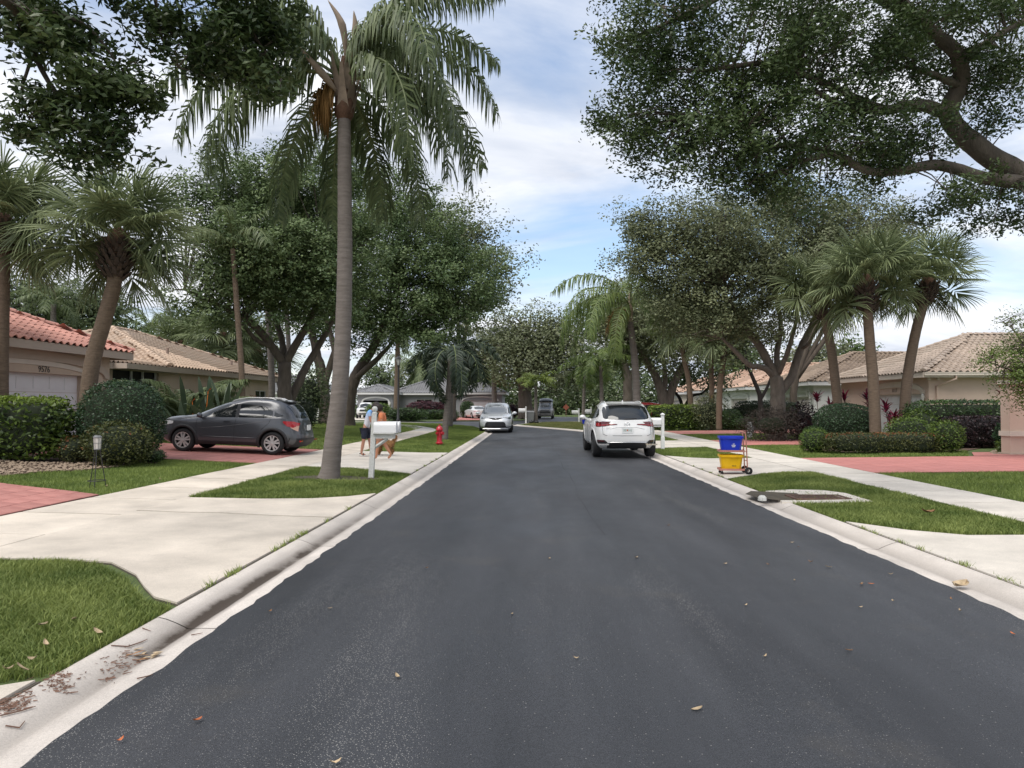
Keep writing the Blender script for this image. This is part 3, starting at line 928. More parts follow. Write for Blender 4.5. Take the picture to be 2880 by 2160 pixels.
# ================================================================== houses
mk('stucco_tan', (0.50, 0.395, 0.305), 0.9, var=0.07, vscale=1.2, bump=0.25, bscale=90)
mk('stucco_pink', (0.55, 0.42, 0.34), 0.9, var=0.06, vscale=1.0, bump=0.25, bscale=90)
mk('stucco_white', (0.66, 0.655, 0.63), 0.9, var=0.05, vscale=1.0, bump=0.2, bscale=90)
mk('stucco_cream', (0.66, 0.60, 0.48), 0.9, var=0.05, vscale=1.0, bump=0.2, bscale=90)
mk('stucco_grey', (0.27, 0.27, 0.28), 0.9, var=0.05, vscale=1.0, bump=0.2, bscale=90)
mk('trim_cream', (0.60, 0.53, 0.45), 0.7, var=0.05)
mk('trim_white', (0.68, 0.67, 0.65), 0.6, var=0.03)
mk('trim_tan', (0.44, 0.36, 0.29), 0.75, var=0.05)
mk('door_white', (0.68, 0.66, 0.66), 0.5, var=0.03)
mk('door_pink', (0.60, 0.53, 0.51), 0.5, var=0.03)
mk('tile_red', (0.54, 0.255, 0.19), 0.8, var=0.2, vscale=1.5, rnd=0.17, col2=(0.46, 0.235, 0.19))
mk('tile_beige', (0.50, 0.395, 0.31), 0.8, var=0.2, vscale=1.5, rnd=0.13, col2=(0.46, 0.33, 0.235))
mk('tile_tan', (0.44, 0.365, 0.30), 0.8, var=0.2, vscale=1.5, rnd=0.13, col2=(0.36, 0.28, 0.22))
mk('tile_brown', (0.36, 0.275, 0.20), 0.8, var=0.2, vscale=1.5, rnd=0.15, col2=(0.27, 0.20, 0.15))
mk('tile_orange', (0.52, 0.33, 0.235), 0.8, var=0.2, vscale=1.5, rnd=0.15, col2=(0.46, 0.33, 0.25))
mk('tile_grey', (0.26, 0.26, 0.265), 0.8, var=0.2, vscale=1.5, rnd=0.15, col2=(0.20, 0.20, 0.205))
mk('roof_deck', (0.09, 0.065, 0.05), 0.95)
mk('dark_metal', (0.022, 0.022, 0.024), 0.5)
mk('bronze', (0.035, 0.03, 0.027), 0.45)
mk('glass_dark', (0.012, 0.014, 0.016), 0.06, spec=0.6)
mk('interior_dark', (0.008, 0.008, 0.009), 0.9)
mk('screen_dark', (0.010, 0.010, 0.011), 0.7)
mk('lamp_glass', (0.55, 0.54, 0.50), 0.25)

def wobj(mb, name, mats, parent, org, **kw):
    mb.v = [(a - org[0], b - org[1], c - org[2]) for a, b, c in mb.v]
    return mb.obj(name, mats, parent, **kw)

# S-profile clay tile, 0.30 wide, 0.44 long, lower edge raised
def tile_mesh(mat, name='roof_tile'):
    xs = [-0.155, -0.125, -0.075, -0.025, 0.02, 0.05, 0.10, 0.15]
    zs = [0.010, 0.052, 0.078, 0.066, 0.024, 0.004, -0.002, 0.008]
    n = len(xs)
    v = [(x, 0.0, z + 0.030) for x, z in zip(xs, zs)] + [(x, 0.44, z + 0.004) for x, z in zip(xs, zs)] + [(x, 0.012, z + 0.006) for x, z in zip(xs, zs)]
    f = [(i, i + 1, n + i + 1, n + i) for i in range(n - 1)] + [(2 * n + i, 2 * n + i + 1, i + 1, i) for i in range(n - 1)]
    mb = MB(); mb.add(v, f)
    return mb.mesh(name, mat), np.array(v), f
def cap_mesh(mat):
    v, f = [], []
    n = 6
    for j, (y, s) in enumerate(((0, 1.12), (0.42, 1.0))):
        for k in range(n + 1):
            a = pi * k / n
            v.append((0.115 * s * math.cos(a), y, 0.095 * s * math.sin(a) + (0.02 if j == 0 else 0)))
    f = [(k, k + 1, n + 2 + k, n + 1 + k) for k in range(n)] + [tuple(range(n, -1, -1))]
    mb = MB(); mb.add(v, f)
    return mb.mesh('ridge_cap', mat, False)
TM, CM = {}, {}
CAMP = Vector((0, 0, CAMH))

def hip_roof(house, org, x0, x1, y0, y1, zE, pitch, tmat, planes, nind=300, fascia=None, cell=0.30, gable=None):
    if tmat.name not in TM:
        TM[tmat.name] = tile_mesh(tmat); CM[tmat.name] = cap_mesh(tmat)
    tme, tv, tf = TM[tmat.name]
    t = min(x1 - x0, y1 - y0) / 2
    zr = zE + pitch * t
    if x1 - x0 >= y1 - y0:
        ra, rb = Vector((x0 + t, (y0 + y1) / 2, zr)), Vector((x1 - t, (y0 + y1) / 2, zr))
    else:
        ra, rb = Vector(((x0 + x1) / 2, y0 + t, zr)), Vector(((x0 + x1) / 2, y1 - t, zr))
    c00, c10, c11, c01 = Vector((x0, y0, zE)), Vector((x1, y0, zE)), Vector((x1, y1, zE)), Vector((x0, y1, zE))
    mb = MB()
    if x1 - x0 >= y1 - y0:
        faces = [[c00, c10, rb, ra], [c10, c11, rb], [c11, c01, ra, rb], [c01, c00, ra]]
        hips = [(c00, ra), (c01, ra), (c10, rb), (c11, rb), (ra, rb)]
    else:
        faces = [[c00, c10, ra], [c10, c11, rb, ra], [c11, c01, rb], [c01, c00, ra, rb]]
        hips = [(c00, ra), (c10, ra), (c01, rb), (c11, rb), (ra, rb)]
    for q in faces: mb.add([p - Vector((0, 0, 0.0)) for p in q], [tuple(range(len(q)))])
    mb.add([c00 - Vector((0, 0, .02)), c10 - Vector((0, 0, .02)), c11 - Vector((0, 0, .02)), c01 - Vector((0, 0, .02))], [(3, 2, 1, 0)])
    roof = wobj(mb, 'roof', MATS['roof_deck'], house, org)
    # fascia boards
    fm = fascia or MATS['trim_tan']
    for (a, b) in (((x0, y0), (x1, y0)), ((x1, y0 + .026), (x1, y1 - .026)), ((x0, y1), (x1, y1)), ((x0, y0 + .026), (x0, y1 - .026))):
        fb = MB(); fb.b2((min(a[0], b[0]) - 0.012, min(a[1], b[1]) - 0.012, zE - 0.24), (max(a[0], b[0]) + 0.012, max(a[1], b[1]) + 0.012, zE - 0.002))
        wobj(fb, 'fascia', fm, house, org)
    sb = MB(); sb.b2((x0 + .02, y0 + .02, zE - 0.20), (x1 - .02, y1 - .02, zE - 0.17)); wobj(sb, 'soffit', fm, house, org)
    # tiles
    allm = []
    sl = math.atan(pitch); cs, sn = math.cos(sl), math.sin(sl)
    for pl in planes:
        if pl == 'x0': e0, u, nn, L = c01, Vector((0, -1, 0)), Vector((1, 0, 0)), y1 - y0
        if pl == 'x1': e0, u, nn, L = c10, Vector((0, 1, 0)), Vector((-1, 0, 0)), y1 - y0
        if pl == 'y0': e0, u, nn, L = c00, Vector((1, 0, 0)), Vector((0, 1, 0)), x1 - x0
        if pl == 'y1': e0, u, nn, L = c11, Vector((-1, 0, 0)), Vector((0, -1, 0)), x1 - x0
        S = (nn * cs + Vector((0, 0, 1)) * sn); N = u.cross(S)
        rows = int(t / cs / 0.38)
        for j in range(rows + 1):
            v = j * 0.38 - 0.05; s = max(v, 0) * cs
            n = int(L / cell)
            for i in range(n):
                uu = (i + 0.5) * L / n
                if uu < s - 0.02 or uu > L - s + 0.02: continue
                p = e0 + u * uu + S * v
                M = Matrix((( u.x, S.x, N.x, p.x), (u.y, S.y, N.y, p.y), (u.z, S.z, N.z, p.z), (0, 0, 0, 1)))
                allm.append(((p - CAMP).length, M))
    allm.sort(key=lambda q: q[0])
    O = Matrix.Translation([-c for c in org])
    for d, M in allm[:nind]:
        o = bpy.data.objects.new('roof_tile', tme); COL.objects.link(o); o.parent = roof
        o.matrix_basis = O @ M
    rest = allm[nind:]
    if rest:
        Ms = np.array([np.array(O @ M) for d, M in rest])
        hv = np.concatenate([tv, np.ones((len(tv), 1))], 1)
        V = np.einsum('nij,kj->nki', Ms, hv)[..., :3]
        F = np.array(tf)[None] + (np.arange(len(rest)) * len(tv))[:, None, None]
        me = npmesh('tile_field', V.reshape(-1, 3), F.reshape(-1, 4), tmat)
        o = link('tile_field', me, roof); o['kind'] = 'stuff'
    for (a, b) in hips:
        d = (b - a); L = d.length
        if L < 0.2: continue
        d.normalize()
        side = d.cross(Vector((0, 0, 1))).normalized(); up = side.cross(d)
        k = max(1, int(L / 0.38))
        for i in range(k):
            p = a + d * (L * i / k) + up * 0.05
            M = Matrix(((side.x, d.x, up.x, p.x), (side.y, d.y, up.y, p.y), (side.z, d.z, up.z, p.z), (0, 0, 0, 1)))
            o = bpy.data.objects.new('ridge_cap', CM[tmat.name]); COL.objects.link(o); o.parent = roof
            o.matrix_basis = O @ M
    return roof

def wall_quads(mb, axis, c, u0, u1, z0, z1, holes, depth):
    """vertical wall at x=c (axis X, u=y) or y=c (axis Y, u=x) with rectangular holes; reveals run by depth"""
    us = sorted(set([u0, u1] + [h[0] for h in holes] + [h[1] for h in holes]))
    zs = sorted(set([z0, z1] + [h[2] for h in holes] + [h[3] for h in holes]))
    def pt(u, z, d=0.0): return (c + d, u, z) if axis == 'X' else (u, c + d, z)
    for a, b in zip(us[:-1], us[1:]):
        for p, q in zip(zs[:-1], zs[1:]):
            um, zm = (a + b) / 2, (p + q) / 2
            if any(h[0] < um < h[1] and h[2] < zm < h[3] for h in holes): continue
            mb.add([pt(a, p), pt(b, p), pt(b, q), pt(a, q)], [(0, 1, 2, 3)])
    for h in holes:
        a, b, p, q = h
        for e in (((a, p), (a, q)), ((a, q), (b, q)), ((b, q), (b, p))):
            (ua, za), (ub, zb) = e
            mb.add([pt(ua, za), pt(ub, zb), pt(ub, zb, depth), pt(ua, za, depth)], [(0, 1, 2, 3)])

def arch_band(axis, c, uc, hw, zfoot, rise, band, proud, depth=0.3, n=18):
    mb = MB(); vs, fs = [], []
    for i in range(n + 1):
        th = pi * i / n
        cu, cz = math.cos(th), math.sin(th) ** 0.8
        for (e, d) in ((0, proud), (band, proud), (band, 0), (0, 0)):
            u = uc + (hw + e * 0.9) * cu; z = zfoot + (rise + e) * cz - (0 if 0 < i < n else 0.0)
            vs.append((c + d, u, z) if axis == 'X' else (u, c + d, z))
    for i in range(n):
        for k in range(4): fs.append((i * 4 + k, i * 4 + (k + 1) % 4, i * 4 + 4 + (k + 1) % 4, i * 4 + 4 + k))
    fs += [(0, 1, 2, 3), (n * 4, n * 4 + 3, n * 4 + 2, n * 4 + 1)]
    mb.add(vs, fs)
    return mb
def garage_door(house, org, axis, c, u0, u1, z0, z1, out, mat, rows=4, cols=8):
    """out = +1/-1 direction the door faces along its axis"""
    def bx(mb, ua, ub, za, zb, d0, d1):
        lo, hi = min(d0, d1), max(d0, d1)
        if axis == 'X': mb.b2((c + lo, ua, za), (c + hi, ub, zb))
        else: mb.b2((ua, c + lo, za), (ub, c + hi, zb))
    mb = MB(); bx(mb, u0, u1, z0, z1, 0, -0.05 * out)
    door = wobj(mb, 'garage_door', mat, house, org)
    h = (z1 - z0) / rows; w = (u1 - u0) / cols
    for r in range(rows):
        for k in range(cols):
            mb = MB()
            bx(mb, u0 + k * w + 0.06, u0 + (k + 1) * w - 0.06, z0 + r * h + 0.09, z0 + (r + 1) * h - 0.09, 0, 0.014 * out)
            wobj(mb, 'panel', mat, door, org)
        if r:
            mb = MB(); bx(mb, u0 + 0.01, u1 - 0.01, z0 + r * h - 0.006, z0 + r * h + 0.006, 0.0, 0.003 * out)
            wobj(mb, 'seam', MATS['trim_tan'], door, org)
    return door
def window(house, org, axis, c, u0, u1, z0, z1, out, frame=None, bars=1, inset=0.08):
    fr = frame or MATS['trim_white']
    def bx(mb, ua, ub, za, zb, d0, d1):
        lo, hi = min(d0, d1), max(d0, d1)
        if axis == 'X': mb.b2((c + lo, ua, za), (c + hi, ub, zb))
        else: mb.b2((ua, c + lo, za), (ub, c + hi, zb))
    mb = MB(); bx(mb, u0, u1, z0, z1, -inset * out, -(inset + 0.02) * out)
    win = wobj(mb, 'window', MATS['glass_dark'], house, org)
    e = 0.05
    mb = MB()
    bx(mb, u0, u0 + e, z0, z1, -inset * out, -(inset - 0.04) * out); bx(mb, u1 - e, u1, z0, z1, -inset * out, -(inset - 0.04) * out)
    bx(mb, u0 + e, u1 - e, z0, z0 + e, -inset * out, -(inset - 0.038) * out); bx(mb, u0 + e, u1 - e, z1 - e, z1, -inset * out, -(inset - 0.038) * out)
    for k in range(bars):
        u = u0 + (u1 - u0) * (k + 1) / (bars + 1)
        bx(mb, u - 0.022, u + 0.022, z0 + e, z1 - e, -inset * out, -(inset - 0.03) * out)
    wobj(mb, 'frame', fr, win, org)
    mb = MB(); bx(mb, u0 - 0.06, u1 + 0.06, z0 - 0.07, z0 - 0.004, 0.0, 0.05 * out); wobj(mb, 'sill', fr, win, org)
    return win
def sconce(house, org, p, dirv):
    """carriage lamp on a wall at p, pointing along dirv"""
    d = Vector(dirv); c = Vector(p) + d * 0.14
    mb = MB(); mb.tube([Vector(p), Vector(p) + d * 0.08 + Vector((0, 0, .06)), c + Vector((0, 0, .17))], 0.012, 6)
    mb.lathe([(0.0, 0.22), (0.03, 0.18), (0.085, 0.13), (0.07, 0.12)], 6, c); mb.lathe([(0.05, -0.13), (0.06, -0.12), (0.06, -0.10), (0.0, -0.15)], 6, c)
    l = wobj(mb, 'wall_lamp', MATS['weathered_white'], house, org)
    mb = MB(); mb.lathe([(0.05, -0.11), (0.075, 0.12)], 6, c); wobj(mb, 'lamp_glass', MATS['lamp_glass'], l, org)

# ------------------------------------------------------------------ right-hand row: four houses of one plan
def house_right(y0, label, wm, tm, trim, number=None, nind=300, dmat=None, gutter=False, lampstyle=0):
    org = (18.0, y0 + 0.5, 0.15)
    h = thing('house', label, 'house', org)
    zE = 3.10
    X = 18.0; ya, yb = y0 + 0.5, y0 + 9.5; z0 = 0.0; zt = zE - 0.19
    d0, d1, dz = ya + 0.55, ya + 5.45, 2.15
    mb = MB()
    wall_quads(mb, 'X', X, ya, yb, z0, zt, [(d0, d1, -0.1, dz)], 0.22)
    wall_quads(mb, 'Y', ya, X, 31.5, z0, zt, [], 0.2)
    wall_quads(mb, 'Y', yb, X, 31.5, z0, zt, [], 0.2)
    wall_quads(mb, 'X', 31.5, ya, yb, z0, zt, [], 0.2)
    wobj(mb, 'wall', wm, h, org)
    garage_door(h, org, 'X', X + 0.2, d0, d1, 0.15, dz, -1, dmat or MATS['door_white'])
    ab = arch_band('X', X, (d0 + d1) / 2, (d1 - d0) / 2 + 0.02, dz - 0.02, 0.36, 0.27, -0.06)
    wobj(ab, 'arch_moulding', trim, h, org)
    hip_roof(h, org, 17.5, 32.0, y0, y0 + 10, zE, 0.42, tm, ['x0', 'y0'], nind, trim)
    # low plinth line and corner lamp
    sconce(h, org, (X, ya + 0.25, 1.95), (-1, 0, 0))
    if lampstyle:
        mb = MB(); a = []
        for k in range(9):
            th = pi * k / 8
            a.append((X - 0.1 - 0.02, ya + 0.32 + 0.26 - 0.26 * math.cos(th), 2.35 + 0.26 * math.sin(th)))
        mb.tube([(X - 0.12, ya + 0.32, 0.3)] + a + [(X - 0.12, ya + 0.84, 2.2)], 0.022, 6)
        wobj(mb, 'arched_pipe', MATS['trim_white'], h, org)
    if gutter:
        mb = MB(); mb.b2((17.5, y0 - 0.13, zE - 0.15), (32.0, y0 - 0.02, zE - 0.02)); mb.b2((17.5, y0 - 0.15, zE - 0.04), (32.0, y0 - 0.132, zE + 0.0)); wobj(mb, 'gutter', MATS['trim_cream'], h, org)
        mb = MB(); mb.tube([(18.9, y0 - 0.07, zE - 0.15), (18.9, y0 - 0.07, zE - 0.3), (18.35, ya - 0.06, zE - 0.62), (18.35, ya - 0.06, 0.2)], 0.05, 8); wobj(mb, 'downspout', MATS['stucco_pink'], h, org)
        for xx in (17.9, 18.3, 22.6, 23.0):
            mb = MB(); mb.lathe([(0.05, 0.0), (0.06, -0.06), (0.09, -0.14)], 10, (xx, y0 + 0.3, zE - 0.2)); wobj(mb, 'soffit_lamp', MATS['trim_cream'], h, org)
    if number:
        textobj(number, 0.26, MATS['dark_metal'], h, (X - 0.012 - org[0], (d0 + d1) / 2 - org[1], dz + 0.19 - org[2]), (pi / 2, 0, -pi / 2), 'house_number')
    return h
house_right(32.0, 'pinkish tan stucco house with tan tile hip roof, gutter and downspout', MATS['stucco_pink'], MATS['tile_tan'], MATS['trim_cream'], '1117', 300, None, True)
house_right(45.0, 'white stucco house with brown tile hip roof behind the clipped dome bush', MATS['stucco_white'], MATS['tile_brown'], MATS['trim_white'], None, 300, MATS['door_pink'], False, 1)
house_right(58.0, 'cream house with pale orange tile hip roof behind the multi-stemmed oak', MATS['stucco_white'], MATS['tile_orange'], MATS['trim_white'], None, 300, MATS['door_pink'], False, 1)
house_right(71.0, 'yellow cream house with orange tile roof behind the far hedge', MATS['stucco_cream'], MATS['tile_orange'], MATS['trim_white'], None, 200, MATS['door_pink'])
house_right(84.0, 'distant cream house with orange tile roof past the far palms', MATS['stucco_cream'], MATS['tile_orange'], MATS['trim_white'], None, 100, MATS['door_pink'])

# ------------------------------------------------------------------ left house: garage wing and long main block
org = (-14.0, 18.0, 0.4)
h = thing('house', 'long low tan stucco house with red tiled garage roof and white garage door', 'house', org)
mb = MB()
zt = 3.4 - 0.19
wall_quads(mb, 'X', -14.0, 14.1, 23.3, 0.0, zt, [(16.5, 21.95, -0.2, 2.55)], -0.25)
wall_quads(mb, 'Y', 23.3, -21.5, -14.0, 0.0, zt, [], 0.2)
wall_quads(mb, 'Y', 14.1, -21.5, -14.0, 0.0, zt, [], 0.2)
wobj(mb, 'wall', MATS['stucco_tan'], h, org)
mb = MB()
zm = 3.3 - 0.19
wins = [(36.4, 38.0, 1.25, 2.5), (39.0, 39.75, 0.95, 2.5), (41.3, 43.0, 1.15, 2.5)]
scr = (27.0, 30.4, 0.35, 3.05)
wall_quads(mb, 'X', -16.1, 23.3, 44.5, 0.0, zm, wins + [scr], -0.25)
wall_quads(mb, 'Y', 44.5, -28.6, -16.1, 0.0, zm, [], 0.2)
wobj(mb, 'wall', MATS['stucco_tan'], h, org)
for (a, b, c_, d_) in wins: window(h, org, 'X', -16.1, a, b, c_, d_, 1)
mb = MB(); mb.b2((-16.36, 27.0, 0.35), (-16.3, 30.4, 3.05)); sd = wobj(mb, 'screen', MATS['screen_dark'], h, org)
mb = MB()
for u in (27.03, 28.5, 29.35, 30.37): mb.b2((-16.27, u - 0.04, 0.35), (-16.2, u + 0.04, 3.05))
mb.b2((-16.26, 28.54, 1.55), (-16.21, 29.31, 1.62)); mb.b2((-16.26, 28.54, 1.95), (-16.21, 29.31, 2.0))
wobj(mb, 'screen_frame', MATS['trim_white'], sd, org)
# small entry soffit roof between garage and main block
mb = MB(); mb.b2((-16.4, 26.4, 3.02), (-15.2, 30.9, 3.22)); wobj(mb, 'entry_beam', MATS['trim_tan'], h, org)
garage_door(h, org, 'X', -14.22, 16.5, 21.95, 0.4, 2.55, 1, MATS['door_white'])
wobj(arch_band('X', -14.0, 19.45, 3.5, 2.5, 0.42, 0.30, 0.07, n=22), 'arch_moulding', MATS['trim_tan'], h, org)
wobj(arch_band('X', -14.0, 19.25, 2.8, 2.50, 0.28, 0.16, 0.03, n=22), 'arch_moulding', MATS['trim_cream'], h, org)
textobj('9576', 0.25, MATS['dark_metal'], h, (0.012 + 0.0, 20.6 - org[1] - 0.5, 2.66 - org[2]), (pi / 2, 0, pi / 2), 'house_number')
hip_roof(h, org, -22.5, -13.5, 13.6, 23.8, 3.4, 0.43, MATS['tile_red'], ['x1', 'y1'], 300, MATS['trim_tan'])
hip_roof(h, org, -28.3, -15.6, 30.4, 45.0, 3.3, 0.37, MATS['tile_beige'], ['x1', 'y1', 'y0'], 300, MATS['trim_tan'])
hip_roof(h, org, -24.0, -15.75, 21.5, 31.4, 3.24, 0.16, MATS['tile_beige'], ['x1'], 60, MATS['trim_tan'])
sconce(h, org, (-14.0, 23.05, 2.1), (1, 0, 0))
mk('vent', (0.30, 0.22, 0.18), 0.7)
for (a, b) in ((-17.0, 40.0), (-17.4, 42.0), (-17.6, 34)):
    z = 3.3 + 0.40 * (-15.6 - a)
    mb = MB(); mb.lathe([(0.07, 0), (0.07, 0.30), (0.0, 0.30)], 8, (a, b, z)); wobj(mb, 'vent_pipe', MATS['vent'], h, org)

# ------------------------------------------------------------------ grey house across the side street
org = (-12.0, 85.0, 0.07)
h = thing('house', 'grey stucco house with grey tile roofs and an open garage across the street', 'house', org)
z0, zt = 0.0, 3.1 - 0.19
mb = MB()
wall_quads(mb, 'Y', 84.5, -20.6, -16.4, z0, zt, [(-19.9, -16.95, -0.1, 2.15)], 0.25)
wall_quads(mb, 'X', -16.4, 84.5, 88.5, z0, zt, [], 0.2)
wall_quads(mb, 'X', -20.6, 84.5, 94.5, z0, zt, [], 0.2)
wall_quads(mb, 'Y', 88.5, -16.4, -8.4, z0, zt, [(-14.2, -12.2, 0.3, 2.3), (-11.3, -9.3, 0.3, 2.3)], 0.2)
wall_quads(mb, 'X', -8.4, 84.5, 88.5, z0, zt, [], 0.2)
wall_quads(mb, 'Y', 84.5, -8.4, -3.3, z0, zt, [(-7.9, -3.9, -0.1, 2.15)], 0.25)
wall_quads(mb, 'X', -3.3, 84.5, 94.5, z0, zt, [], 0.2)
wobj(mb, 'wall', MATS['stucco_grey'], h, org)
mb = MB(); mb.b2((-19.9, 87.5, 0.0), (-16.95, 87.6, 2.15)); mb.b2((-19.92, 84.75, 0.0), (-19.9, 87.5, 2.15)); mb.b2((-16.95, 84.75, 0.0), (-16.93, 87.5, 2.15)); mb.b2((-19.9, 84.75, 2.16), (-16.95, 87.5, 2.18))
wobj(mb, 'garage_interior', MATS['interior_dark'], h, org)
garage_door(h, org, 'Y', 84.72, -7.9, -3.9, 0.07, 2.15, -1, MATS['door_white'], 4, 6)
wobj(arch_band('Y', 84.5, -18.43, 1.5, 2.0, 0.42, 0.2, -0.07), 'arch_moulding', MATS['trim_white'], h, org)
mb = MB(); mb.b2((-20.15, 84.42, 0), (-19.93, 84.49, 2.05)); mb.b2((-16.92, 84.42, 0), (-16.7, 84.49, 2.05)); wobj(mb, 'door_surround', MATS['trim_white'], h, org)
wobj(arch_band('Y', 84.5, -5.9, 2.05, 2.1, 0.40, 0.18, -0.07), 'arch_moulding', MATS['trim_white'], h, org)
for (a, b) in ((-14.2, -12.2), (-11.3, -9.3)): window(h, org, 'Y', 88.5, a, b, 0.3, 2.3, -1)
sconce(h, org, (-16.65, 84.5, 1.75), (0, -1, 0))
hip_roof(h, org, -21.1, -15.9, 84.0, 95.0, 3.1, 0.36, MATS['tile_grey'], ['y0', 'x1'], 120, MATS['trim_white'])
hip_roof(h, org, -17.5, -6.5, 88.0, 99.0, 3.1, 0.40, MATS['tile_grey'], ['y0', 'x1', 'x0'], 90, MATS['trim_white'])
hip_roof(h, org, -8.9, -2.8, 84.0, 95.0, 3.1, 0.40, MATS['tile_grey'], ['y0', 'x1', 'x0'], 90, MATS['trim_white'])
# white house further along the side street
org = (-28.0, 82.0, 0.07)
h = thing('house', 'plain white house half hidden behind the leaning oak trunks', 'house', org)
mb = MB()
wall_quads(mb, 'Y', 82.0, -34.0, -23.5, 0.0, 2.9, [(-27.5, -25.5, 0.8, 2.2), (-32.5, -30.5, 0.8, 2.2)], 0.15)
wall_quads(mb, 'X', -23.5, 82.0, 91.0, 0.0, 2.9, [], 0.15)
wobj(mb, 'wall', MATS['stucco_white'], h, org)
window(h, org, 'Y', 82.0, -27.5, -25.5, 0.8, 2.2, -1); window(h, org, 'Y', 82.0, -32.5, -30.5, 0.8, 2.2, -1)
hip_roof(h, org, -34.5, -23.0, 81.5, 91.5, 3.1, 0.40, MATS['tile_grey'], ['y0', 'x1'], 60, MATS['trim_white'])

# ------------------------------------------------------------------ garden wall with a pale band at the right edge
wl = thing('garden_wall', 'tall pinkish stucco wall with a pale raised band and base course', 'wall', (15.5, 20.9, 0.2))
wx0 = P(2841, 1200, 20.6).x
mb = MB(); mb.b2((wx0 - 15.5, -0.3, -0.2), (6.0, 0.1, 2.05)); mb.obj('panel', MATS['stucco_pink'], wl)
mb = MB(); mb.b2((wx0 - 15.5 - 0.04, -0.36, 0.55), (6.05, 0.14, 0.69)); mb.obj('band', MATS['trim_cream'], wl)
mb = MB(); mb.b2((wx0 - 15.5 - 0.06, -0.38, -0.2), (6.05, 0.16, 0.07)); mb.obj('base_course', MATS['trim_tan'], wl)
mb = MB(); mb.b2((wx0 - 15.5 - 0.05, -0.37, 2.053), (6.05, 0.15, 2.15)); mb.obj('coping', MATS['trim_cream'], wl)
# ================================================================== vegetation library
mk('bark_oak', (0.125, 0.10, 0.078), 0.95, var=0.35, vscale=3.0, bump=1.0, bscale=16, stretch=(2.2, 2.2, 0.55), col2=(0.065, 0.052, 0.041))
mk('bark_pale', (0.20, 0.165, 0.135), 0.95, var=0.35, vscale=3.0, bump=0.9, bscale=14, stretch=(2.2, 2.2, 0.6), col2=(0.11, 0.09, 0.073))
mk('bark_palm', (0.215, 0.185, 0.165), 0.92, var=0.3, vscale=2.2, bump=0.7, bscale=9, stretch=(1.2, 1.2, 9), col2=(0.135, 0.115, 0.10))
mk('bark_sabal', (0.20, 0.145, 0.10), 0.95, var=0.3, vscale=3, bump=1.0, bscale=10, stretch=(2, 2, 9), col2=(0.11, 0.078, 0.055))
mk('boot', (0.105, 0.075, 0.058), 0.95, var=0.4, vscale=8, bump=0.5, col2=(0.045, 0.033, 0.027))
mk('boot_fibre', (0.115, 0.062, 0.038), 0.95, var=0.3, vscale=9, bump=0.8, bscale=50)
mk('rachis', (0.13, 0.16, 0.06), 0.6, var=0.2)
mk('spathe', (0.30, 0.23, 0.17), 0.85, var=0.25, vscale=6, bump=0.3, col2=(0.20, 0.15, 0.11))
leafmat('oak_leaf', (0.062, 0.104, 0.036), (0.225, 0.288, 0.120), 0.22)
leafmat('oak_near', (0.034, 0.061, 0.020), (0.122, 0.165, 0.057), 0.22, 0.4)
leafmat('oak_olive', (0.090, 0.108, 0.052), (0.270, 0.295, 0.155), 0.22)
leafmat('oak_grey', (0.090, 0.108, 0.059), (0.283, 0.292, 0.166), 0.22)
leafmat('far_leaf', (0.052, 0.078, 0.036), (0.184, 0.227, 0.097), 0.2)
leafmat('far_bright', (0.045, 0.085, 0.020), (0.15, 0.22, 0.055), 0.25)
leafmat('queen_leaf', (0.064, 0.093, 0.038), (0.194, 0.237, 0.101), 0.3, 0.45)
leafmat('queen_bright', (0.086, 0.137, 0.041), (0.252, 0.310, 0.101), 0.3, 0.45)
leafmat('dry_frond', (0.16, 0.088, 0.026), (0.30, 0.165, 0.05), 0.3, 0.7)
leafmat('fan_leaf', (0.076, 0.103, 0.044), (0.300, 0.350, 0.170), 0.3, 0.45)
leafmat('foxtail_leaf', (0.020, 0.034, 0.022), (0.060, 0.085, 0.050), 0.15, 0.45)
leafmat('foxtail_green', (0.050, 0.090, 0.022), (0.165, 0.220, 0.055), 0.25, 0.45)
leafmat('bottle_leaf', (0.09, 0.135, 0.025), (0.24, 0.29, 0.06), 0.3, 0.45)
leafmat('hedge_bright', (0.030, 0.058, 0.014), (0.20, 0.28, 0.045), 0.25, 0.4)
leafmat('hedge_dark', (0.024, 0.050, 0.017), (0.102, 0.174, 0.048), 0.2, 0.35)
leafmat('hedge_glossy', (0.026, 0.055, 0.026), (0.090, 0.150, 0.070), 0.2, 0.35)
leafmat('hedge_deep', (0.016, 0.028, 0.014), (0.055, 0.080, 0.035), 0.15, 0.4)
leafmat('hedge_purple', (0.016, 0.012, 0.014), (0.065, 0.030, 0.032), 0.15, 0.4)
leafmat('ixora', (0.040, 0.055, 0.018), (0.15, 0.15, 0.045), 0.2, 0.45)
leafmat('ixora_flower', (0.22, 0.07, 0.03), (0.46, 0.17, 0.08), 0.2, 0.6)
leafmat('lime_shrub', (0.050, 0.095, 0.018), (0.21, 0.29, 0.055), 0.25, 0.45)
leafmat('burgundy', (0.050, 0.016, 0.022), (0.125, 0.038, 0.050), 0.2, 0.45)
leafmat('ti_leaf', (0.075, 0.010, 0.022), (0.36, 0.030, 0.085), 0.3, 0.4)
leafmat('paradise_leaf', (0.032, 0.055, 0.030), (0.125, 0.165, 0.095), 0.25, 0.4)
leafmat('croton', (0.16, 0.05, 0.02), (0.50, 0.24, 0.045), 0.2, 0.45)
leafmat('yellow_flower', (0.60, 0.42, 0.03), (0.75, 0.60, 0.06), 0.2, 0.6)
leafmat('twiggy', (0.040, 0.034, 0.028), (0.105, 0.085, 0.070), 0.1, 0.8)
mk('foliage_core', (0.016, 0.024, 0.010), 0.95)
mk('core_purple', (0.014, 0.010, 0.011), 0.95)

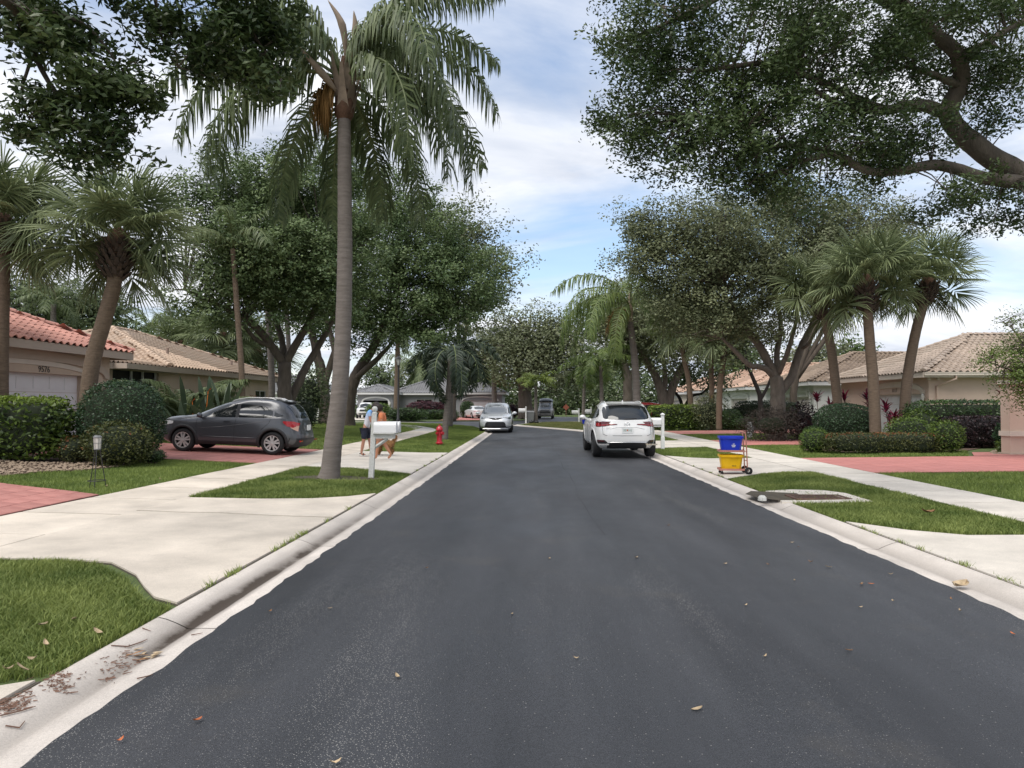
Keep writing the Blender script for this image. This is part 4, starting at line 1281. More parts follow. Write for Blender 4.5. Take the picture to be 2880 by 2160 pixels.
def unit(n):
    d = RNG.normal(size=(n, 3)); return d / np.linalg.norm(d, axis=1, keepdims=True)
def leafquads(C, L, W, up=0.5, nrm=None, nb=1.0):
    """n diamond leaves; returns V,F"""
    n = len(C)
    d = unit(n); d[:, 2] *= 0.6; d /= np.linalg.norm(d, axis=1, keepdims=True)
    if nrm is None:
        nn = unit(n); nn[:, 2] = np.abs(nn[:, 2]) + up
    else:
        nn = nrm + unit(n) * nb
    nn -= d * np.sum(nn * d, 1, keepdims=True)
    nn /= np.linalg.norm(nn, axis=1, keepdims=True) + 1e-9
    s = np.cross(d, nn)
    l = (L * RNG.uniform(0.7, 1.25, n))[:, None]; w = (W * RNG.uniform(0.75, 1.25, n))[:, None]
    b = nn * l * 0.10
    V = np.stack([C - d * l / 2 - b, C + s * w / 2 + d * l * 0.05, C + d * l / 2 - b, C - s * w / 2 + d * l * 0.05], 1).reshape(-1, 3)
    o = np.arange(n) * 4
    F = np.stack([o, o + 1, o + 2, o + 3], -1)
    return V, F
def smooth_path(pts, rad, k=4, wob=0.0):
    pts = [Vector(p) for p in pts]
    out, ro = [], []
    n = len(pts)
    for i in range(n - 1):
        p0, p1, p2, p3 = pts[max(i - 1, 0)], pts[i], pts[i + 1], pts[min(i + 2, n - 1)]
        for j in range(k):
            t = j / k
            q = 0.5 * ((2 * p1) + (p2 - p0) * t + (2 * p0 - 5 * p1 + 4 * p2 - p3) * t * t + (3 * p1 - p0 - 3 * p2 + p3) * t ** 3)
            if wob and (i or j): q = q + Vector((random.uniform(-1, 1), random.uniform(-1, 1), random.uniform(-1, 1))) * wob * rad[i]
            out.append(q); ro.append(rad[i] + (rad[i + 1] - rad[i]) * t)
    out.append(pts[-1]); ro.append(rad[-1])
    return out, ro
def oak(name, label, limbs, blobs, leaf, mat, base, bark='bark_oak', csize=0.35, per=26, twig=0.35, shell=0.45, group=None, trunk_sides=10, cat='tree', tw_r=0.012, spr=9, mass=None):
    """limbs: [(points, radii)] world; blobs: [(centre, (rx,ry,rz), n_leaves)]; leaf=(L,W)"""
    t = thing(name, label, cat, base, 0, group)
    bo = Vector(base)
    mass = mass or csize * 1.9
    mb = MB()
    lp_ = []
    for pts, rad in limbs:
        p, r_ = smooth_path(pts, rad, 5, 0.10)
        mb.tube([q - bo for q in p], r_, trunk_sides if r_[0] > 0.08 else 6)
        lp_ += [np.array(q) for q in p[2:]]
    lp_ = np.array(lp_)
    Cs, Ns, var = [], [], []
    tv = MB()
    for (c, r_, n) in blobs:
        # masses of foliage, each built of leafy sprigs
        nm = max(3, int(n / (per * spr)))
        d = unit(nm); rr = (shell + (1 - shell) * RNG.random(nm) ** 0.6)[:, None]
        mc = np.array(c)[None] + d * rr * np.array(r_)[None]
        nc = nm * spr
        im = np.repeat(np.arange(nm), spr)
        sd = unit(nc) * (RNG.random(nc) ** 0.45)[:, None] * mass * np.array([1, 1, 0.62])[None]
        cc = mc[im] + sd * RNG.uniform(0.75, 1.25, (nm, 1))[im]
        k = RNG.poisson(per, nc)
        idx = np.repeat(np.arange(nc), k)
        g = np.clip(RNG.normal(size=(len(idx), 3)), -1.7, 1.7)
        pts = cc[idx] + g * csize * np.array([1, 1, 0.75])[None] * 0.5
        cv = RNG.uniform(0.1, 0.55, nm)[im] + RNG.normal(0, 0.08, nc)
        Cs.append(pts); Ns.append((pts - mc[im][idx]) / mass * 0.9 + (pts - np.array(c)[None]) / np.array(r_)[None] * 0.5 + np.array([0, 0, 0.7])[None])
        var.append(np.clip(cv[idx] + RNG.normal(0, 0.14, len(idx)), 0, 1))
        if twig:
            for q in cc[RNG.random(nc) < twig]:
                dd = np.linalg.norm(lp_ - q[None], axis=1); a = lp_[int(np.argmin(dd))]
                if dd.min() > 6: continue
                A = Vector(a); Q = Vector(q)
                mid = (A + Q) / 2 + Vector((random.uniform(-.1, .1), random.uniform(-.1, .1), random.uniform(0.0, .25))) * (Q - A).length * 0.6
                tv.tube([A - bo, mid - bo, Q - bo], [tw_r * 2.2, tw_r * 1.3, tw_r * 0.5], 4, False)
    mb.obj('trunk', MATS[bark], t, smooth=True)
    if tv.v: tv.obj('twigs', MATS[bark], t)['kind'] = 'stuff'
    C = np.concatenate(Cs) - np.array(base)[None]
    V, F = leafquads(C, leaf[0], leaf[1], nrm=np.concatenate(Ns), nb=0.75)
    me = npmesh('crown', V, F, MATS[mat], np.concatenate(var))
    link('crown', me, t)
    return t
def pblob(px, py, rx, ry, Y, rY, n):
    """ellipsoid seen at pixel (px,py) with pixel radii, standing at depth Y"""
    c = P(px, py, Y); s = Y / FPX
    return (tuple(c), (rx * s, rY, ry * s), n)
def ppath(pts, rad):
    """limb through pixels with depths: [(px,py,Y)]"""
    return ([P(a, b, c) for a, b, c in pts], rad)

# ---------------------------------------------------------------- palms
def pinnate(L, e0, droop, nl=46, ll=0.62, hang=0.55, wd=0.032, leaf='queen_leaf', seed=1, t0=0.16, plume=0.5, curl=1.2):
    rg = random.Random(seed)
    n = 16
    pts, tang = [Vector((0, 0, 0))], []
    for i in range(n):
        e = R(e0 - droop * ((i + 0.5) / n) ** curl)
        tv = Vector((math.cos(e), 0, math.sin(e)))
        tang.append(tv); pts.append(pts[-1] + tv * (L / n))
    tang.append(tang[-1])
    mb = MB()
    mb.m = 1
    mb.tube(pts, [0.040 * (1 - 0.88 * i / n) * (L / 4) ** 0.5 for i in range(n + 1)], 5, False)
    mb.m = 0
    var = [0.3] * len(mb.f)
    side0 = Vector((0, 1, 0))
    for i in range(nl):
        t = t0 + (1 - t0) * (i + 0.5) / nl
        f = t * n; k = min(int(f), n - 1)
        p = pts[k].lerp(pts[k + 1], f - k); tv = tang[k]
        nv = tv.cross(side0) * -1
        le = ll * (0.45 + 0.75 * math.sin(pi * min(1, 0.12 + t * 0.80)) ** 0.8) * (0.65 if t > 0.93 else 1)
        for s in (-1, 1):
            pl = rg.uniform(-plume, plume)
            d = (side0 * s * 1.0 + tv * rg.uniform(0.45, 0.9) + nv * (0.15 + pl)).normalized()
            l = le * rg.uniform(0.85, 1.12); hg = hang * rg.uniform(0.7, 1.25)
            dn = Vector((0, 0, -1))
            d2 = (d * (1 - hg) + dn * hg).normalized(); d3 = (d * max(0, 1 - 1.7 * hg) + dn * min(1, 1.7 * hg)).normalized()
            a = p; b = a + d * l * 0.3; c = b + d2 * l * 0.4; e_ = c + d3 * l * 0.35
            wv = tv.cross(d).cross(d).normalized()
            w = wd * rg.uniform(0.8, 1.2)
            mb.add([a - wv * w * .35, a + wv * w * .35, b + wv * w * .5, b - wv * w * .5, c + wv * w * .36, c - wv * w * .36, e_], [(0, 1, 2, 3), (3, 2, 4, 5), (5, 4, 6)])
            q = min(1, max(0, rg.gauss(0.4, 0.22)))
            var += [q] * 3
    me = mb.mesh('frond', [MATS[leaf], MATS['rachis']])
    a = me.attributes.new('var', 'FLOAT', 'FACE'); a.data.foreach_set('value', np.array(var, dtype=np.float32))
    return me
def fan(Lp, e0, Lb, ns=34, wd=0.035, leaf='fan_leaf', seed=1, sag=0.5):
    rg = random.Random(seed)
    mb = MB(); mb.m = 1
    e = R(e0)
    pts = [Vector((0, 0, 0))]
    n = 6
    for i in range(n):
        ee = e - R(26) * (i / n)
        pts.append(pts[-1] + Vector((math.cos(ee), 0, math.sin(ee))) * Lp / n)
    tv = (pts[-1] - pts[-2]).normalized()
    mb.tube(pts, [0.024 - 0.012 * i / n for i in range(n + 1)], 4, False)
    mb.m = 0
    var = [0.25] * len(mb.f)
    side = Vector((0, 1, 0)); hub = pts[-1]
    up = tv.cross(side) * -1
    roll = rg.uniform(-0.9, 0.9)
    sd = side * math.cos(roll) + up * math.sin(roll); nv = up * math.cos(roll) - side * math.sin(roll)
    dn = Vector((0, 0, -1))
    # the rib carries on into the blade and curves down, the segments leave it in turn
    rib = [hub]; d = tv
    for i in range(4):
        d = (d + dn * 0.16 * sag).normalized(); rib.append(rib[-1] + d * Lb * 0.09)
    for i in range(ns):
        u = (i + 0.5) / ns * 2 - 1
        th = R(150) * u
        base = rib[min(4, int((1 - abs(u)) * 5))]
        d = (tv * math.cos(th) + sd * math.sin(th) + nv * 0.22 * abs(math.sin(th))).normalized()
        l = Lb * (0.62 + 0.38 * math.cos(th * 0.55)) * rg.uniform(0.9, 1.08)
        s1 = sag * rg.uniform(0.6, 1.3)
        b = base + d * l * 0.42
        d2 = (d + dn * s1 * 0.45).normalized(); c = b + d2 * l * 0.32
        d3 = (d + dn * s1 * 1.7).normalized(); f = c + d3 * l * 0.28
        wv = d.cross(nv)
        wv = wv.normalized() if wv.length > 1e-3 else side
        wv = (wv + nv * (0.5 if i % 2 else -0.5)).normalized()
        w = wd * rg.uniform(0.85, 1.15)
        mb.add([base - wv * w * .3, base + wv * w * .3, b + wv * w * .6, b - wv * w * .6, c + wv * w * .38, c - wv * w * .38, f], [(0, 1, 2, 3), (3, 2, 4, 5), (5, 4, 6)])
        q = min(1, max(0, rg.gauss(0.36, 0.22)))
        var += [q * 0.8, q, min(1, q + 0.25)]
    me = mb.mesh('frond', [MATS[leaf], MATS['rachis']])
    a = me.attributes.new('var', 'FLOAT', 'FACE'); a.data.foreach_set('value', np.array(var, dtype=np.float32))
    return me
FANS = {}
def fanset(leaf='fan_leaf'):
    if leaf not in FANS:
        FANS[leaf] = {}
        for e in (84, 70, 56, 42, 28, 14, 0, -16, -34):
            FANS[leaf][e] = [fan(0.92, e, 1.12, 46, 0.036, leaf, seed=e * 7 + k, sag=0.22 + 0.14 * k) for k in range(4)]
    return FANS[leaf]
def palm_trunk(pts, rad, rings=0.0, sides=12):
    p, r_ = smooth_path(pts, rad, 8)
    if rings:
        r_ = [a * (1 + rings * (1 if i % 2 else -1)) for i, a in enumerate(r_)]
    mb = MB(); mb.tube(p, r_, sides)
    return mb
def sabal(label, pts, rad, scale=1.0, nf=50, boots=0.55, seed=1, group='cabbage palms with fan leaves', leaf='fan_leaf', drop=0, name='sabal_palm'):
    """pts world from foot to heart of the crown"""
    rg = random.Random(seed)
    base = Vector(pts[0])
    t = thing(name, label, 'palm tree', base, 0, group)
    rel = [Vector(p) - base for p in pts]
    palm_trunk(rel, rad, 0.012).obj('trunk', MATS['bark_sabal'], t, smooth=True)
    top = rel[-1]; ax = (rel[-1] - rel[-2]).normalized()
    # persistent leaf bases (boots) under the crown
    if boots:
        mb = MB()
        nb = 96
        for k in range(nb):
            u = k / nb
            a = k * 2.4
            h = -boots * 2.4 * (1 - u) * scale
            rr = rad[-1] * (1.02 + 0.85 * math.sin(pi * min(1, u * 0.8 + 0.05)))
            dirv = Vector((math.cos(a), math.sin(a), 0))
            p = top + ax * h + dirv * rr
            up = (Vector((0, 0, 1)) * 0.75 + dirv * rg.uniform(0.5, 1.0)).normalized()
            w = Vector((-math.sin(a), math.cos(a), 0)) * 0.065 * scale
            l = rg.uniform(0.20, 0.32) * scale
            q = p + up * l
            mb.add([p - w, p + w, q + w * .55, q - w * .55, p - w + dirv * .035, p + w + dirv * .035, q + w * .5 + dirv * .02, q - w * .5 + dirv * .02],
                   [(0, 1, 2, 3), (4, 7, 6, 5), (0, 4, 5, 1), (2, 6, 7, 3), (1, 5, 6, 2), (0, 3, 7, 4)])
        b = mb.obj('boots', MATS['boot'], t); b['kind'] = 'stuff'
    mb = MB(); mb.sphere(top - ax * 0.05 * scale, 0.30 * scale, 10, 7, 1, 1, 1.5); mb.obj('crown_heart', MATS['boot_fibre'], t, smooth=True)
    fs = fanset(leaf)
    es = sorted(fs.keys(), reverse=True)
    for k in range(nf):
        u = (k + 0.5) / nf
        e = es[min(len(es) - 1, int(u ** 0.9 * len(es)))]
        a = k * 2.39996 + rg.uniform(-0.25, 0.25)
        if e < 26 and boots and 215 < math.degrees(a) % 360 < 325: continue
        me = rg.choice(fs[e])
        o = link('frond', me, t, top + Vector((0, 0, 0.12 * scale)), (rg.uniform(-0.12, 0.12), rg.uniform(-0.1, 0.1), a))
        s = scale * rg.uniform(0.86, 1.1)
        o.scale = (s, s, s)
    return t
PIN = {}
def pin(key, **kw):
    if key not in PIN: PIN[key] = pinnate(**kw)
    return PIN[key]
def queen(label, pts, rad, fr, leaf='queen_leaf', scale=1.0, seed=1, group='feather-leaved palms', name='queen_palm', ll=0.62, hang=0.55, nl=46, wd=0.034, shaft=None, dry=0, plume=0.5, bark='bark_palm', t0=0.16, lift=0.1, curl=1.2):
    """fr = [(azimuth, elevation, droop, length)]"""
    rg = random.Random(seed)
    base = Vector(pts[0])
    t = thing(name, label, 'palm tree', base, 0, group)
    rel = [Vector(p) - base for p in pts]
    palm_trunk(rel, rad, 0.010, 14).obj('trunk', MATS[bark], t, smooth=True)
    top = rel[-1]
    if shaft:
        l, r0, m_ = shaft
        mb = MB(); mb.lathe([(rad[-1] * 1.0, -0.02), (r0, l * 0.12), (r0 * 0.95, l * 0.4), (r0 * 0.55, l * 0.85), (r0 * 0.25, l)], 12, top); mb.obj('crown_shaft', MATS[m_], t, smooth=True)
    for k, (a, e, d, L) in enumerate(fr):
        ee = int(round(e / 8.0) * 8); dd = int(round(d / 10.0) * 10); LL = round(L * 4) / 4
        lf = 'dry_frond' if k < dry else leaf
        key = (lf, ee, dd, LL, ll, hang, nl, plume, curl, k % 3)
        me = pin(key, L=LL, e0=ee, droop=dd, nl=nl, ll=ll, hang=hang, wd=wd, leaf=lf, seed=hash((ee, dd, k % 3)) % 9999, plume=plume, t0=t0, curl=curl)
        off = Vector((0, 0, (shaft[0] * 0.55 if shaft else lift)))
        o = link('frond', me, t, top + off * scale, (rg.uniform(-0.08, 0.08), 0, R(a)))
        o.scale = (scale, scale, scale)
    return t
def fr_ring(n, e_hi=75, e_lo=-10, droop=75, L=3.0, seed=1, dl=0.15):
    rg = random.Random(seed)
    out = []
    for k in range(n):
        u = (k + 0.5) / n
        out.append((k * 137.5 + rg.uniform(-12, 12), e_hi + (e_lo - e_hi) * u, droop * rg.uniform(0.8, 1.2), L * rg.uniform(1 - dl, 1 + dl)))
    return out

# ---------------------------------------------------------------- shrubs and hedges
def shrub(name, label, c, rad, n, leaf, mat, p=2.2, core='foliage_core', jitter=0.07, topbright=0.0, cat='bush', group=None, flowers=None, stems=True, coresc=0.86, lump=0.06, nb=0.7, rz=0.0, zmin=-0.98, vb=0.32):
    """superellipsoid clipped plant; c = centre on the ground"""
    base = (c[0], c[1], Hh(c[0], c[1]) if len(c) < 3 else c[2])
    t = thing(name, label, cat, base, rz, group)
    r_ = np.array(rad)
    def surf(m_):
        d = unit(m_); k = (np.abs(d) ** p).sum(1) ** (-1 / p)
        q = d * k[:, None]
        return q
    q = surf(int(n * 1.15)); q = q[q[:, 2] > zmin][:n]
    lf = 1 + lump * np.sin(q[:, 0] * 9 + 2 * np.sin(q[:, 1] * 7)) * np.sin(q[:, 2] * 8 + q[:, 1] * 6) + RNG.normal(0, jitter, len(q))
    pos = q * r_[None] * lf[:, None]
    nrm = q ** 1 / r_[None]; nrm /= np.linalg.norm(nrm, axis=1, keepdims=True)
    pos[:, 2] += r_[2]
    pos[:, 2] = np.maximum(pos[:, 2], 0.03)
    V, F = leafquads(pos, leaf[0], leaf[1], nrm=nrm, nb=nb)
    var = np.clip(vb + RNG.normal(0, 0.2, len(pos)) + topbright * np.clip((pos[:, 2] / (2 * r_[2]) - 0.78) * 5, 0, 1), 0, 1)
    link('foliage', npmesh('foliage', V, F, MATS[mat], var), t)
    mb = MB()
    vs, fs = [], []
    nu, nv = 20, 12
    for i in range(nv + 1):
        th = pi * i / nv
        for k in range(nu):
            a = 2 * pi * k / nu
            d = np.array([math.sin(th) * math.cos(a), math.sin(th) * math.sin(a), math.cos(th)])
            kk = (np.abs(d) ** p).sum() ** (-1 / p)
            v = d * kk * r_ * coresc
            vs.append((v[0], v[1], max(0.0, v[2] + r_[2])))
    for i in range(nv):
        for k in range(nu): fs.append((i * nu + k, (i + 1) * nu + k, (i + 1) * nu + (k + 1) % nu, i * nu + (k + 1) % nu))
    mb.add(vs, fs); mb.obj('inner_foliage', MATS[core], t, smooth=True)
    if stems:
        mb = MB()
        for k in range(7):
            a = k * 0.9 + 0.3
            mb.tube([(0.25 * rad[0] * math.cos(a), 0.25 * rad[1] * math.sin(a), -0.03), (0.55 * rad[0] * math.cos(a), 0.55 * rad[1] * math.sin(a), rad[2] * 0.8)], [0.02, 0.012], 5)
        mb.obj('stems', MATS['bark_oak'], t)
    if flowers:
        fm, fn, zlo, fL = flowers
        q = surf(fn * 4); q = q[(q[:, 2] > zlo)][:fn]
        pos = q * r_[None] * 1.04; pos[:, 2] += r_[2]
        idx = np.repeat(np.arange(len(pos)), 8)
        pos = pos[idx] + RNG.normal(0, fL * 0.5, (len(idx), 3))
        V, F = leafquads(pos, fL, fL * 0.7)
        link('flowers', npmesh('flowers', V, F, MATS[fm], RNG.random(len(pos))), t)['kind'] = 'stuff'
    return t
def strap_leaf(mb, p, d, L, W, sag, fold=0.0):
    """long blade leaf from p along d, sagging"""
    dn = Vector((0, 0, -1)); s = d.cross(Vector((0, 0, 1)))
    s = s.normalized() if s.length > 1e-3 else Vector((1, 0, 0))
    pr = [(0.0, 0.35), (0.3, 1.0), (0.6, 0.9), (0.85, 0.5), (1.0, 0.0)]
    vs = []; q = Vector(p); last = 0
    for u, w in pr:
        dd = (d + dn * sag * u * u).normalized()
        q = q + dd * L * (u - last); last = u
        vs += [q - s * W * w / 2, q + s * W * w / 2]
    fs = [(2 * i, 2 * i + 1, 2 * i + 3, 2 * i + 2) for i in range(4)]
    mb.add(vs, fs)
def ti_plant(label, c, heights, seed=1, group='red-leaved ti plants'):
    rg = random.Random(seed)
    base = (c[0], c[1], Hh(c[0], c[1]))
    t = thing('ti_plant', label, 'plant', base, 0, group)
    mb = MB(); tips = []
    for k, h in enumerate(heights):
        a = rg.uniform(0, 6.28); o = Vector((0.12 * math.cos(a), 0.12 * math.sin(a), 0)); e = Vector((rg.uniform(-.3, .3), rg.uniform(-.2, .2), h))
        mb.tube([o, o + e * 0.5 + Vector((rg.uniform(-.06, .06), 0, 0)), o + e], [0.018, 0.015, 0.012], 6); tips.append(o + e)
    mb.obj('stem', MATS['bark_pale'], t)
    for q in tips:
        lb = MB(); 
        for i in range(26):
            a = i * 2.4; e = R(rg.uniform(5, 80))
            d = Vector((math.cos(a) * math.cos(e), math.sin(a) * math.cos(e), math.sin(e)))
            strap_leaf(lb, q + Vector((0, 0, -0.22 + 0.24 * i / 26)), d, rg.uniform(0.30, 0.46), 0.075, rg.uniform(0.2, 1.0))
        me = lb.mesh('leaf_rosette', MATS['ti_leaf'])
        a = me.attributes.new('var', 'FLOAT', 'FACE'); a.data.foreach_set('value', np.repeat(np.array([rg.random() for _ in range(26)], dtype=np.float32), 4))
        link('leaf_rosette', me, t)
    return t
# ================================================================== planting
def gp(px, Y, up=0.0):
    """point on the ground under pixel column px at depth Y"""
    x = P(px, 1138, Y).x
    return Vector((x, Y, Hh(x, Y) + up))
# ---- overhanging oak, trunk left of the camera
b = Vector((-5.2, 2.4, Hh(-5.2, 2.4)))
limbs = [([b, (-5.1, 2.7, 2.2), (-4.9, 3.4, 4.0), (-4.7, 4.8, 5.2), P(-90, -60, 6.8)], [0.30, 0.25, 0.2, 0.15, 0.10]),
         ppath([(-90, -60, 6.8), (40, 20, 7.6), (95, 150, 8.0), (160, 270, 8.1), (225, 370, 8.2), (260, 440, 8.2)], [0.09, 0.06, 0.035, 0.024, 0.015, 0.006]),
         ppath([(95, 150, 8.0), (60, 260, 8.0), (80, 330, 8.0)], [0.022, 0.014, 0.006]),
         ppath([(40, 20, 7.6), (220, 60, 8.0), (310, 150, 8.2), (350, 230, 8.2)], [0.03, 0.024, 0.015, 0.006]),
         ppath([(-90, -60, 6.8), (200, -180, 7.8), (430, -110, 8.4), (600, -10, 8.6), (720, 110, 8.7), (790, 220, 8.7)], [0.09, 0.07, 0.05, 0.035, 0.02, 0.008]),
         ppath([(430, -110, 8.4), (440, 20, 8.3), (460, 120, 8.3), (500, 190, 8.3)], [0.025, 0.018, 0.01, 0.005])]
bl = [pblob(60, 90, 125, 110, 8, .8, 1900), pblob(210, 170, 125, 130, 8, .8, 1900), pblob(110, 290, 90, 80, 8, .6, 1100), pblob(250, 330, 95, 90, 8.1, .6, 1300), pblob(235, 435, 85, 42, 8.1, .5, 650), pblob(330, 420, 55, 32, 8.1, .4, 220),
      pblob(60, 340, 50, 35, 8, .4, 260), pblob(345, 240, 50, 40, 8.1, .4, 240), pblob(465, 110, 55, 70, 8.4, .5, 450), pblob(530, 60, 60, 80, 8.4, .6, 550), pblob(640, 110, 110, 110, 8.6, .8, 1700), pblob(715, 150, 88, 110, 8.7, .8, 1800),
      pblob(760, 40, 85, 80, 8.7, .7, 1400), pblob(755, 240, 48, 45, 8.7, .5, 450), pblob(560, 165, 45, 35, 8.4, .4, 240), pblob(250, -70, 330, 120, 8, 1.1, 2600), pblob(660, -80, 240, 110, 8.6, 1.0, 2000), pblob(405, 265, 22, 20, 8.1, .2, 40)]
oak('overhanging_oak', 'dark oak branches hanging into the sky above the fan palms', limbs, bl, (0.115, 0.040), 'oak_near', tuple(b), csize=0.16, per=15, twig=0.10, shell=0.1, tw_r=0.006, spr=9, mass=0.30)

# ---- big oak on the right, trunk outside the view
b = Vector((10.3, 11.9, Hh(10.3, 11.9)))
limbs = [([b, (10.2, 11.8, 1.8), (9.9, 11.7, 3.6), P(2990, 555, 11.6), P(2880, 498, 11.5), P(2770, 430, 11.5), P(2690, 360, 11.5), P(2668, 305, 11.4), P(2702, 230, 11.3), P(2690, 150, 11), P(2610, 80, 10.8), P(2530, 0, 10.6)], [0.44, 0.40, 0.34, 0.24, 0.185, 0.165, 0.15, 0.14, 0.125, 0.11, 0.09, 0.07]),
         ppath([(2905, 512, 11.5), (2790, 505, 11.2), (2640, 465, 11.0), (2540, 478, 10.8), (2440, 480, 10.6), (2340, 430, 10.4), (2210, 408, 10.2), (2140, 430, 10)], [0.12, 0.10, 0.082, 0.07, 0.06, 0.045, 0.034, 0.018]),
         ppath([(2340, 430, 10.4), (2290, 445, 10.2), (2230, 460, 10.1), (2190, 480, 10)], [0.05, 0.045, 0.035, 0.015]),
         ppath([(2668, 318, 11.4), (2580, 295, 11), (2480, 310, 10.7), (2380, 300, 10.4), (2290, 255, 10.2)], [0.11, 0.09, 0.07, 0.05, 0.03]),
         ppath([(2700, 240, 11.3), (2640, 215, 11.0), (2570, 190, 10.8)], [0.07, 0.05, 0.03]),
         ppath([(2480, 310, 10.7), (2330, 240, 10.3), (2180, 180, 10.0), (2040, 190, 9.8), (1970, 200, 9.7)], [0.06, 0.05, 0.04, 0.03, 0.012]),
         ppath([(2140, 430, 10), (2080, 350, 9.9), (1950, 330, 9.8)], [0.03, 0.02, 0.01]),
         ppath([(2610, 80, 10.8), (2400, -40, 10.6), (2150, -60, 10.2), (1950, 30, 10), (1820, 90, 9.9)], [0.09, 0.08, 0.06, 0.04, 0.015]),
         ppath([(2700, 180, 11.1), (2790, 110, 11.2), (2880, 60, 11.3)], [0.08, 0.06, 0.05])]
bl = [pblob(1850, 100, 160, 120, 10, 1.0, 5896), pblob(1790, 290, 115, 120, 10, .9, 3650), pblob(1950, 370, 170, 130, 10, 1.1, 6458), pblob(2120, 180, 230, 170, 10.2, 1.5, 11232), pblob(2180, 400, 170, 120, 10.2, 1.1, 6458),
      pblob(2060, 500, 130, 60, 10.1, .7, 2106), pblob(2240, 540, 130, 60, 10.3, .7, 2106), pblob(2390, 150, 220, 180, 10.6, 1.6, 10530), pblob(2380, 370, 150, 110, 10.6, 1.0, 5335), pblob(2640, 110, 210, 150, 11, 1.5, 9126), pblob(2560, 380, 110, 90, 11, .8, 3088),
      pblob(2790, 300, 110, 130, 11.4, 1.0, 3650), pblob(2620, 560, 80, 60, 11, .6, 1263), pblob(2740, 570, 60, 80, 11.3, .6, 1263), pblob(2850, 560, 60, 90, 11.5, .6, 1544), pblob(2200, -130, 560, 150, 10.4, 2.0, 12636), pblob(2760, -100, 260, 150, 11.2, 1.4, 5616), pblob(2480, 480, 90, 50, 10.8, .5, 1263), pblob(2840, 150, 70, 100, 11.4, .8, 1825), pblob(1720, 110, 50, 30, 9.9, .3, 252), pblob(1740, 400, 50, 40, 9.9, .4, 364)]
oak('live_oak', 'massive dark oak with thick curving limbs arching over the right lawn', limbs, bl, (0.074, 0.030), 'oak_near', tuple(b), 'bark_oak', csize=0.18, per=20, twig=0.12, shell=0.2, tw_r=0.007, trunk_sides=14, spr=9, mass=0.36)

# ---- left row of oaks behind the grey car
b = gp(805, 31)
limbs = [ppath([(808, 1262, 31), (804, 1150, 31), (800, 1080, 31), (800, 1022, 31)], [0.42, 0.33, 0.29, 0.27]),
         ppath([(800, 1025, 31), (742, 945, 30.5), (700, 905, 30), (665, 885, 29.5), (590, 845, 29), (520, 815, 28.5)], [0.20, 0.17, 0.15, 0.12, 0.09, 0.05]),
         ppath([(770, 980, 30.7), (720, 955, 30.2), (690, 920, 29.9), (672, 900, 29.8)], [0.10, 0.09, 0.08, 0.05]),
         ppath([(802, 1020, 31), (850, 940, 31), (885, 870, 31), (905, 780, 31)], [0.19, 0.16, 0.13, 0.07]),
         ppath([(800, 1020, 31), (792, 950, 31.5), (768, 880, 32), (752, 790, 32)], [0.16, 0.14, 0.11, 0.06]),
         ppath([(816, 1130, 31.3), (850, 1055, 31.6), (880, 1000, 32), (920, 930, 32), (960, 850, 32)], [0.20, 0.18, 0.16, 0.13, 0.07])]
bl = [pblob(640, 620, 110, 120, 30, 2.5, 9425), pblob(740, 530, 140, 100, 31, 3, 13050), pblob(900, 510, 150, 105, 31, 3, 13775), pblob(760, 700, 160, 120, 29.5, 2.5, 15950), pblob(920, 690, 160, 140, 30, 3, 17400), pblob(630, 770, 90, 80, 29, 1.8, 5800), pblob(860, 840, 160, 75, 30, 2.2, 10150), pblob(555, 835, 65, 40, 28.8, 1.2, 1595), pblob(600, 885, 55, 30, 29, 1.0, 1015), pblob(700, 820, 90, 70, 29.5, 1.5, 4640), pblob(860, 620, 200, 150, 33, 2, 8700), pblob(570, 560, 50, 60, 30, 1.5, 1885)]
oak('oak_tree', 'spreading green oak whose trunk forks just behind the grey crossover', limbs, bl, (0.145, 0.075), 'oak_leaf', tuple(b), csize=0.40, per=32, twig=0.05, shell=0.3, spr=9, mass=1.15, group='oaks along the left side', tw_r=0.02)
b = gp(977, 46)
limbs = [ppath([(975, 1206, 46), (978, 1150, 46), (990, 1090, 46), (1010, 1040, 46), (1045, 985, 45.5), (1085, 900, 45), (1110, 820, 45)], [0.62, 0.46, 0.40, 0.36, 0.27, 0.2, 0.1]),
         ppath([(1000, 1065, 46), (1050, 1020, 45), (1085, 985, 44.5), (1130, 930, 44)], [0.22, 0.18, 0.14, 0.07]),
         ppath([(985, 1100, 46), (950, 1020, 46.5), (930, 940, 47), (900, 850, 47)], [0.25, 0.22, 0.17, 0.1])]
bl = [pblob(1060, 640, 160, 140, 44, 3.5, 13300), pblob(1190, 690, 150, 130, 44, 3.5, 13300), pblob(1290, 790, 140, 125, 43, 3.0, 12600), pblob(1120, 820, 180, 120, 43, 3.0, 13300), pblob(1230, 910, 150, 75, 42.5, 2.5, 7699), pblob(1040, 920, 130, 75, 44, 2.5, 5880), pblob(1110, 550, 120, 85, 45, 2.5, 5600), pblob(960, 800, 140, 120, 45, 3, 7699)]
oak('oak_tree', 'oak with a thick dark trunk leaning towards the street behind the people', limbs, bl, (0.19, 0.10), 'oak_leaf', tuple(b), csize=0.5, per=32, twig=0.04, shell=0.3, spr=8, mass=1.4, group='oaks along the left side', tw_r=0.025)
b = gp(915, 55)
limbs = [ppath([(917, 1192, 55), (912, 1120, 55), (905, 1060, 55), (890, 990, 55), (870, 900, 55)], [0.62, 0.48, 0.42, 0.34, 0.2]), ppath([(908, 1090, 55), (935, 1010, 55), (960, 920, 55)], [0.3, 0.25, 0.15])]
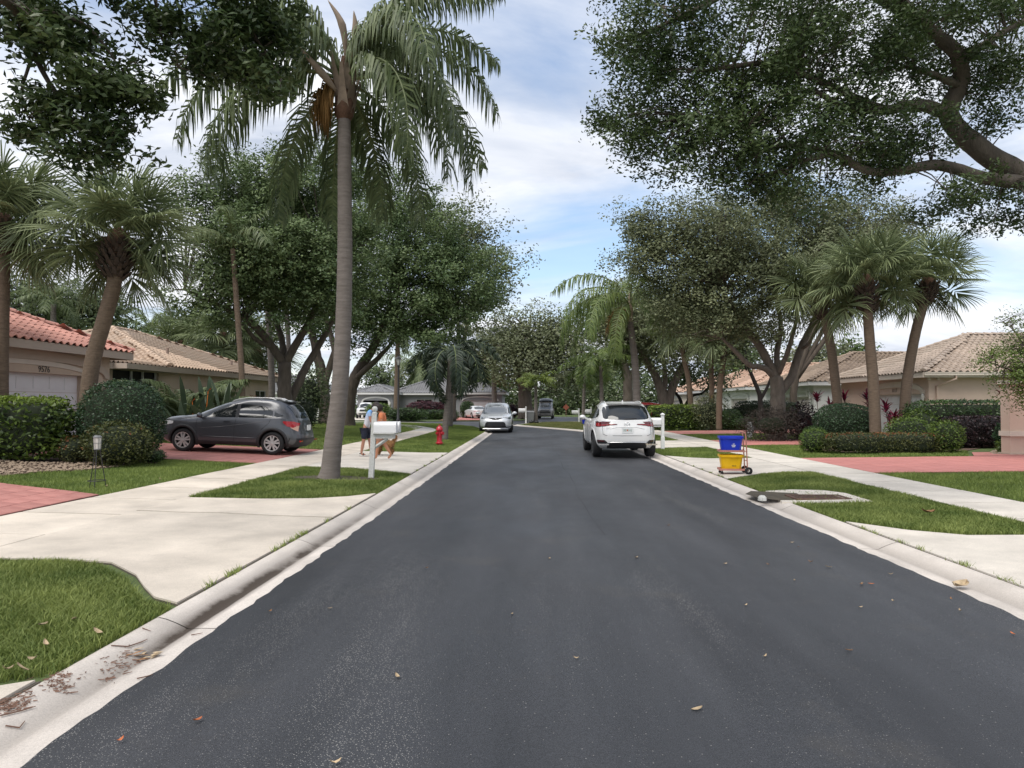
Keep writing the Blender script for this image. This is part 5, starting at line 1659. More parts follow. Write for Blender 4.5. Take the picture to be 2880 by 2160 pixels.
bl = [pblob(860, 860, 120, 90, 56, 3, 2500), pblob(970, 880, 110, 80, 56, 3, 2500), pblob(1330, 720, 110, 110, 60, 3, 2600), pblob(1390, 800, 70, 110, 60, 3, 1800), pblob(1250, 640, 100, 70, 60, 3, 1600)]
oak('oak_tree', 'old oak with a broad flared trunk standing in a round mulch bed', limbs, bl[:2], (0.30, 0.16), 'oak_leaf', tuple(b), csize=1.2, per=26, twig=0.2, shell=0.35, group='oaks along the left side', tw_r=0.03)
b = gp(1300, 64)
b = Vector((-7.5, 68.8, 0.07))
limbs = [([b, b + Vector((0.1, 0, 3)), b + Vector((0.6, 0, 6)), P(1340, 820, 66)], [0.4, 0.32, 0.25, 0.1]), ([b + Vector((0.1, 0, 3.2)), P(1290, 900, 66), P(1270, 760, 66)], [0.22, 0.15, 0.07])]
oak('oak_tree', 'tall sunlit oak crown rising past the drooping palm over the side street', limbs, [pblob(1320, 700, 105, 100, 65, 3.5, 3800), pblob(1385, 790, 60, 110, 65, 3.5, 2000), pblob(1270, 620, 80, 65, 65, 3, 1700), pblob(1330, 880, 90, 80, 65, 3, 2200)], (0.32, 0.17), 'oak_olive', tuple(b), csize=1.2, per=26, twig=0.3, shell=0.3, tw_r=0.03)

# ---- multi-stemmed oak on the right
b = gp(2187, 30.5)
limbs = [ppath([(2187, 1250, 30.5), (2187, 1150, 30.5), (2186, 1100, 30.5), (2184, 1062, 30.5)], [0.40, 0.32, 0.29, 0.27]),
         ppath([(2180, 1062, 30.5), (2150, 1035, 30.3), (2110, 1028, 30), (2080, 1000, 29.8), (2055, 975, 29.6), (2030, 950, 29.4)], [0.16, 0.13, 0.11, 0.10, 0.08, 0.05]),
         ppath([(2182, 1065, 30.5), (2145, 990, 30.5), (2112, 940, 30.5), (2075, 880, 30), (2020, 810, 29.5)], [0.20, 0.18, 0.15, 0.12, 0.06]),
         ppath([(2186, 1060, 30.5), (2186, 990, 30.8), (2196, 920, 31), (2185, 830, 31)], [0.14, 0.12, 0.1, 0.06]),
         ppath([(2188, 1110, 30.5), (2225, 1060, 30.6), (2248, 990, 30.8), (2275, 930, 31), (2310, 850, 31), (2340, 760, 31)], [0.20, 0.18, 0.16, 0.13, 0.09, 0.05]),
         ppath([(2250, 985, 30.8), (2275, 965, 30.5), (2300, 925, 30.3), (2345, 880, 30)], [0.08, 0.07, 0.05, 0.03]),
         ppath([(2190, 1050, 30.5), (2215, 990, 30.0), (2235, 920, 29.8), (2250, 850, 29.5)], [0.12, 0.1, 0.08, 0.05])]
bl = [pblob(1890, 640, 130, 95, 29.5, 2, 6525), pblob(1960, 750, 160, 110, 29.5, 2.5, 12325), pblob(2080, 650, 170, 110, 30, 3, 13775), pblob(2180, 780, 170, 110, 30, 2.5, 12325), pblob(1960, 880, 150, 80, 29.5, 2, 7975), pblob(2090, 900, 130, 70, 30, 2, 5800), pblob(2270, 670, 160, 120, 31, 3, 9425), pblob(1830, 740, 95, 95, 29.5, 1.5, 4060), pblob(2200, 580, 150, 65, 31, 2, 4640), pblob(1790, 640, 50, 50, 29.5, 1, 725), pblob(2380, 760, 90, 90, 31, 2, 2900), pblob(2400, 630, 140, 90, 31, 2.5, 4500), pblob(2290, 545, 120, 55, 31, 2, 2500), pblob(2520, 690, 90, 70, 31.5, 2, 1500)]
oak('oak_tree', 'grey-green oak with many upright stems from one trunk beside the side lawn', limbs, bl, (0.135, 0.068), 'oak_olive', tuple(b), 'bark_pale', csize=0.44, per=30, twig=0.12, shell=0.15, tw_r=0.014, spr=8, mass=1.0)
b = gp(2400, 41); b = Vector((16.2, 43.6, Hh(16.2, 43.6)))
limbs = [([b, b + Vector((0, 0, 3)), P(2350, 760, 43), P(2330, 660, 43)], [0.25, 0.2, 0.13, 0.05]), ([b + Vector((0, 0, 3)), P(2430, 800, 43), P(2480, 690, 43), P(2530, 620, 43)], [0.18, 0.12, 0.08, 0.03]), ([b + Vector((0, 0, 3)), P(2390, 780, 43), P(2420, 620, 43)], [0.15, 0.1, 0.03])]
oak('thin_tree', 'sparse twiggy tree with pale leaves rising behind the fan palm crowns', limbs, [pblob(2400, 640, 150, 100, 43, 2.5, 3800), pblob(2500, 670, 120, 90, 43, 2.5, 2600), pblob(2600, 710, 70, 70, 43, 2, 1000), pblob(2330, 720, 80, 80, 43, 2, 1300)], (0.19, 0.09), 'oak_grey', tuple(b), csize=0.7, per=12, twig=0.35, shell=0.1, tw_r=0.014, spr=4, mass=0.9)
# ---- oaks further along the right
b = gp(1868, 49)
limbs = [ppath([(1872, 1210, 49), (1865, 1130, 49), (1845, 1060, 49), (1810, 1000, 48.5), (1770, 940, 48)], [0.5, 0.36, 0.28, 0.2, 0.1]), ppath([(1876, 1150, 49), (1895, 1080, 49), (1925, 1020, 49), (1960, 950, 49)], [0.32, 0.28, 0.2, 0.1]), ppath([(1868, 1120, 49), (1870, 1040, 49), (1860, 960, 49)], [0.2, 0.16, 0.1])]
bl = [pblob(1790, 880, 110, 80, 48, 3, 5100), pblob(1900, 900, 120, 80, 49, 3, 5440), pblob(1990, 960, 90, 60, 49, 2.5, 2720), pblob(1860, 980, 110, 40, 48.5, 2.5, 2550), pblob(1740, 960, 70, 60, 49, 2, 1870)]
oak('oak_tree', 'twin-trunked oak shading the trimmed hedge near the maroon car', limbs, bl, (0.26, 0.14), 'oak_olive', tuple(b), 'bark_pale', csize=1.0, per=26, twig=0.25, shell=0.35, tw_r=0.025)
b = gp(1766, 57)
limbs = [ppath([(1766, 1196, 57), (1766, 1120, 57), (1762, 1050, 57), (1740, 960, 57)], [0.5, 0.4, 0.34, 0.2]), ppath([(1764, 1080, 57), (1800, 1010, 57), (1830, 950, 57)], [0.25, 0.2, 0.1])]
oak('oak_tree', 'single-trunked oak right beside the queen palm trunk down the street', limbs, [pblob(1740, 930, 110, 80, 57, 3, 2600), pblob(1830, 950, 90, 70, 57, 3, 2000), pblob(1690, 880, 70, 60, 57, 2.5, 1300)], (0.30, 0.16), 'oak_leaf', tuple(b), 'bark_pale', csize=1.1, per=26, twig=0.2, shell=0.35, tw_r=0.03)
b = Vector((-0.7, 79, 0.07))
b.x = P(1478, 1138, 79).x
limbs = [ppath([(1480, 1183, 79), (1478, 1140, 79), (1476, 1090, 79), (1468, 1050, 79), (1440, 990, 79)], [1.0, 0.78, 0.7, 0.55, 0.25]), ppath([(1482, 1100, 79), (1500, 1050, 79), (1530, 980, 79), (1550, 930, 79)], [0.5, 0.42, 0.3, 0.15]), ppath([(1478, 1080, 79), (1485, 1000, 79), (1490, 930, 79)], [0.4, 0.3, 0.15])]
bl = [pblob(1440, 950, 100, 65, 79, 4, 5100), pblob(1530, 960, 110, 75, 78, 4, 6460), pblob(1480, 1030, 100, 45, 77, 3.5, 3060), pblob(1610, 990, 100, 80, 78, 4, 5440), pblob(1390, 1010, 60, 50, 79, 3, 2040), pblob(1560, 1050, 90, 35, 77, 3, 2040)]
oak('oak_tree', 'huge old oak with a knotted grey trunk by the grey wheeled bin', limbs, bl, (0.34, 0.19), 'oak_olive', tuple(b), 'bark_pale', csize=1.5, per=26, twig=0.15, shell=0.35, tw_r=0.04)

# ---- background trees beyond the houses
bgt = [(1080, 1080, 60, 50, 112, 'far_leaf', 'dark tree behind the grey house, left of its chimney-less ridge'), (1190, 1050, 70, 60, 118, 'oak_grey', 'pale twiggy tree above the middle of the grey roof'), (1310, 1050, 70, 60, 115, 'far_leaf', 'dark tree above the right wing of the grey house'),
       (1370, 1080, 45, 60, 104, 'far_bright', 'bright green tree beside the end of the grey roof'), (1600, 1090, 70, 60, 128, 'far_leaf', 'dark tree behind the parked camper van'), (1680, 1060, 70, 70, 122, 'far_leaf', 'dark tree behind the feathery palms, right of the camper van'),
       (1760, 1050, 70, 60, 126, 'far_leaf', 'dark tree behind the tall queen palm on the right'), (2060, 1020, 70, 45, 115, 'far_bright', 'light green tree above the cream house with orange roof'), (2290, 1010, 70, 40, 100, 'oak_grey', 'pale olive tree above the white house roof'), (2400, 1010, 60, 35, 105, 'far_bright', 'yellowish green tree between two tile roofs')]
for i, (px, py, rx, ry, Y, mt, lb) in enumerate(bgt):
    b = gp(px, Y)
    limbs = [ppath([(px, 1138 + 1.6 * FPX / Y, Y), (px - 3, 1110, Y), (px + 5, py, Y), (px - 5, py - ry * .6, Y)], [0.4, 0.32, 0.24, 0.1]), ppath([(px, 1118, Y), (px + rx * .4, py, Y)], [0.22, 0.1]), ppath([(px, 1115, Y), (px - rx * .4, py, Y)], [0.22, 0.1])]
    bl = [pblob(px - rx * .35, py + 10, rx * .6, ry * .7, Y, 3.5, 800), pblob(px + rx * .35, py + 5, rx * .6, ry * .75, Y, 3.5, 800), pblob(px, py - ry * .35, rx * .6, ry * .6, Y, 3.5, 800)]
    oak('background_tree', lb, limbs, bl, (0.55, 0.34), mt, tuple(b), csize=1.6, per=22, twig=0.2, shell=0.3, tw_r=0.05, trunk_sides=7, group='trees beyond the houses')
b = gp(1600, 108)
# understorey behind the van: a far mass of bamboo-like growth
N = 17000
C = np.stack([RNG.uniform(-7, 40, N), RNG.normal(112, 3.0, N), np.abs(RNG.normal(0, 1, N)) ** 0.8 * 3.3 + 0.1], -1)
V, F = leafquads(C, 0.65, 0.34)
stuff(link('thicket', npmesh('thicket', V, F, MATS['far_leaf'], RNG.random(N) * 0.7)), 'dark green thicket closing the view behind the camper van', 'thicket')
N = 9000
C = np.stack([RNG.uniform(-46, -2, N), RNG.normal(106, 2.0, N), np.abs(RNG.normal(0, 1, N)) ** 0.8 * 1.9 + 0.1], -1)
V, F = leafquads(C, 0.45, 0.22)
stuff(link('thicket', npmesh('thicket', V, F, MATS['far_leaf'], RNG.random(N) * 0.8)), 'dark green thicket behind the grey house', 'thicket')
N = 9000
C = np.stack([RNG.uniform(-75, -33, N), RNG.normal(66, 2.0, N), np.abs(RNG.normal(0, 1, N)) ** 0.8 * 2.6 + 0.1], -1)
V, F = leafquads(C, 0.4, 0.2)
stuff(link('thicket', npmesh('thicket', V, F, MATS['far_leaf'], RNG.random(N) * 0.8)), 'dark green thicket behind the long tan house', 'thicket')
for (px, py, rx, ry, Y, lb) in ((90, 850, 150, 90, 50, 'dark tree behind the red tiled garage roof'), (260, 870, 90, 70, 52, 'dark tree behind the leaning fan palm trunk'), (-90, 800, 130, 120, 48, 'dark tree at the far end of the garage roof ridge')):
    b = gp(px, Y)
    limbs = [ppath([(px, 1190, Y), (px - 3, 1000, Y), (px + 5, py, Y)], [0.3, 0.25, 0.1])]
    oak('background_tree', lb, limbs, [pblob(px, py, rx, ry, Y, 3, 3600), pblob(px + 20, py + ry, rx * .9, ry * .7, Y, 3, 2600)], (0.34, 0.17), 'far_leaf', tuple(b), csize=1.2, per=24, twig=0.2, shell=0.3, group='trees beyond the houses', trunk_sides=7, tw_r=0.03)

# ================================================================== palms
# ---- the tall palm on the left verge
bx, by = G(925, 1345)
Yp = by
pts = [Vector((bx, by, Hh(bx, by) - 0.02)), P(930, 1318, Yp), P(938, 1240, Yp), P(955, 1100, Yp), P(966, 900, Yp), P(970, 700, Yp), P(969, 500, Yp), P(968, 330, Yp)]
fr = [(197, 4, 100, 1.0),
      (2, 64, 135, 4.25), (-24, 48, 150, 4.25), (10, 30, 130, 4.25), (-46, 30, 140, 4.0), (-48, 62, 140, 4.25), (58, 20, 120, 4.0), (38, 52, 120, 4.5), (180, 62, 125, 4.75), (206, 24, 115, 4.25), (172, 40, 140, 4.5), (142, 10, 100, 4.0),
      (100, 62, 130, 4.25), (235, 62, 140, 4.25), (20, 78, 120, 4.25), (160, 80, 95, 4.75), (80, 84, 80, 4.5), (330, 74, 110, 4.25), (112, -10, 80, 3.5), (72, -20, 70, 3.25), (345, 14, 110, 3.75), (190, 48, 130, 4.5), (215, 82, 90, 4.5), (-8, 84, 95, 4.25)]
hero = queen('tall queen palm with ringed grey trunk on the left verge beside the mailbox', pts, [0.245, 0.20, 0.185, 0.175, 0.165, 0.155, 0.145, 0.13], fr, seed=3, ll=0.74, hang=0.72, nl=92, wd=0.046, dry=1, plume=0.75, lift=0.75, curl=0.85)
top = pts[-1] - pts[0]
mb = MB(); mb.lathe([(0.12, -0.08), (0.185, 0.02), (0.215, 0.14), (0.20, 0.30), (0.16, 0.55), (0.12, 0.9), (0.07, 1.3)], 12, top); mb.obj('crown_base', MATS['boot_fibre'], hero, smooth=True)
for k in range(12):
    a = k * 2.4; mb = MB()
    d = Vector((math.cos(a), math.sin(a), 0)); s = Vector((-math.sin(a), math.cos(a), 0))
    z0 = 0.05 + 0.05 * k
    p0 = top + d * 0.17 + Vector((0, 0, z0)); p1 = top + d * (0.26) + Vector((0, 0, z0 + 0.4)); p2 = top + d * 0.42 + Vector((0, 0, z0 + 0.85))
    mb.add([p0 - s * .12, p0 + s * .12, p1 + s * .07, p1 - s * .07, p2 + s * .03, p2 - s * .03], [(0, 1, 2, 3), (3, 2, 4, 5)]); mb.obj('leaf_base', MATS['spathe'], hero)
for (px0, py0, px1, py1, px2, py2) in ((945, 255, 905, 205, 828, 118), (975, 170, 962, 70, 922, 0), (990, 160, 1000, 90, 995, 30)):
    mb = MB(); q = [P(px0, py0, Yp - .3) - pts[0], P(px1, py1, Yp - .5) - pts[0], P(px2, py2, Yp - .6) - pts[0]]
    p_, r_ = smooth_path(q, [0.03, 0.085, 0.004], 6); mb.tube(p_, r_, 6); mb.obj('woody_spathe', MATS['spathe'], hero, smooth=True)

# ---- fan palms at left and right
def foot(px, Y): return gp(px, Y, -0.05)
sabal('leaning fan palm with shaggy boots in front of the white garage door', [foot(238, 17.2), P(246, 1130, 17.2), P(262, 1010, 17.2), P(296, 890, 17.2), P(322, 790, 17.2), P(334, 680, 17.2)], [0.20, 0.185, 0.18, 0.175, 0.17, 0.15], 0.93, 58, 0.42, 2)
sabal('fan palm with its straight trunk rising behind the left end of the leafy hedge', [foot(2, 17.6), P(2, 1000, 17.6), P(6, 800, 17.6), P(8, 640, 17.6)], [0.19, 0.175, 0.17, 0.15], 1.0, 56, 0.3, 5)
sabal('fan palm of the group of three, nearest the white house wall', [foot(2365, 27.5), P(2350, 1080, 27.5), P(2334, 960, 27.5), P(2305, 835, 27.5)], [0.19, 0.17, 0.165, 0.15], 0.9, 48, 0.42, 11)
sabal('fan palm of the group of three, with the straightest central trunk', [foot(2462, 25), P(2456, 1080, 25), P(2446, 960, 25), P(2435, 800, 25)], [0.20, 0.18, 0.17, 0.15], 0.98, 58, 0.42, 12)
sabal('fan palm of the group of three, nearest the dark clipped hedge', [foot(2540, 26), P(2548, 1100, 26), P(2570, 960, 26), P(2595, 860, 26), P(2612, 800, 26)], [0.20, 0.18, 0.17, 0.165, 0.15], 0.9, 44, 0.38, 13)
# behind the long house and elsewhere
sabal('fan palm behind the middle of the beige tile roof', [foot(628, 50), P(628, 1000, 50), P(628, 955, 50)], [0.2, 0.18, 0.16], 1.45, 40, 0, 21)
sabal('fan palm behind the upper end of the beige tile roof', [foot(512, 52), P(512, 1000, 52), P(512, 975, 52)], [0.2, 0.18, 0.16], 1.45, 40, 0, 22)
sabal('fan palm behind the far low end of the beige tile roof', [foot(725, 54), P(725, 1040, 54), P(725, 995, 54)], [0.2, 0.18, 0.16], 1.45, 40, 0, 23)
sabal('fan palm with a booted trunk behind the trimmed hedge, under the oaks', [foot(1946, 43), P(1938, 1080, 43), P(1922, 1000, 43), P(1915, 925, 43)], [0.18, 0.16, 0.15, 0.14], 1.1, 28, 0.5, 24)
sabal('fan palm with a smooth grey trunk beside the cream house corner', [foot(2003, 42), P(2001, 1060, 42), P(1998, 940, 42)], [0.17, 0.15, 0.14], 1.05, 26, 0.0, 25)
sabal('fan palm with a curved red-brown trunk beside the cream house corner', [foot(2022, 41), P(2024, 1100, 41), P(2034, 1020, 41), P(2046, 930, 41)], [0.19, 0.17, 0.16, 0.15], 1.05, 26, 0.4, 26)

# ---- feather palms
queen('bright green queen palm with two dead orange fronds beyond the white SUV', [foot(1792, 32.5), P(1790, 1100, 32.5), P(1784, 1000, 32.5), P(1772, 905, 32.5)], [0.19, 0.17, 0.16, 0.13],
      [(190, 5, 100, 1.75), (205, -5, 80, 1.5)] + [(178, 48, 150, 5.0), (200, 62, 150, 4.8), (168, 30, 135, 4.6), (150, 58, 140, 4.6), (-5, 40, 150, 3.6), (12, 62, 140, 4.2), (-40, 62, 140, 4.2), (228, 44, 145, 4.6), (60, 62, 130, 4.2), (95, 78, 120, 4.2), (270, 78, 130, 4.2), (290, 45, 150, 3.8), (120, 50, 130, 4.2), (35, 82, 110, 4.2), (185, 80, 130, 4.6), (245, 20, 130, 3.8), (330, 30, 140, 3.4)],
      leaf='queen_bright', seed=5, ll=0.75, hang=0.7, nl=60, dry=2, shaft=(1.3, 0.15, 'spathe'), wd=0.045, curl=0.85, plume=0.6)
bx, by = G(1250, 1236)
queen('dark bushy foxtail palm on the verge just behind the red hydrant', [Vector((bx, by, Hh(bx, by) - .02)), P(1254, 1180, by), P(1262, 1090, by), P(1267, 1010, by)], [0.17, 0.13, 0.115, 0.10],
      fr_ring(14, 66, 5, 160, 2.75, 4), leaf='foxtail_leaf', seed=6, ll=0.40, hang=0.25, nl=76, wd=0.05, plume=1.1, shaft=(0.5, 0.11, 'rachis'), name='foxtail_palm', t0=0.16, curl=0.8)
sv = Vector((-9.2, 64.2, 0.08)); sv.x = P(1268, 1138, 56).x
queen('foxtail palm with a thin dark trunk at the street corner behind the hydrant', [foot(1268, 50.5), P(1270, 1120, 50.5), P(1275, 1000, 50.5)], [0.15, 0.12, 0.10], fr_ring(12, 70, 0, 150, 2.75, 9), leaf='foxtail_leaf', seed=7, ll=0.45, hang=0.25, nl=50, wd=0.05, plume=1.0, shaft=(0.7, 0.11, 'rachis'), name='foxtail_palm', t0=0.22)
queen('tall slim palm in front of the right wing of the grey house', [foot(1392, 81), P(1390, 1100, 81), P(1387, 985, 81)], [0.36, 0.30, 0.24], fr_ring(16, 75, -5, 95, 4.2, 6), leaf='queen_leaf', seed=8, ll=1.0, hang=0.6, nl=36, wd=0.085, shaft=(1.6, 0.2, 'rachis'))
queen('small bright yellow-green palm on the grass wedge beside the grey bin', [foot(1507, 61.5), P(1507, 1130, 61.5), P(1507, 1085, 61.5)], [0.2, 0.15, 0.12], fr_ring(9, 62, 12, 70, 2.0, 7), leaf='bottle_leaf', seed=9, ll=0.55, hang=0.2, nl=40, wd=0.06, plume=0.7, shaft=(0.6, 0.13, 'rachis'), name='bottle_palm', t0=0.15)
queen('feathery green palm behind the bonnet of the white SUV', [foot(1692, 47), P(1692, 1120, 47), P(1690, 1030, 47)], [0.16, 0.13, 0.11], fr_ring(13, 72, -15, 115, 2.6, 12), leaf='foxtail_green', seed=10, ll=0.5, hang=0.3, nl=50, wd=0.05, plume=0.9, shaft=(0.8, 0.12, 'rachis'), name='foxtail_palm', t0=0.2)
queen('feathery green palm beside the far right mailboxes', [foot(1640, 58), P(1642, 1120, 58), P(1645, 1050, 58)], [0.16, 0.13, 0.11], fr_ring(12, 72, -15, 110, 2.5, 13), leaf='foxtail_green', seed=11, ll=0.5, hang=0.3, nl=44, wd=0.06, plume=0.9, shaft=(0.8, 0.12, 'rachis'), name='foxtail_palm', t0=0.2)
queen('palm with a thin brown trunk passing in front of the forked oak limb', [foot(684, 27.6), P(680, 1060, 27.6), P(673, 950, 27.6), P(664, 830, 27.6), P(655, 700, 27.6)], [0.13, 0.115, 0.11, 0.105, 0.09], fr_ring(10, 75, 15, 90, 2.6, 15), leaf='queen_leaf', seed=12, ll=0.6, hang=0.5, nl=36, wd=0.045, bark='bark_sabal')
queen('palm with a pale grey trunk against the tan house wall, crown lost in the oak', [foot(765, 34.5), P(764, 1060, 34.5), P(756, 920, 34.5), P(748, 760, 34.5)], [0.17, 0.155, 0.14, 0.11], fr_ring(10, 75, 15, 90, 2.8, 16), leaf='queen_leaf', seed=13, ll=0.6, hang=0.5, nl=36, wd=0.05)
queen('palm with a slender pale trunk between the oak stems', [foot(812, 37), P(812, 1000, 37), P(808, 900, 37), P(800, 760, 37)], [0.14, 0.12, 0.11, 0.1], fr_ring(9, 75, 15, 90, 2.6, 17), leaf='queen_leaf', seed=14, ll=0.6, hang=0.5, nl=30, wd=0.055)
queen('grey royal palm trunk standing before the open garage of the grey house', [foot(1114, 72), P(1116, 1100, 72), P(1118, 1000, 72), P(1120, 930, 72)], [0.32, 0.28, 0.25, 0.2], fr_ring(13, 72, -10, 100, 3.6, 18), leaf='queen_leaf', seed=15, ll=0.9, hang=0.55, nl=34, wd=0.085, bark='bark_sabal')
for i, (px, py, Y, lb) in enumerate(((415, 905, 58, 'feather palm behind the house roof, nearer the fan palm trunk'), (505, 915, 60, 'feather palm behind the house roof, farther from the fan palm trunk'), (150, 830, 46, 'feather palm behind the red garage roof'), (1175, 1010, 100, 'weeping palm behind the ridge of the grey house'), (1225, 1020, 98, 'weeping palm behind the maroon bush at the grey house'))):
    queen(lb, [foot(px, Y), P(px, 1050, Y), P(px, py + 25, Y)], [0.22, 0.2, 0.16], fr_ring(15, 76, -10, 95, 3.4 * Y / 55, 30 + i), leaf='queen_bright' if i < 2 else 'queen_leaf', seed=16 + i, ll=0.75 * Y / 55, hang=0.45, nl=34, wd=0.06 * Y / 55)
# areca clump behind the car
t = thing('areca_palm', 'arching areca palm clump against the house wall behind the grey car', 'palm', gp(520, 26.5), 0)
for k, (a, e, d, L) in enumerate(fr_ring(30, 82, 40, 75, 2.7, 44, 0.2)):
    me = pin(('areca', k % 8), L=3.25, e0=84 - (k % 8) * 4, droop=85, nl=52, ll=0.55, hang=0.45, wd=0.045, leaf='queen_leaf', seed=70 + k % 8, plume=0.25, t0=0.3)
    o = link('frond', me, t, (0.25 * math.cos(k), 0.25 * math.sin(k), 0), (0, 0, R(a))); s = random.uniform(0.8, 1.2); o.scale = (s, s, s)
# bird of paradise clump
t = thing('bird_of_paradise', 'broad-leaved bird of paradise clump with orange flowers behind the grey car bonnet', 'plant', gp(560, 24.6), 0)
for k in range(46):
    a = random.uniform(0, 6.28); e = R(random.uniform(30, 80)); L = random.uniform(1.1, 1.9)
    d = Vector((math.cos(a) * math.cos(e), math.sin(a) * math.cos(e) * 0.7, math.sin(e)))
    o0 = Vector((random.uniform(-1.0, 1.0), random.uniform(-.3, .3), 0))
    mb = MB(); q = o0 + d * L * 0.55
    mb.tube([o0, q], [0.02, 0.012], 5); strap_leaf(mb, q, d, L * 0.75, 0.22, random.uniform(0.2, 0.9))
    me = mb.mesh('leaf', MATS['paradise_leaf'])
    at = me.attributes.new('var', 'FLOAT', 'FACE'); at.data.foreach_set('value', np.full(len(me.polygons), random.uniform(0.1, 0.8), dtype=np.float32))
    link('leaf', me, t)
mk('orange_petal', (0.75, 0.20, 0.03), 0.5)
for (dx_, z_) in ((0.45, 1.75), (-0.1, 1.4)):
    mb = MB()
    for k in range(4): strap_leaf(mb, Vector((dx_, -0.3, z_)), Vector((math.cos(k * .5 - .6), 0, 0.9)), 0.16, 0.04, 0.1)
    mb.tube([(dx_ * .6, -.2, 0), (dx_, -.3, z_)], 0.012, 5)
    mb.obj('flower', MATS['orange_petal'], t)
# bare white trunk-like lamp / pole glimpsed left of the grey roof
# ================================================================== shrubs and hedges
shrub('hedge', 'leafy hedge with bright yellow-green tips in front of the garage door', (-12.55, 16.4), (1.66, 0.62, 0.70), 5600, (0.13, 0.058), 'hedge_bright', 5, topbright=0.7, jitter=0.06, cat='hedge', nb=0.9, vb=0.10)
shrub('round_bush', 'large clipped round bush beside the leaning fan palm trunk', (P(345, 1138, 17.0).x, 17.0), (0.90, 0.88, 0.96), 9000, (0.062, 0.034), 'hedge_glossy', 2.4, jitter=0.03, lump=0.03)
shrub('ixora_bush', 'low dark bush with a few orange blooms behind the lantern stand', (P(335, 1138, 16.0).x, 16.0), (0.72, 0.55, 0.48), 3200, (0.075, 0.035), 'ixora', 2.2, jitter=0.09, flowers=('ixora_flower', 9, 0.3, 0.035))
shrub('ixora_bush', 'small orange-flowered bush at the foot of the leaning fan palm', (P(212, 1138, 16.3).x, 16.25), (0.30, 0.28, 0.30), 900, (0.06, 0.03), 'ixora', 2.2, flowers=('ixora_flower', 30, 0.0, 0.03))
shrub('small_bush', 'low dark shrub tucked at the driveway edge by the round bush', (P(432, 1138, 16.9).x, 16.9), (0.28, 0.25, 0.16), 700, (0.05, 0.025), 'hedge_dark', 2.2)
shrub('croton', 'orange and yellow croton below the window behind the grey car', (P(715, 1138, 35).x, 35), (0.75, 0.6, 0.75), 1500, (0.20, 0.07), 'croton', 2.2, cat='bush')
shrub('dark_hedge', 'dark shrub between the oak trunks behind the rear of the grey car', (P(856, 1138, 38).x, 38), (0.55, 0.5, 0.75), 1400, (0.12, 0.06), 'hedge_deep', 3)
shrub('climbing_shrub', 'loose light green shrub by the end of the tan house', (P(868, 1138, 48).x, 48), (1.3, 1.0, 1.9), 2600, (0.2, 0.1), 'far_leaf', 2.2, coresc=0.6, jitter=0.16)
# right-hand bed
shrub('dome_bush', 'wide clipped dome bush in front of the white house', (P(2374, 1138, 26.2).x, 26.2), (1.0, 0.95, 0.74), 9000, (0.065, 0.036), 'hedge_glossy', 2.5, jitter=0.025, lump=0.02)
shrub('ixora_hedge', 'low clipped hedge with orange-brown flower heads along the lawn', (P(2480, 1138, 22.0).x, 22.0), (1.70, 0.42, 0.29), 7000, (0.06, 0.03), 'ixora', 7, jitter=0.06, lump=0.08, flowers=('ixora_flower', 200, 0.55, 0.028), cat='hedge')
shrub('lime_shrub', 'light green round shrub at the house end of the orange flowered hedge', (P(2290, 1138, 22.3).x, 22.3), (0.42, 0.4, 0.36), 2200, (0.06, 0.025), 'lime_shrub', 2.2, jitter=0.09)
shrub('dark_shrub', 'small dark green shrub tucked under the wide dome bush', (P(2290, 1138, 25.0).x, 25.0), (0.4, 0.3, 0.36), 1400, (0.06, 0.03), 'hedge_dark', 2.2)
shrub('lime_shrub', 'light green shrub mound behind the orange flowered hedge', (P(2552, 1138, 23.0).x, 23.0), (0.66, 0.42, 0.50), 2600, (0.07, 0.03), 'lime_shrub', 2.6, jitter=0.09)
shrub('lime_shrub', 'light green upright shrub before the dark purple hedge', (P(2662, 1138, 21.9).x, 21.9), (0.42, 0.4, 0.46), 2200, (0.07, 0.03), 'lime_shrub', 2.4, jitter=0.09)
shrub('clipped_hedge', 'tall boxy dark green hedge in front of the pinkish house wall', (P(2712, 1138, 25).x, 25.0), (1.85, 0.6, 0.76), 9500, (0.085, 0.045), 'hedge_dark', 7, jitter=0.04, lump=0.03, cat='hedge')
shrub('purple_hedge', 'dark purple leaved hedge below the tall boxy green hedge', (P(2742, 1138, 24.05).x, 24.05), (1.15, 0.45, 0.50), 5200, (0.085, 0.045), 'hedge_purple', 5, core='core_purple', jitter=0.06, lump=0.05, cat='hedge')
shrub('loose_shrub', 'loose pale shrub leaning on the near end of the boxy hedge', (P(2590, 1138, 24.2).x, 24.2), (0.55, 0.4, 0.62), 1500, (0.10, 0.04), 'hedge_bright', 2.2, jitter=0.12)
shrub('wall_plant', 'small yellow-green plant at the corner of the banded wall', (P(2822, 1138, 21.2).x, 21.2), (0.2, 0.2, 0.2), 300, (0.09, 0.045), 'lime_shrub', 2.0, jitter=0.15, coresc=0.4)
shrub('wall_shrub', 'dark green shrub between the purple hedge and the banded wall', (P(2826, 1138, 22.6).x, 22.6), (0.28, 0.28, 0.42), 800, (0.10, 0.05), 'hedge_glossy', 2.2, jitter=0.1)
for i, (px, Y, hs, lb) in enumerate(((2318, 28.4, (1.75, 1.45), 'red ti plant beside the white house wall'), (2350, 28.6, (1.5,), 'red ti plant close to the first fan palm trunk'), (2388, 28.4, (1.72,), 'red ti plant just above the dome bush'), (2430, 28.2, (1.55, 1.8), 'red ti plant left of the pinkish garage arch'), (2497, 25.9, (1.35, 0.9), 'tall red ti plant in front of the white garage door'), (2482, 25.2, (1.05, 0.6), 'low red ti plant at the foot of the central fan palm'), (2806, 26.4, (1.9,), 'dull red ti plant behind the boxy hedge near the banded wall'))):
    ti_plant(lb, (P(px, 1138, Y).x, Y), hs, 50 + i)
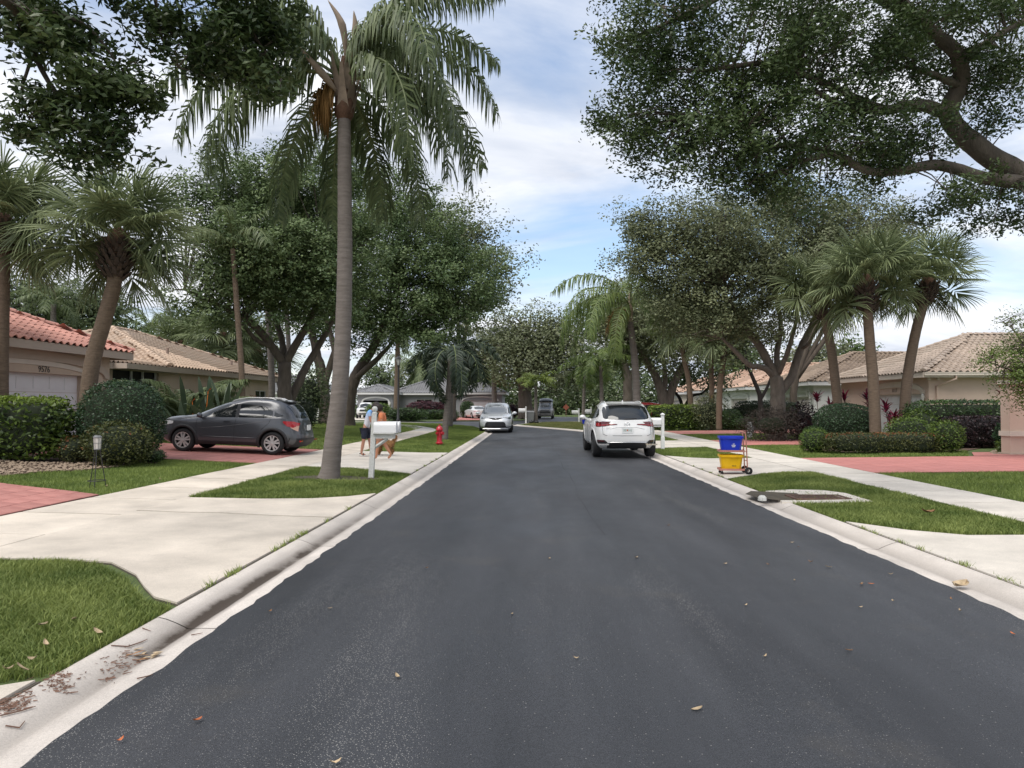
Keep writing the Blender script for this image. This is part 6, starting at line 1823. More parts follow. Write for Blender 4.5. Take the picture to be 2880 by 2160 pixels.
# feathery small tree at the banded wall
b = gp(2965, 19.4)
limbs = [ppath([(2965, 1280, 19.4), (2958, 1180, 19.4), (2930, 1090, 19.3), (2900, 1010, 19.2)], [0.08, 0.07, 0.05, 0.02]), ppath([(2958, 1150, 19.4), (2900, 1080, 19.2), (2840, 1040, 19), (2780, 1020, 18.9)], [0.04, 0.03, 0.02, 0.006]), ppath([(2900, 1010, 19.2), (2860, 940, 19), (2815, 900, 18.9)], [0.02, 0.012, 0.005])]
oak('feathery_tree', 'small feathery green tree spilling over the banded wall', limbs, [pblob(2860, 1040, 75, 60, 19, .6, 3400), pblob(2900, 980, 80, 45, 19.2, .6, 1800), pblob(2800, 1010, 50, 25, 18.9, .35, 700), pblob(2850, 1095, 45, 28, 19, .35, 700), pblob(2930, 1080, 70, 70, 19.2, .6, 1600), pblob(2850, 920, 60, 30, 19, .4, 110)], (0.085, 0.028), 'lime_shrub', tuple(b), csize=0.26, per=16, twig=0.5, shell=0.15, tw_r=0.006)
# further right
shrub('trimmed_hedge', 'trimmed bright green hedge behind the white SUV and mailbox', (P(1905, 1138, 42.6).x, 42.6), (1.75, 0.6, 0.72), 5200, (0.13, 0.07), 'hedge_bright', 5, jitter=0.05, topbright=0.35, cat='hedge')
shrub('flowering_shrub', 'loose shrub with yellow flowers beside the trimmed hedge', (P(1998, 1138, 42).x, 42), (0.95, 0.7, 0.95), 2600, (0.12, 0.055), 'oak_olive', 2.2, jitter=0.14, flowers=('yellow_flower', 7, -0.5, 0.06), coresc=0.7)
shrub('round_bush', 'round clipped bush near the cream house garage', (P(2053, 1138, 41.2).x, 41.2), (0.62, 0.6, 0.60), 2600, (0.10, 0.05), 'hedge_dark', 2.4, jitter=0.04)
shrub('low_shrub', 'low dark shrub row between the round bush and the oak', (P(2092, 1138, 40.8).x, 40.8), (0.75, 0.5, 0.36), 1600, (0.10, 0.05), 'hedge_dark', 3, jitter=0.08)
shrub('box_hedge', 'dark boxy hedge behind the black branching tree', (P(2128, 1138, 43).x, 43), (1.25, 0.5, 0.80), 3200, (0.12, 0.06), 'hedge_deep', 6, jitter=0.05, cat='hedge')
shrub('box_hedge', 'dark boxy hedge directly behind the stems of the right oak', (P(2205, 1138, 41).x, 41), (0.85, 0.5, 0.76), 2200, (0.12, 0.06), 'hedge_deep', 6, jitter=0.05, cat='hedge')
shrub('twiggy_shrub', 'grey bare twiggy shrub at the foot of the multi-stemmed oak', (P(2170, 1138, 29.2).x, 29.2), (1.0, 0.7, 0.62), 3600, (0.16, 0.02), 'twiggy', 2.4, jitter=0.16, coresc=0.55, nb=2.0)
shrub('leafy_shrub', 'dark purplish leafy shrub beside the twiggy one, near the white wall', (P(2258, 1138, 29.6).x, 29.6), (0.62, 0.55, 0.72), 1500, (0.12, 0.06), 'hedge_purple', 2.2, core='core_purple', jitter=0.16, coresc=0.6)
# black crooked small tree before the cream house
b = gp(2138, 40)
limbs = [ppath([(2140, 1190, 40), (2138, 1120, 40), (2125, 1080, 40), (2108, 1040, 40), (2098, 1000, 40)], [0.16, 0.13, 0.11, 0.09, 0.05]), ppath([(2138, 1125, 40), (2155, 1095, 40), (2165, 1070, 40), (2175, 1030, 40)], [0.10, 0.08, 0.07, 0.03]), ppath([(2100, 1040, 40), (2080, 1000, 40), (2070, 980, 40)], [0.05, 0.03, 0.02])]
mk('bark_black', (0.022, 0.019, 0.017), 0.95, var=0.3, vscale=5, bump=0.5)
oak('crooked_tree', 'crooked black-barked small tree before the cream house', limbs, [pblob(2110, 970, 90, 40, 40, 1.5, 1500), pblob(2060, 1000, 50, 30, 40, 1.0, 500)], (0.2, 0.1), 'far_leaf', tuple(b), 'bark_black', csize=0.7, per=18, twig=0.4, shell=0.2, tw_r=0.015)
b = gp(1925, 52)
limbs = [ppath([(1920, 1180, 52), (1915, 1130, 52), (1900, 1105, 52), (1880, 1090, 52)], [0.14, 0.12, 0.1, 0.05]), ppath([(1922, 1150, 52), (1945, 1115, 52), (1975, 1105, 52), (1995, 1085, 52)], [0.12, 0.1, 0.08, 0.04]), ppath([(1935, 1125, 52), (1932, 1070, 52)], [0.09, 0.04])]
oak('crooked_tree', 'crooked black-limbed tree above the trimmed hedge', limbs, [pblob(1940, 1050, 80, 35, 52, 1.6, 1200), pblob(1995, 1060, 50, 35, 52, 1.3, 700)], (0.26, 0.13), 'far_leaf', tuple(b), 'bark_black', csize=0.8, per=18, twig=0.4, shell=0.2, tw_r=0.015)
# around the grey house
shrub('maroon_bush', 'big rounded maroon bush in front of the grey house', (P(1198, 1138, 80).x, 80), (2.1, 1.4, 0.95), 3600, (0.22, 0.12), 'burgundy', 2.4, core='core_purple', jitter=0.07)
shrub('street_hedge', 'low green hedge along the street before the maroon bush', (P(1200, 1138, 74).x, 74), (3.0, 0.7, 0.50), 3200, (0.18, 0.09), 'hedge_dark', 5, jitter=0.07, cat='hedge')
shrub('street_shrub', 'loose green shrub at the foot of the black lamp post', (P(1128, 1138, 66.5).x, 68.9), (1.7, 0.7, 0.60), 2600, (0.18, 0.08), 'hedge_dark', 2.6, jitter=0.12)
shrub('round_bush', 'tall rounded green bush between the white sedan and the garage door', (P(1315, 1138, 82.5).x, 82.5), (0.8, 0.7, 0.95), 1600, (0.16, 0.08), 'hedge_dark', 2.6, jitter=0.05)
shrub('corner_shrub', 'dark red shrub at the right corner of the grey house', (P(1437, 1138, 84).x, 84), (0.8, 0.8, 0.8), 900, (0.2, 0.1), 'burgundy', 2.3, core='core_purple', jitter=0.12)
shrub('garage_shrub', 'green shrub partly hiding the open garage of the grey house', (P(1066, 1138, 77.5).x, 77.5), (1.3, 0.8, 0.85), 1500, (0.2, 0.1), 'lime_shrub', 2.4, jitter=0.1)
# ================================================================== vehicles
mk('paint_grey', (0.070, 0.073, 0.082), 0.30, metal=0.35, coat=1.0)
mk('paint_white', (0.72, 0.72, 0.71), 0.32, coat=1.0)
mk('paint_silver', (0.62, 0.64, 0.66), 0.32, metal=0.15, coat=1.0)
mk('paint_red', (0.20, 0.015, 0.018), 0.35, coat=1.0)
mk('paint_camper', (0.30, 0.29, 0.27), 0.45, coat=0.5)
mk('paint_dark', (0.045, 0.05, 0.055), 0.4, coat=0.5)
mk('plastic_black', (0.022, 0.022, 0.024), 0.6)
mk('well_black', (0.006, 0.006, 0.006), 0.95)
mk('tyre', (0.016, 0.016, 0.017), 0.85, bump=0.2, bscale=50)
mk('alloy', (0.62, 0.61, 0.60), 0.35, metal=0.6)
mk('alloy_dark', (0.05, 0.05, 0.055), 0.4, metal=0.6)
mk('chrome', (0.75, 0.75, 0.75), 0.15, metal=1.0)
mk('glass_car', (0.014, 0.017, 0.019), 0.05, spec=0.8)
mk('glass_shield', (0.04, 0.055, 0.065), 0.04, spec=1.0, coat=1.0)
mk('lamp_red', (0.33, 0.010, 0.015), 0.15, coat=0.6)
mk('lamp_darkred', (0.09, 0.005, 0.008), 0.15, coat=0.6)
mk('lamp_clear', (0.62, 0.62, 0.62), 0.12, coat=0.6)
mk('lamp_amber', (0.55, 0.33, 0.24), 0.2, coat=0.6)
mk('plate', (0.72, 0.74, 0.73), 0.5)
mk('plate_ink', (0.02, 0.12, 0.07), 0.6)
mk('plate_orange', (0.55, 0.12, 0.03), 0.6)
mk('seam', (0.012, 0.012, 0.013), 0.8)
mk('seat_grey', (0.10, 0.10, 0.10), 0.9)

def pchip(x, y, q):
    x = np.asarray(x, float); y = np.asarray(y, float); q = np.asarray(q, float)
    h = np.diff(x); d = np.diff(y) / h
    m_ = np.zeros_like(y); m_[0] = d[0]; m_[-1] = d[-1]
    for i in range(1, len(x) - 1):
        if d[i - 1] * d[i] > 0:
            w1, w2 = 2 * h[i] + h[i - 1], h[i] + 2 * h[i - 1]
            m_[i] = (w1 + w2) / (w1 / d[i - 1] + w2 / d[i])
    k = np.clip(np.searchsorted(x, q) - 1, 0, len(x) - 2)
    t = (q - x[k]) / h[k]
    return (2 * t**3 - 3 * t**2 + 1) * y[k] + (t**3 - 2 * t**2 + t) * h[k] * m_[k] + (-2 * t**3 + 3 * t**2) * y[k + 1] + (t**3 - t**2) * h[k] * m_[k + 1]

class Car:
    """body = stacked plan outlines (superellipses) between z levels; x forward, y left"""
    def __init__(self, root, keys, p=4.6, pt=3.2):
        self.root = root
        k = np.array(keys, float)
        self.z, self.xr, self.xf, self.w = k[:, 0], k[:, 1], k[:, 2], k[:, 3]
        self.p0, self.p1 = p, pt
    def prof(self, z):
        z = np.clip(z, self.z[0], self.z[-1])
        return float(pchip(self.z, self.xr, [z])[0]), float(pchip(self.z, self.xf, [z])[0]), float(pchip(self.z, self.w, [z])[0])
    def pe(self, z):
        u = (z - self.z[0]) / (self.z[-1] - self.z[0])
        return self.p0 + (self.p1 - self.p0) * min(1, max(0, (u - 0.45) / 0.55))
    def side(self, x, z):
        a, b, w = self.prof(z); c, h = (a + b) / 2, (b - a) / 2; p = self.pe(z)
        X = min(0.9995, abs((x - c) / h))
        return w * (1 - X ** p) ** (1 / p)
    def end(self, y, z, front):
        a, b, w = self.prof(z); c, h = (a + b) / 2, (b - a) / 2; p = self.pe(z)
        Yv = min(0.9995, abs(y / w))
        X = h * (1 - Yv ** p) ** (1 / p)
        return c + X if front else c - X
    def top(self, x, y):
        lo, hi = 0.9, self.z[-1]
        for _ in range(24):
            m_ = (lo + hi) / 2
            a, b, w = self.prof(m_)
            if a < x < b and self.side(x, m_) > abs(y): lo = m_
            else: hi = m_
        return lo
    def rail(self, xs, y, mat, r_=0.015, h=0.03):
        q = [(x, y, self.top(x, y) + (h if 0 < i < len(xs) - 1 else 0.0)) for i, x in enumerate(xs)]
        p_, rr = smooth_path(q, [r_] * len(q), 4); mb = MB(); mb.tube(p_, rr, 6); mb.obj('roof_rail', mat, self.root, smooth=True)
    def body(self, mat, wheels, ra, nz=44, na=120, cut_in=0.30, name='body'):
        q = np.linspace(0, 1, nz)
        # denser levels where the outline changes fast
        zz = np.unique(np.concatenate([np.linspace(self.z[0], self.z[-1], nz), self.z]))
        vs, fs = [], []
        for z in zz:
            a, b, w = self.prof(z); c, h = (a + b) / 2, (b - a) / 2; p = self.pe(z)
            for k in range(na):
                th = 2 * pi * k / na
                cc, ss = math.cos(th), math.sin(th)
                vs.append((c + h * math.copysign(abs(cc) ** (2 / p), cc), w * math.copysign(abs(ss) ** (2 / p), ss), z))
        n = len(zz)
        for i in range(n - 1):
            for k in range(na):
                fs.append((i * na + k, i * na + (k + 1) % na, (i + 1) * na + (k + 1) % na, (i + 1) * na + k))
        fs.append(tuple(range(na - 1, -1, -1))); fs.append(tuple((n - 1) * na + k for k in range(na)))
        mb = MB(); mb.add(vs, fs)
        me = mb.mesh(name, [mat, MATS['well_black']], True)
        me.polygons.foreach_set('material_index', [0] * len(me.polygons))
        o = bpy.data.objects.new(name, me); COL.objects.link(o)
        cut = MB()
        for (wx, wz) in wheels:
            for s in (-1, 1):
                w = self.side(wx, 0.6)
                y0, y1 = s * (w - cut_in), s * (w + 0.3)
                nn = 28
                v = [(wx + ra * math.cos(2 * pi * k / nn), yy, wz + ra * math.sin(2 * pi * k / nn)) for yy in (min(y0, y1), max(y0, y1)) for k in range(nn)]
                f = [(k, nn + k, nn + (k + 1) % nn, (k + 1) % nn) for k in range(nn)] + [tuple(range(nn)), tuple(nn + k for k in range(nn - 1, -1, -1))]
                cut.add(v, f)
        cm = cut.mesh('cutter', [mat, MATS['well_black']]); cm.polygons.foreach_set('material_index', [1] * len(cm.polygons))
        co = bpy.data.objects.new('cutter', cm); COL.objects.link(co)
        bmod = o.modifiers.new('cut', 'BOOLEAN'); bmod.operation = 'DIFFERENCE'; bmod.object = co; bmod.solver = 'EXACT'
        try: bmod.material_mode = 'INDEX'
        except Exception: pass
        dg = bpy.context.evaluated_depsgraph_get()
        nm = bpy.data.meshes.new_from_object(o.evaluated_get(dg))
        bpy.data.objects.remove(o); bpy.data.objects.remove(co)
        nm.name = name
        try: nm.set_sharp_from_angle(angle=R(38))
        except Exception: pass
        self.b = link(name, nm, self.root)
        return self.b
    def patch(self, where, keys, mat, name, off=0.006, n=14, m_=6, parent=None):
        """keys (s, lo, hi): s = x for 'L'/'R', y for 'front'/'rear'"""
        s_ = [k[0] for k in keys]; lo = [k[1] for k in keys]; hi = [k[2] for k in keys]
        vs, fs = [], []
        ss = np.unique(np.concatenate([np.linspace(s_[0], s_[-1], n), s_]))
        for s in ss:
            l, h = float(np.interp(s, s_, lo)), float(np.interp(s, s_, hi))
            for j in range(m_ + 1):
                z = l + (h - l) * j / m_
                if where in 'LR':
                    y = self.side(s, z) + off
                    vs.append((s, y if where == 'L' else -y, z))
                else:
                    x = self.end(s, z, where == 'front')
                    vs.append((x + (off if where == 'front' else -off), s, z))
        k = m_ + 1
        for i in range(len(ss) - 1):
            for j in range(m_): fs.append((i * k + j, i * k + j + 1, (i + 1) * k + j + 1, (i + 1) * k + j))
        mb = MB(); mb.add(vs, fs)
        return mb.obj(name, mat, parent or self.root, smooth=True)
    def line(self, where, pts, r_=0.006, mat=None, name='seam', off=0.0, parent=None, sub=6):
        q = []
        for (a, b) in zip(pts[:-1], pts[1:]):
            for j in range(sub): 
                t = j / sub; q.append((a[0] + (b[0] - a[0]) * t, a[1] + (b[1] - a[1]) * t))
        q.append(pts[-1]); out = []
        for s, z in q:
            if where in 'LR':
                y = self.side(s, z) + off; out.append((s, y if where == 'L' else -y, z))
            else:
                x = self.end(s, z, where == 'front'); out.append((x + (off if where == 'front' else -off), s, z))
        mb = MB(); mb.tube(out, r_, 5)
        return mb.obj(name, mat or MATS['seam'], parent or self.root, smooth=True)
    def bx(self, c, s, mat, name, bevel=0.0, parent=None, rz=0.0):
        mb = MB(); mb.box(c, s, rz)
        me = mb.mesh(name, mat)
        if bevel:
            bm = bmesh.new(); bm.from_mesh(me); bmesh.ops.bevel(bm, geom=bm.edges[:], offset=bevel, segments=2, affect='EDGES'); bm.to_mesh(me); bm.free()
        return link(name, me, parent or self.root)
    def wheel(self, x, z, yside, r_, w=0.21, rim=0.23, spokes=5, mat='alloy', out=0.0):
        s = 1 if yside > 0 else -1
        y1 = yside + s * out; y0 = y1 - s * w
        mb = MB()
        mb.lathe([(rim, y0), (r_ - 0.03, y0), (r_, y0 + s * 0.04), (r_, y1 - s * 0.05), (r_ - 0.02, y1 - s * 0.015), (r_ - 0.06, y1), (rim + 0.01, y1 - s * 0.005), (rim - 0.005, y1 - s * 0.03)], 36, (x, 0, z), 'Y')
        wh = mb.obj('wheel', MATS['tyre'], self.root, smooth=True)
        mb = MB()
        mb.lathe([(rim + 0.004, y1 - s * 0.01), (rim - 0.015, y1 - s * 0.012), (rim - 0.02, y1 - s * 0.06)], 36, (x, 0, z), 'Y')
        mb.lathe([(0.0, y1 - s * 0.005), (0.05, y1 - s * 0.008), (0.062, y1 - s * 0.03)], 14, (x, 0, z), 'Y')
        for k in range(spokes):
            a = 2 * pi * k / spokes + 0.3
            d = Vector((math.cos(a), 0, math.sin(a))); t = Vector((-math.sin(a), 0, math.cos(a)))
            yv = Vector((0, y1 - s * 0.014, 0)); c = Vector((x, 0, z))
            for sg in (-1, 1):
                p0 = c + yv + d * 0.04 + t * 0.012 * sg; p1 = c + yv + d * (rim - 0.012) + t * 0.050 * sg
                wv = t * 0.024 * sg
                b_ = Vector((0, -s * 0.03, 0))
                mb.add([p0 - wv, p0 + wv, p1 + wv, p1 - wv, p0 - wv + b_, p0 + wv + b_, p1 + wv + b_, p1 - wv + b_], [(0, 1, 2, 3), (0, 3, 7, 4), (1, 5, 6, 2)])
        mb.obj('rim', MATS[mat], wh)
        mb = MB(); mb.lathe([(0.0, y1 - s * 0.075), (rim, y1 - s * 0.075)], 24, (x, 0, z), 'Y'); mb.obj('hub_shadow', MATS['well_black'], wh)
        return wh

# ------------------------------------------------------------------ grey crossover in the left driveway
fx, rxx = -10.08, -7.44
zf_, zr_ = Hh(fx, 21), Hh(rxx, 21)
car = thing('parked_car', 'dark grey crossover parked nose-in on the red paver driveway', 'car', ((fx + rxx) / 2, 21.2, (zf_ + zr_) / 2 + 0.006), pi)
car.rotation_euler = (0, -math.atan((zf_ - zr_) / (rxx - fx)), pi)
cr = Car(car, [(0.24, -1.95, 1.93, 0.80), (0.33, -2.08, 2.06, 0.865), (0.46, -2.14, 2.13, 0.885), (0.60, -2.12, 2.15, 0.888), (0.75, -2.07, 2.12, 0.884), (0.86, -2.04, 2.06, 0.878), (0.955, -2.01, 1.93, 0.865), (1.02, -1.985, 1.62, 0.852), (1.055, -1.965, 1.28, 0.84), (1.10, -1.945, 1.06, 0.815), (1.20, -1.90, 0.83, 0.78), (1.35, -1.80, 0.50, 0.725), (1.48, -1.66, 0.16, 0.665), (1.555, -1.50, -0.10, 0.61), (1.60, -1.30, -0.34, 0.53), (1.622, -1.02, -0.58, 0.36)], 4.8, 3.4)
WB = 1.305
cr.body(MATS['paint_grey'], [(-WB, 0.335), (WB, 0.335)], 0.385)
for x in (-WB, WB):
    for s in (-1, 1): cr.wheel(x, 0.335, s * 0.865, 0.333, 0.21, 0.225, 5)
G_ = MATS['glass_car']
for sd in 'LR':
    cr.patch(sd, [(-0.20, 1.045, 1.43), (0.10, 1.04, 1.42), (0.35, 1.035, 1.335), (0.62, 1.035, 1.20), (0.86, 1.04, 1.06)], G_, 'window')
    cr.patch(sd, [(-1.26, 1.09, 1.26), (-1.10, 1.065, 1.36), (-0.80, 1.055, 1.425), (-0.30, 1.047, 1.435)], G_, 'window')
    cr.patch(sd, [(-1.56, 1.135, 1.14), (-1.45, 1.10, 1.185), (-1.32, 1.085, 1.245)], G_, 'window')
    cr.patch(sd, [(-0.29, 1.045, 1.43), (-0.21, 1.045, 1.43)], MATS['plastic_black'], 'pillar', 0.008)
    cr.patch(sd, [(-0.92, 0.24, 0.345), (0.92, 0.24, 0.345)], MATS['plastic_black'], 'sill_cladding', 0.012)
    for wx in (-WB, WB):
        vs, fs = [], []; n = 22
        for k in range(n + 1):
            a = R(-22) + (pi + R(44)) * k / n
            for rr, of in ((0.378, 0.0), (0.384, 0.02), (0.455, 0.016), (0.463, -0.004)):
                x = wx + rr * math.cos(a); z = max(0.20, 0.335 + rr * math.sin(a)); y = cr.side(x, z) + of
                vs.append((x, y if sd == 'L' else -y, z))
        for k in range(n):
            for j in range(3): fs.append((k * 4 + j, k * 4 + j + 1, k * 4 + j + 5, k * 4 + j + 4))
        mb = MB(); mb.add(vs, fs); mb.obj('arch_cladding', MATS['plastic_black'], car, smooth=True)
    cr.line(sd, [(0.90, 1.03), (0.92, 0.75), (0.86, 0.36)], 0.005)
    cr.line(sd, [(-0.23, 1.03), (-0.20, 0.7), (-0.20, 0.36)], 0.005)
    cr.line(sd, [(-1.24, 1.05), (-1.18, 0.90), (-0.98, 0.72)], 0.005)
    cr.line(sd, [(0.86, 0.70), (0.2, 0.76), (-0.6, 0.88), (-1.2, 0.98)], 0.006, MATS['paint_grey'], 'body_crease', 0.0)
    cr.line(sd, [(0.75, 0.47), (-0.85, 0.47)], 0.009, MATS['paint_grey'], 'body_crease', 0.0)
    y = 0.90 if sd == 'L' else -0.90
    cr.bx((0.02, y * 0.985, 0.915), (0.20, 0.03, 0.035), MATS['paint_grey'], 'door_handle', 0.012)
    mb = MB(); mb.sphere((0.78, y * 1.10, 1.07), 0.10, 12, 8, 0.75, 1.0, 0.75); mb.tube([(0.80, y * 0.92, 1.0), (0.79, y * 1.06, 1.05)], 0.03, 6); mb.obj('wing_mirror', MATS['paint_grey'], car, smooth=True)
    cr.patch(sd, [(-1.99, 0.86, 0.935), (-1.86, 0.80, 0.98), (-1.70, 0.84, 0.985), (-1.58, 0.945, 0.985)], MATS['lamp_red'], 'tail_lamp', 0.014)
    cr.patch(sd, [(-1.99, 0.70, 0.86), (-1.90, 0.74, 0.86), (-1.80, 0.80, 0.86)], MATS['lamp_amber'], 'tail_lamp', 0.013)
    cr.patch(sd, [(1.62, 0.80, 0.87), (1.80, 0.76, 0.88), (1.95, 0.74, 0.86)], MATS['lamp_clear'], 'headlamp', 0.012)
    cr.rail([0.05, -0.1, -0.45, -0.8, -1.1, -1.25], 0.50 * (1 if sd == 'L' else -1), MATS['alloy'])
cr.patch('rear', [(-0.56, 1.10, 1.42), (0, 1.07, 1.47), (0.56, 1.10, 1.42)], G_, 'rear_window')
cr.patch('front', [(-0.66, 1.06, 1.43), (0, 1.08, 1.47), (0.66, 1.06, 1.43)], MATS['glass_shield'], 'windscreen')
cr.patch('rear', [(-0.80, 0.23, 0.50), (0.80, 0.23, 0.50)], MATS['plastic_black'], 'rear_bumper', 0.02)
for s in (-1, 1): cr.bx((-2.10, s * 0.66, 0.42), (0.05, 0.2, 0.04), MATS['lamp_red'], 'reflector')
cr.bx((-2.095, 0, 0.80), (0.02, 0.31, 0.16), MATS['plate'], 'licence_plate')
mb = MB(); zs = cr.top(-1.40, 0.0)
mb.add([(-1.35, -.5, zs + .012), (-1.35, .5, zs + .012), (-1.68, .46, zs - .03), (-1.68, -.46, zs - .03), (-1.35, -.5, zs - .03), (-1.35, .5, zs - .03), (-1.66, .46, zs - .05), (-1.66, -.46, zs - .05)], [(0, 1, 2, 3), (7, 6, 5, 4), (3, 2, 6, 7), (0, 3, 7, 4), (1, 5, 6, 2)]); mb.obj('spoiler', MATS['paint_grey'], car)
mb = MB(); mb.add([(-1.18, -.02, 1.595), (-1.18, .02, 1.595), (-1.36, .012, 1.58), (-1.36, -.012, 1.58), (-1.33, 0, 1.655)], [(0, 1, 4), (1, 2, 4), (2, 3, 4), (3, 0, 4)]); mb.obj('antenna_fin', MATS['alloy'], car)

# ------------------------------------------------------------------ white SUV on the right edge of the road
suv = thing('parked_car', 'white three-row SUV seen from behind at the right curb', 'car', (2.93, 24.15, 0.008), pi / 2 + R(0.6))
sv = Car(suv, [(0.30, -2.34, 2.30, 0.86), (0.40, -2.46, 2.40, 0.945), (0.55, -2.53, 2.50, 0.980), (0.72, -2.54, 2.54, 0.988), (0.90, -2.50, 2.53, 0.985), (1.02, -2.46, 2.45, 0.972), (1.10, -2.43, 2.20, 0.955), (1.16, -2.41, 1.55, 0.93), (1.25, -2.36, 1.20, 0.885), (1.42, -2.20, 0.80, 0.815), (1.56, -2.02, 0.40, 0.745), (1.66, -1.84, 0.0, 0.67), (1.715, -1.62, -0.30, 0.57), (1.745, -1.30, -0.60, 0.40)], 4.6, 3.6)
W2 = 1.56
sv.body(MATS['paint_white'], [(-W2, 0.40), (W2, 0.40)], 0.455)
for x in (-W2, W2):
    for s in (-1, 1): sv.wheel(x, 0.398, s * 0.972, 0.392, 0.27, 0.275, 7, 'alloy_dark')
for sd in 'LR':
    sv.patch(sd, [(-0.10, 1.19, 1.58), (0.25, 1.185, 1.55), (0.62, 1.18, 1.42), (1.05, 1.19, 1.25)], G_, 'window')
    sv.patch(sd, [(-1.05, 1.20, 1.57), (-0.7, 1.195, 1.59), (-0.16, 1.19, 1.585)], G_, 'window')
    sv.patch(sd, [(-1.86, 1.27, 1.34), (-1.6, 1.22, 1.50), (-1.12, 1.20, 1.565)], G_, 'window')
    for wx in (-W2, W2):
        vs, fs = [], []; n = 22
        for k in range(n + 1):
            a = R(-18) + (pi + R(36)) * k / n
            for rr, of in ((0.448, 0.0), (0.454, 0.016), (0.515, 0.012), (0.522, -0.004)):
                x = wx + rr * math.cos(a); z = max(0.30, 0.40 + rr * math.sin(a)); y = sv.side(x, z) + of
                vs.append((x, y if sd == 'L' else -y, z))
        for k in range(n):
            for j in range(3): fs.append((k * 4 + j, k * 4 + j + 1, k * 4 + j + 5, k * 4 + j + 4))
        mb = MB(); mb.add(vs, fs); mb.obj('arch_moulding', MATS['paint_white'], suv, smooth=True)
    sv.line(sd, [(1.12, 1.17), (1.05, 0.8), (0.95, 0.42)], 0.005); sv.line(sd, [(-0.12, 1.17), (-0.10, 0.42)], 0.005); sv.line(sd, [(-1.1, 1.17), (-1.02, 0.9)], 0.005)
    y = 1 if sd == 'L' else -1
    sv.bx((0.0, y * 0.985, 1.02), (0.22, 0.03, 0.04), MATS['paint_white'], 'door_handle', 0.012); sv.bx((-1.0, y * 0.985, 1.03), (0.22, 0.03, 0.04), MATS['paint_white'], 'door_handle', 0.012)
    mb = MB(); mb.sphere((1.0, y * 1.06, 1.21), 0.10, 12, 8, 0.7, 1.1, 0.75); mb.tube([(1.02, y * 0.90, 1.15), (1.0, y * 1.02, 1.19)], 0.03, 6); mb.obj('wing_mirror', MATS['paint_white'], suv, smooth=True)
    sv.rail([0.2, 0.0, -0.5, -1.0, -1.45, -1.65], y * 0.56, MATS['paint_white'])
    # tail lamps: bulb at the corner, tapering inward
    sg = y
    sv.patch('rear', sorted([(sg * 0.30, 1.035, 1.055), (sg * 0.52, 1.01, 1.06), (sg * 0.70, 0.985, 1.075), (sg * 0.84, 0.955, 1.125), (sg * 0.93, 0.965, 1.13)]), MATS['lamp_darkred'], 'tail_lamp', 0.012, n=18)
    sv.patch('rear', sorted([(sg * 0.36, 1.037, 1.046), (sg * 0.62, 1.015, 1.032), (sg * 0.76, 1.0, 1.03)]), MATS['lamp_red'], 'tail_lamp_strip', 0.018, n=10, m_=2)
    sv.patch('rear', sorted([(sg * 0.78, 0.985, 1.055), (sg * 0.84, 0.975, 1.08), (sg * 0.89, 0.99, 1.06)]), MATS['lamp_red'], 'tail_lamp_core', 0.018, n=8, m_=3)
    sv.patch(sd, [(-2.40, 0.98, 1.12), (-2.26, 0.97, 1.13), (-2.16, 1.05, 1.11)], MATS['lamp_darkred'], 'tail_lamp', 0.010)
    sv.patch('rear', sorted([(sg * 0.60, 0.47, 0.50), (sg * 0.68, 0.44, 0.565), (sg * 0.92, 0.45, 0.56)]), MATS['plastic_black'], 'bumper_vent', 0.012)
    sv.patch('rear', sorted([(sg * 0.70, 0.515, 0.55), (sg * 0.90, 0.515, 0.55)]), MATS['lamp_darkred'], 'reflector', 0.018, n=5, m_=2)
    mb = MB(); mb.box((-2.50, sg * 0.73, 0.435), (0.06, 0.34, 0.045)); mb.obj('exhaust_trim', MATS['chrome'], suv)
sv.patch('rear', [(-0.70, 1.24, 1.46), (-0.66, 1.21, 1.56), (-0.55, 1.19, 1.60), (0, 1.175, 1.625), (0.55, 1.19, 1.60), (0.66, 1.21, 1.56), (0.70, 1.24, 1.46)], G_, 'rear_window', 0.006, 20, 8)
sv.patch('rear', [(-0.60, 0.30, 0.46), (-0.54, 0.30, 0.485), (0.54, 0.30, 0.485), (0.60, 0.30, 0.46)], MATS['plastic_black'], 'bumper_valance', 0.012)
mb = MB(); mb.tube([(-2.535, -0.60, 0.475), (-2.56, -0.5, 0.497), (-2.57, 0.0, 0.50), (-2.56, 0.5, 0.497), (-2.535, 0.60, 0.475)], 0.014, 6); mb.obj('bumper_trim', MATS['chrome'], suv, smooth=True)
sv.line('rear', [(-0.74, 1.06), (-0.72, 0.74), (-0.62, 0.70), (0.62, 0.70), (0.72, 0.74), (0.74, 1.06)], 0.006, off=0.0)
sv.line('rear', [(-0.52, 0.90), (-0.30, 0.96), (0.30, 0.96), (0.52, 0.90)], 0.010, MATS['paint_white'], 'tailgate_crease', 0.0)
sv.bx((-2.535, 0, 0.865), (0.02, 0.33, 0.17), MATS['plate'], 'licence_plate')
textobj('257 S1J', 0.085, MATS['plate_ink'], suv, (-2.548, 0, 0.862), (pi / 2, 0, -pi / 2), 'plate_characters', 0.002)
mb = MB(); mb.box((-2.548, 0, 0.865), (0.003, 0.03, 0.045)); mb.obj('plate_emblem', MATS['plate_orange'], suv)
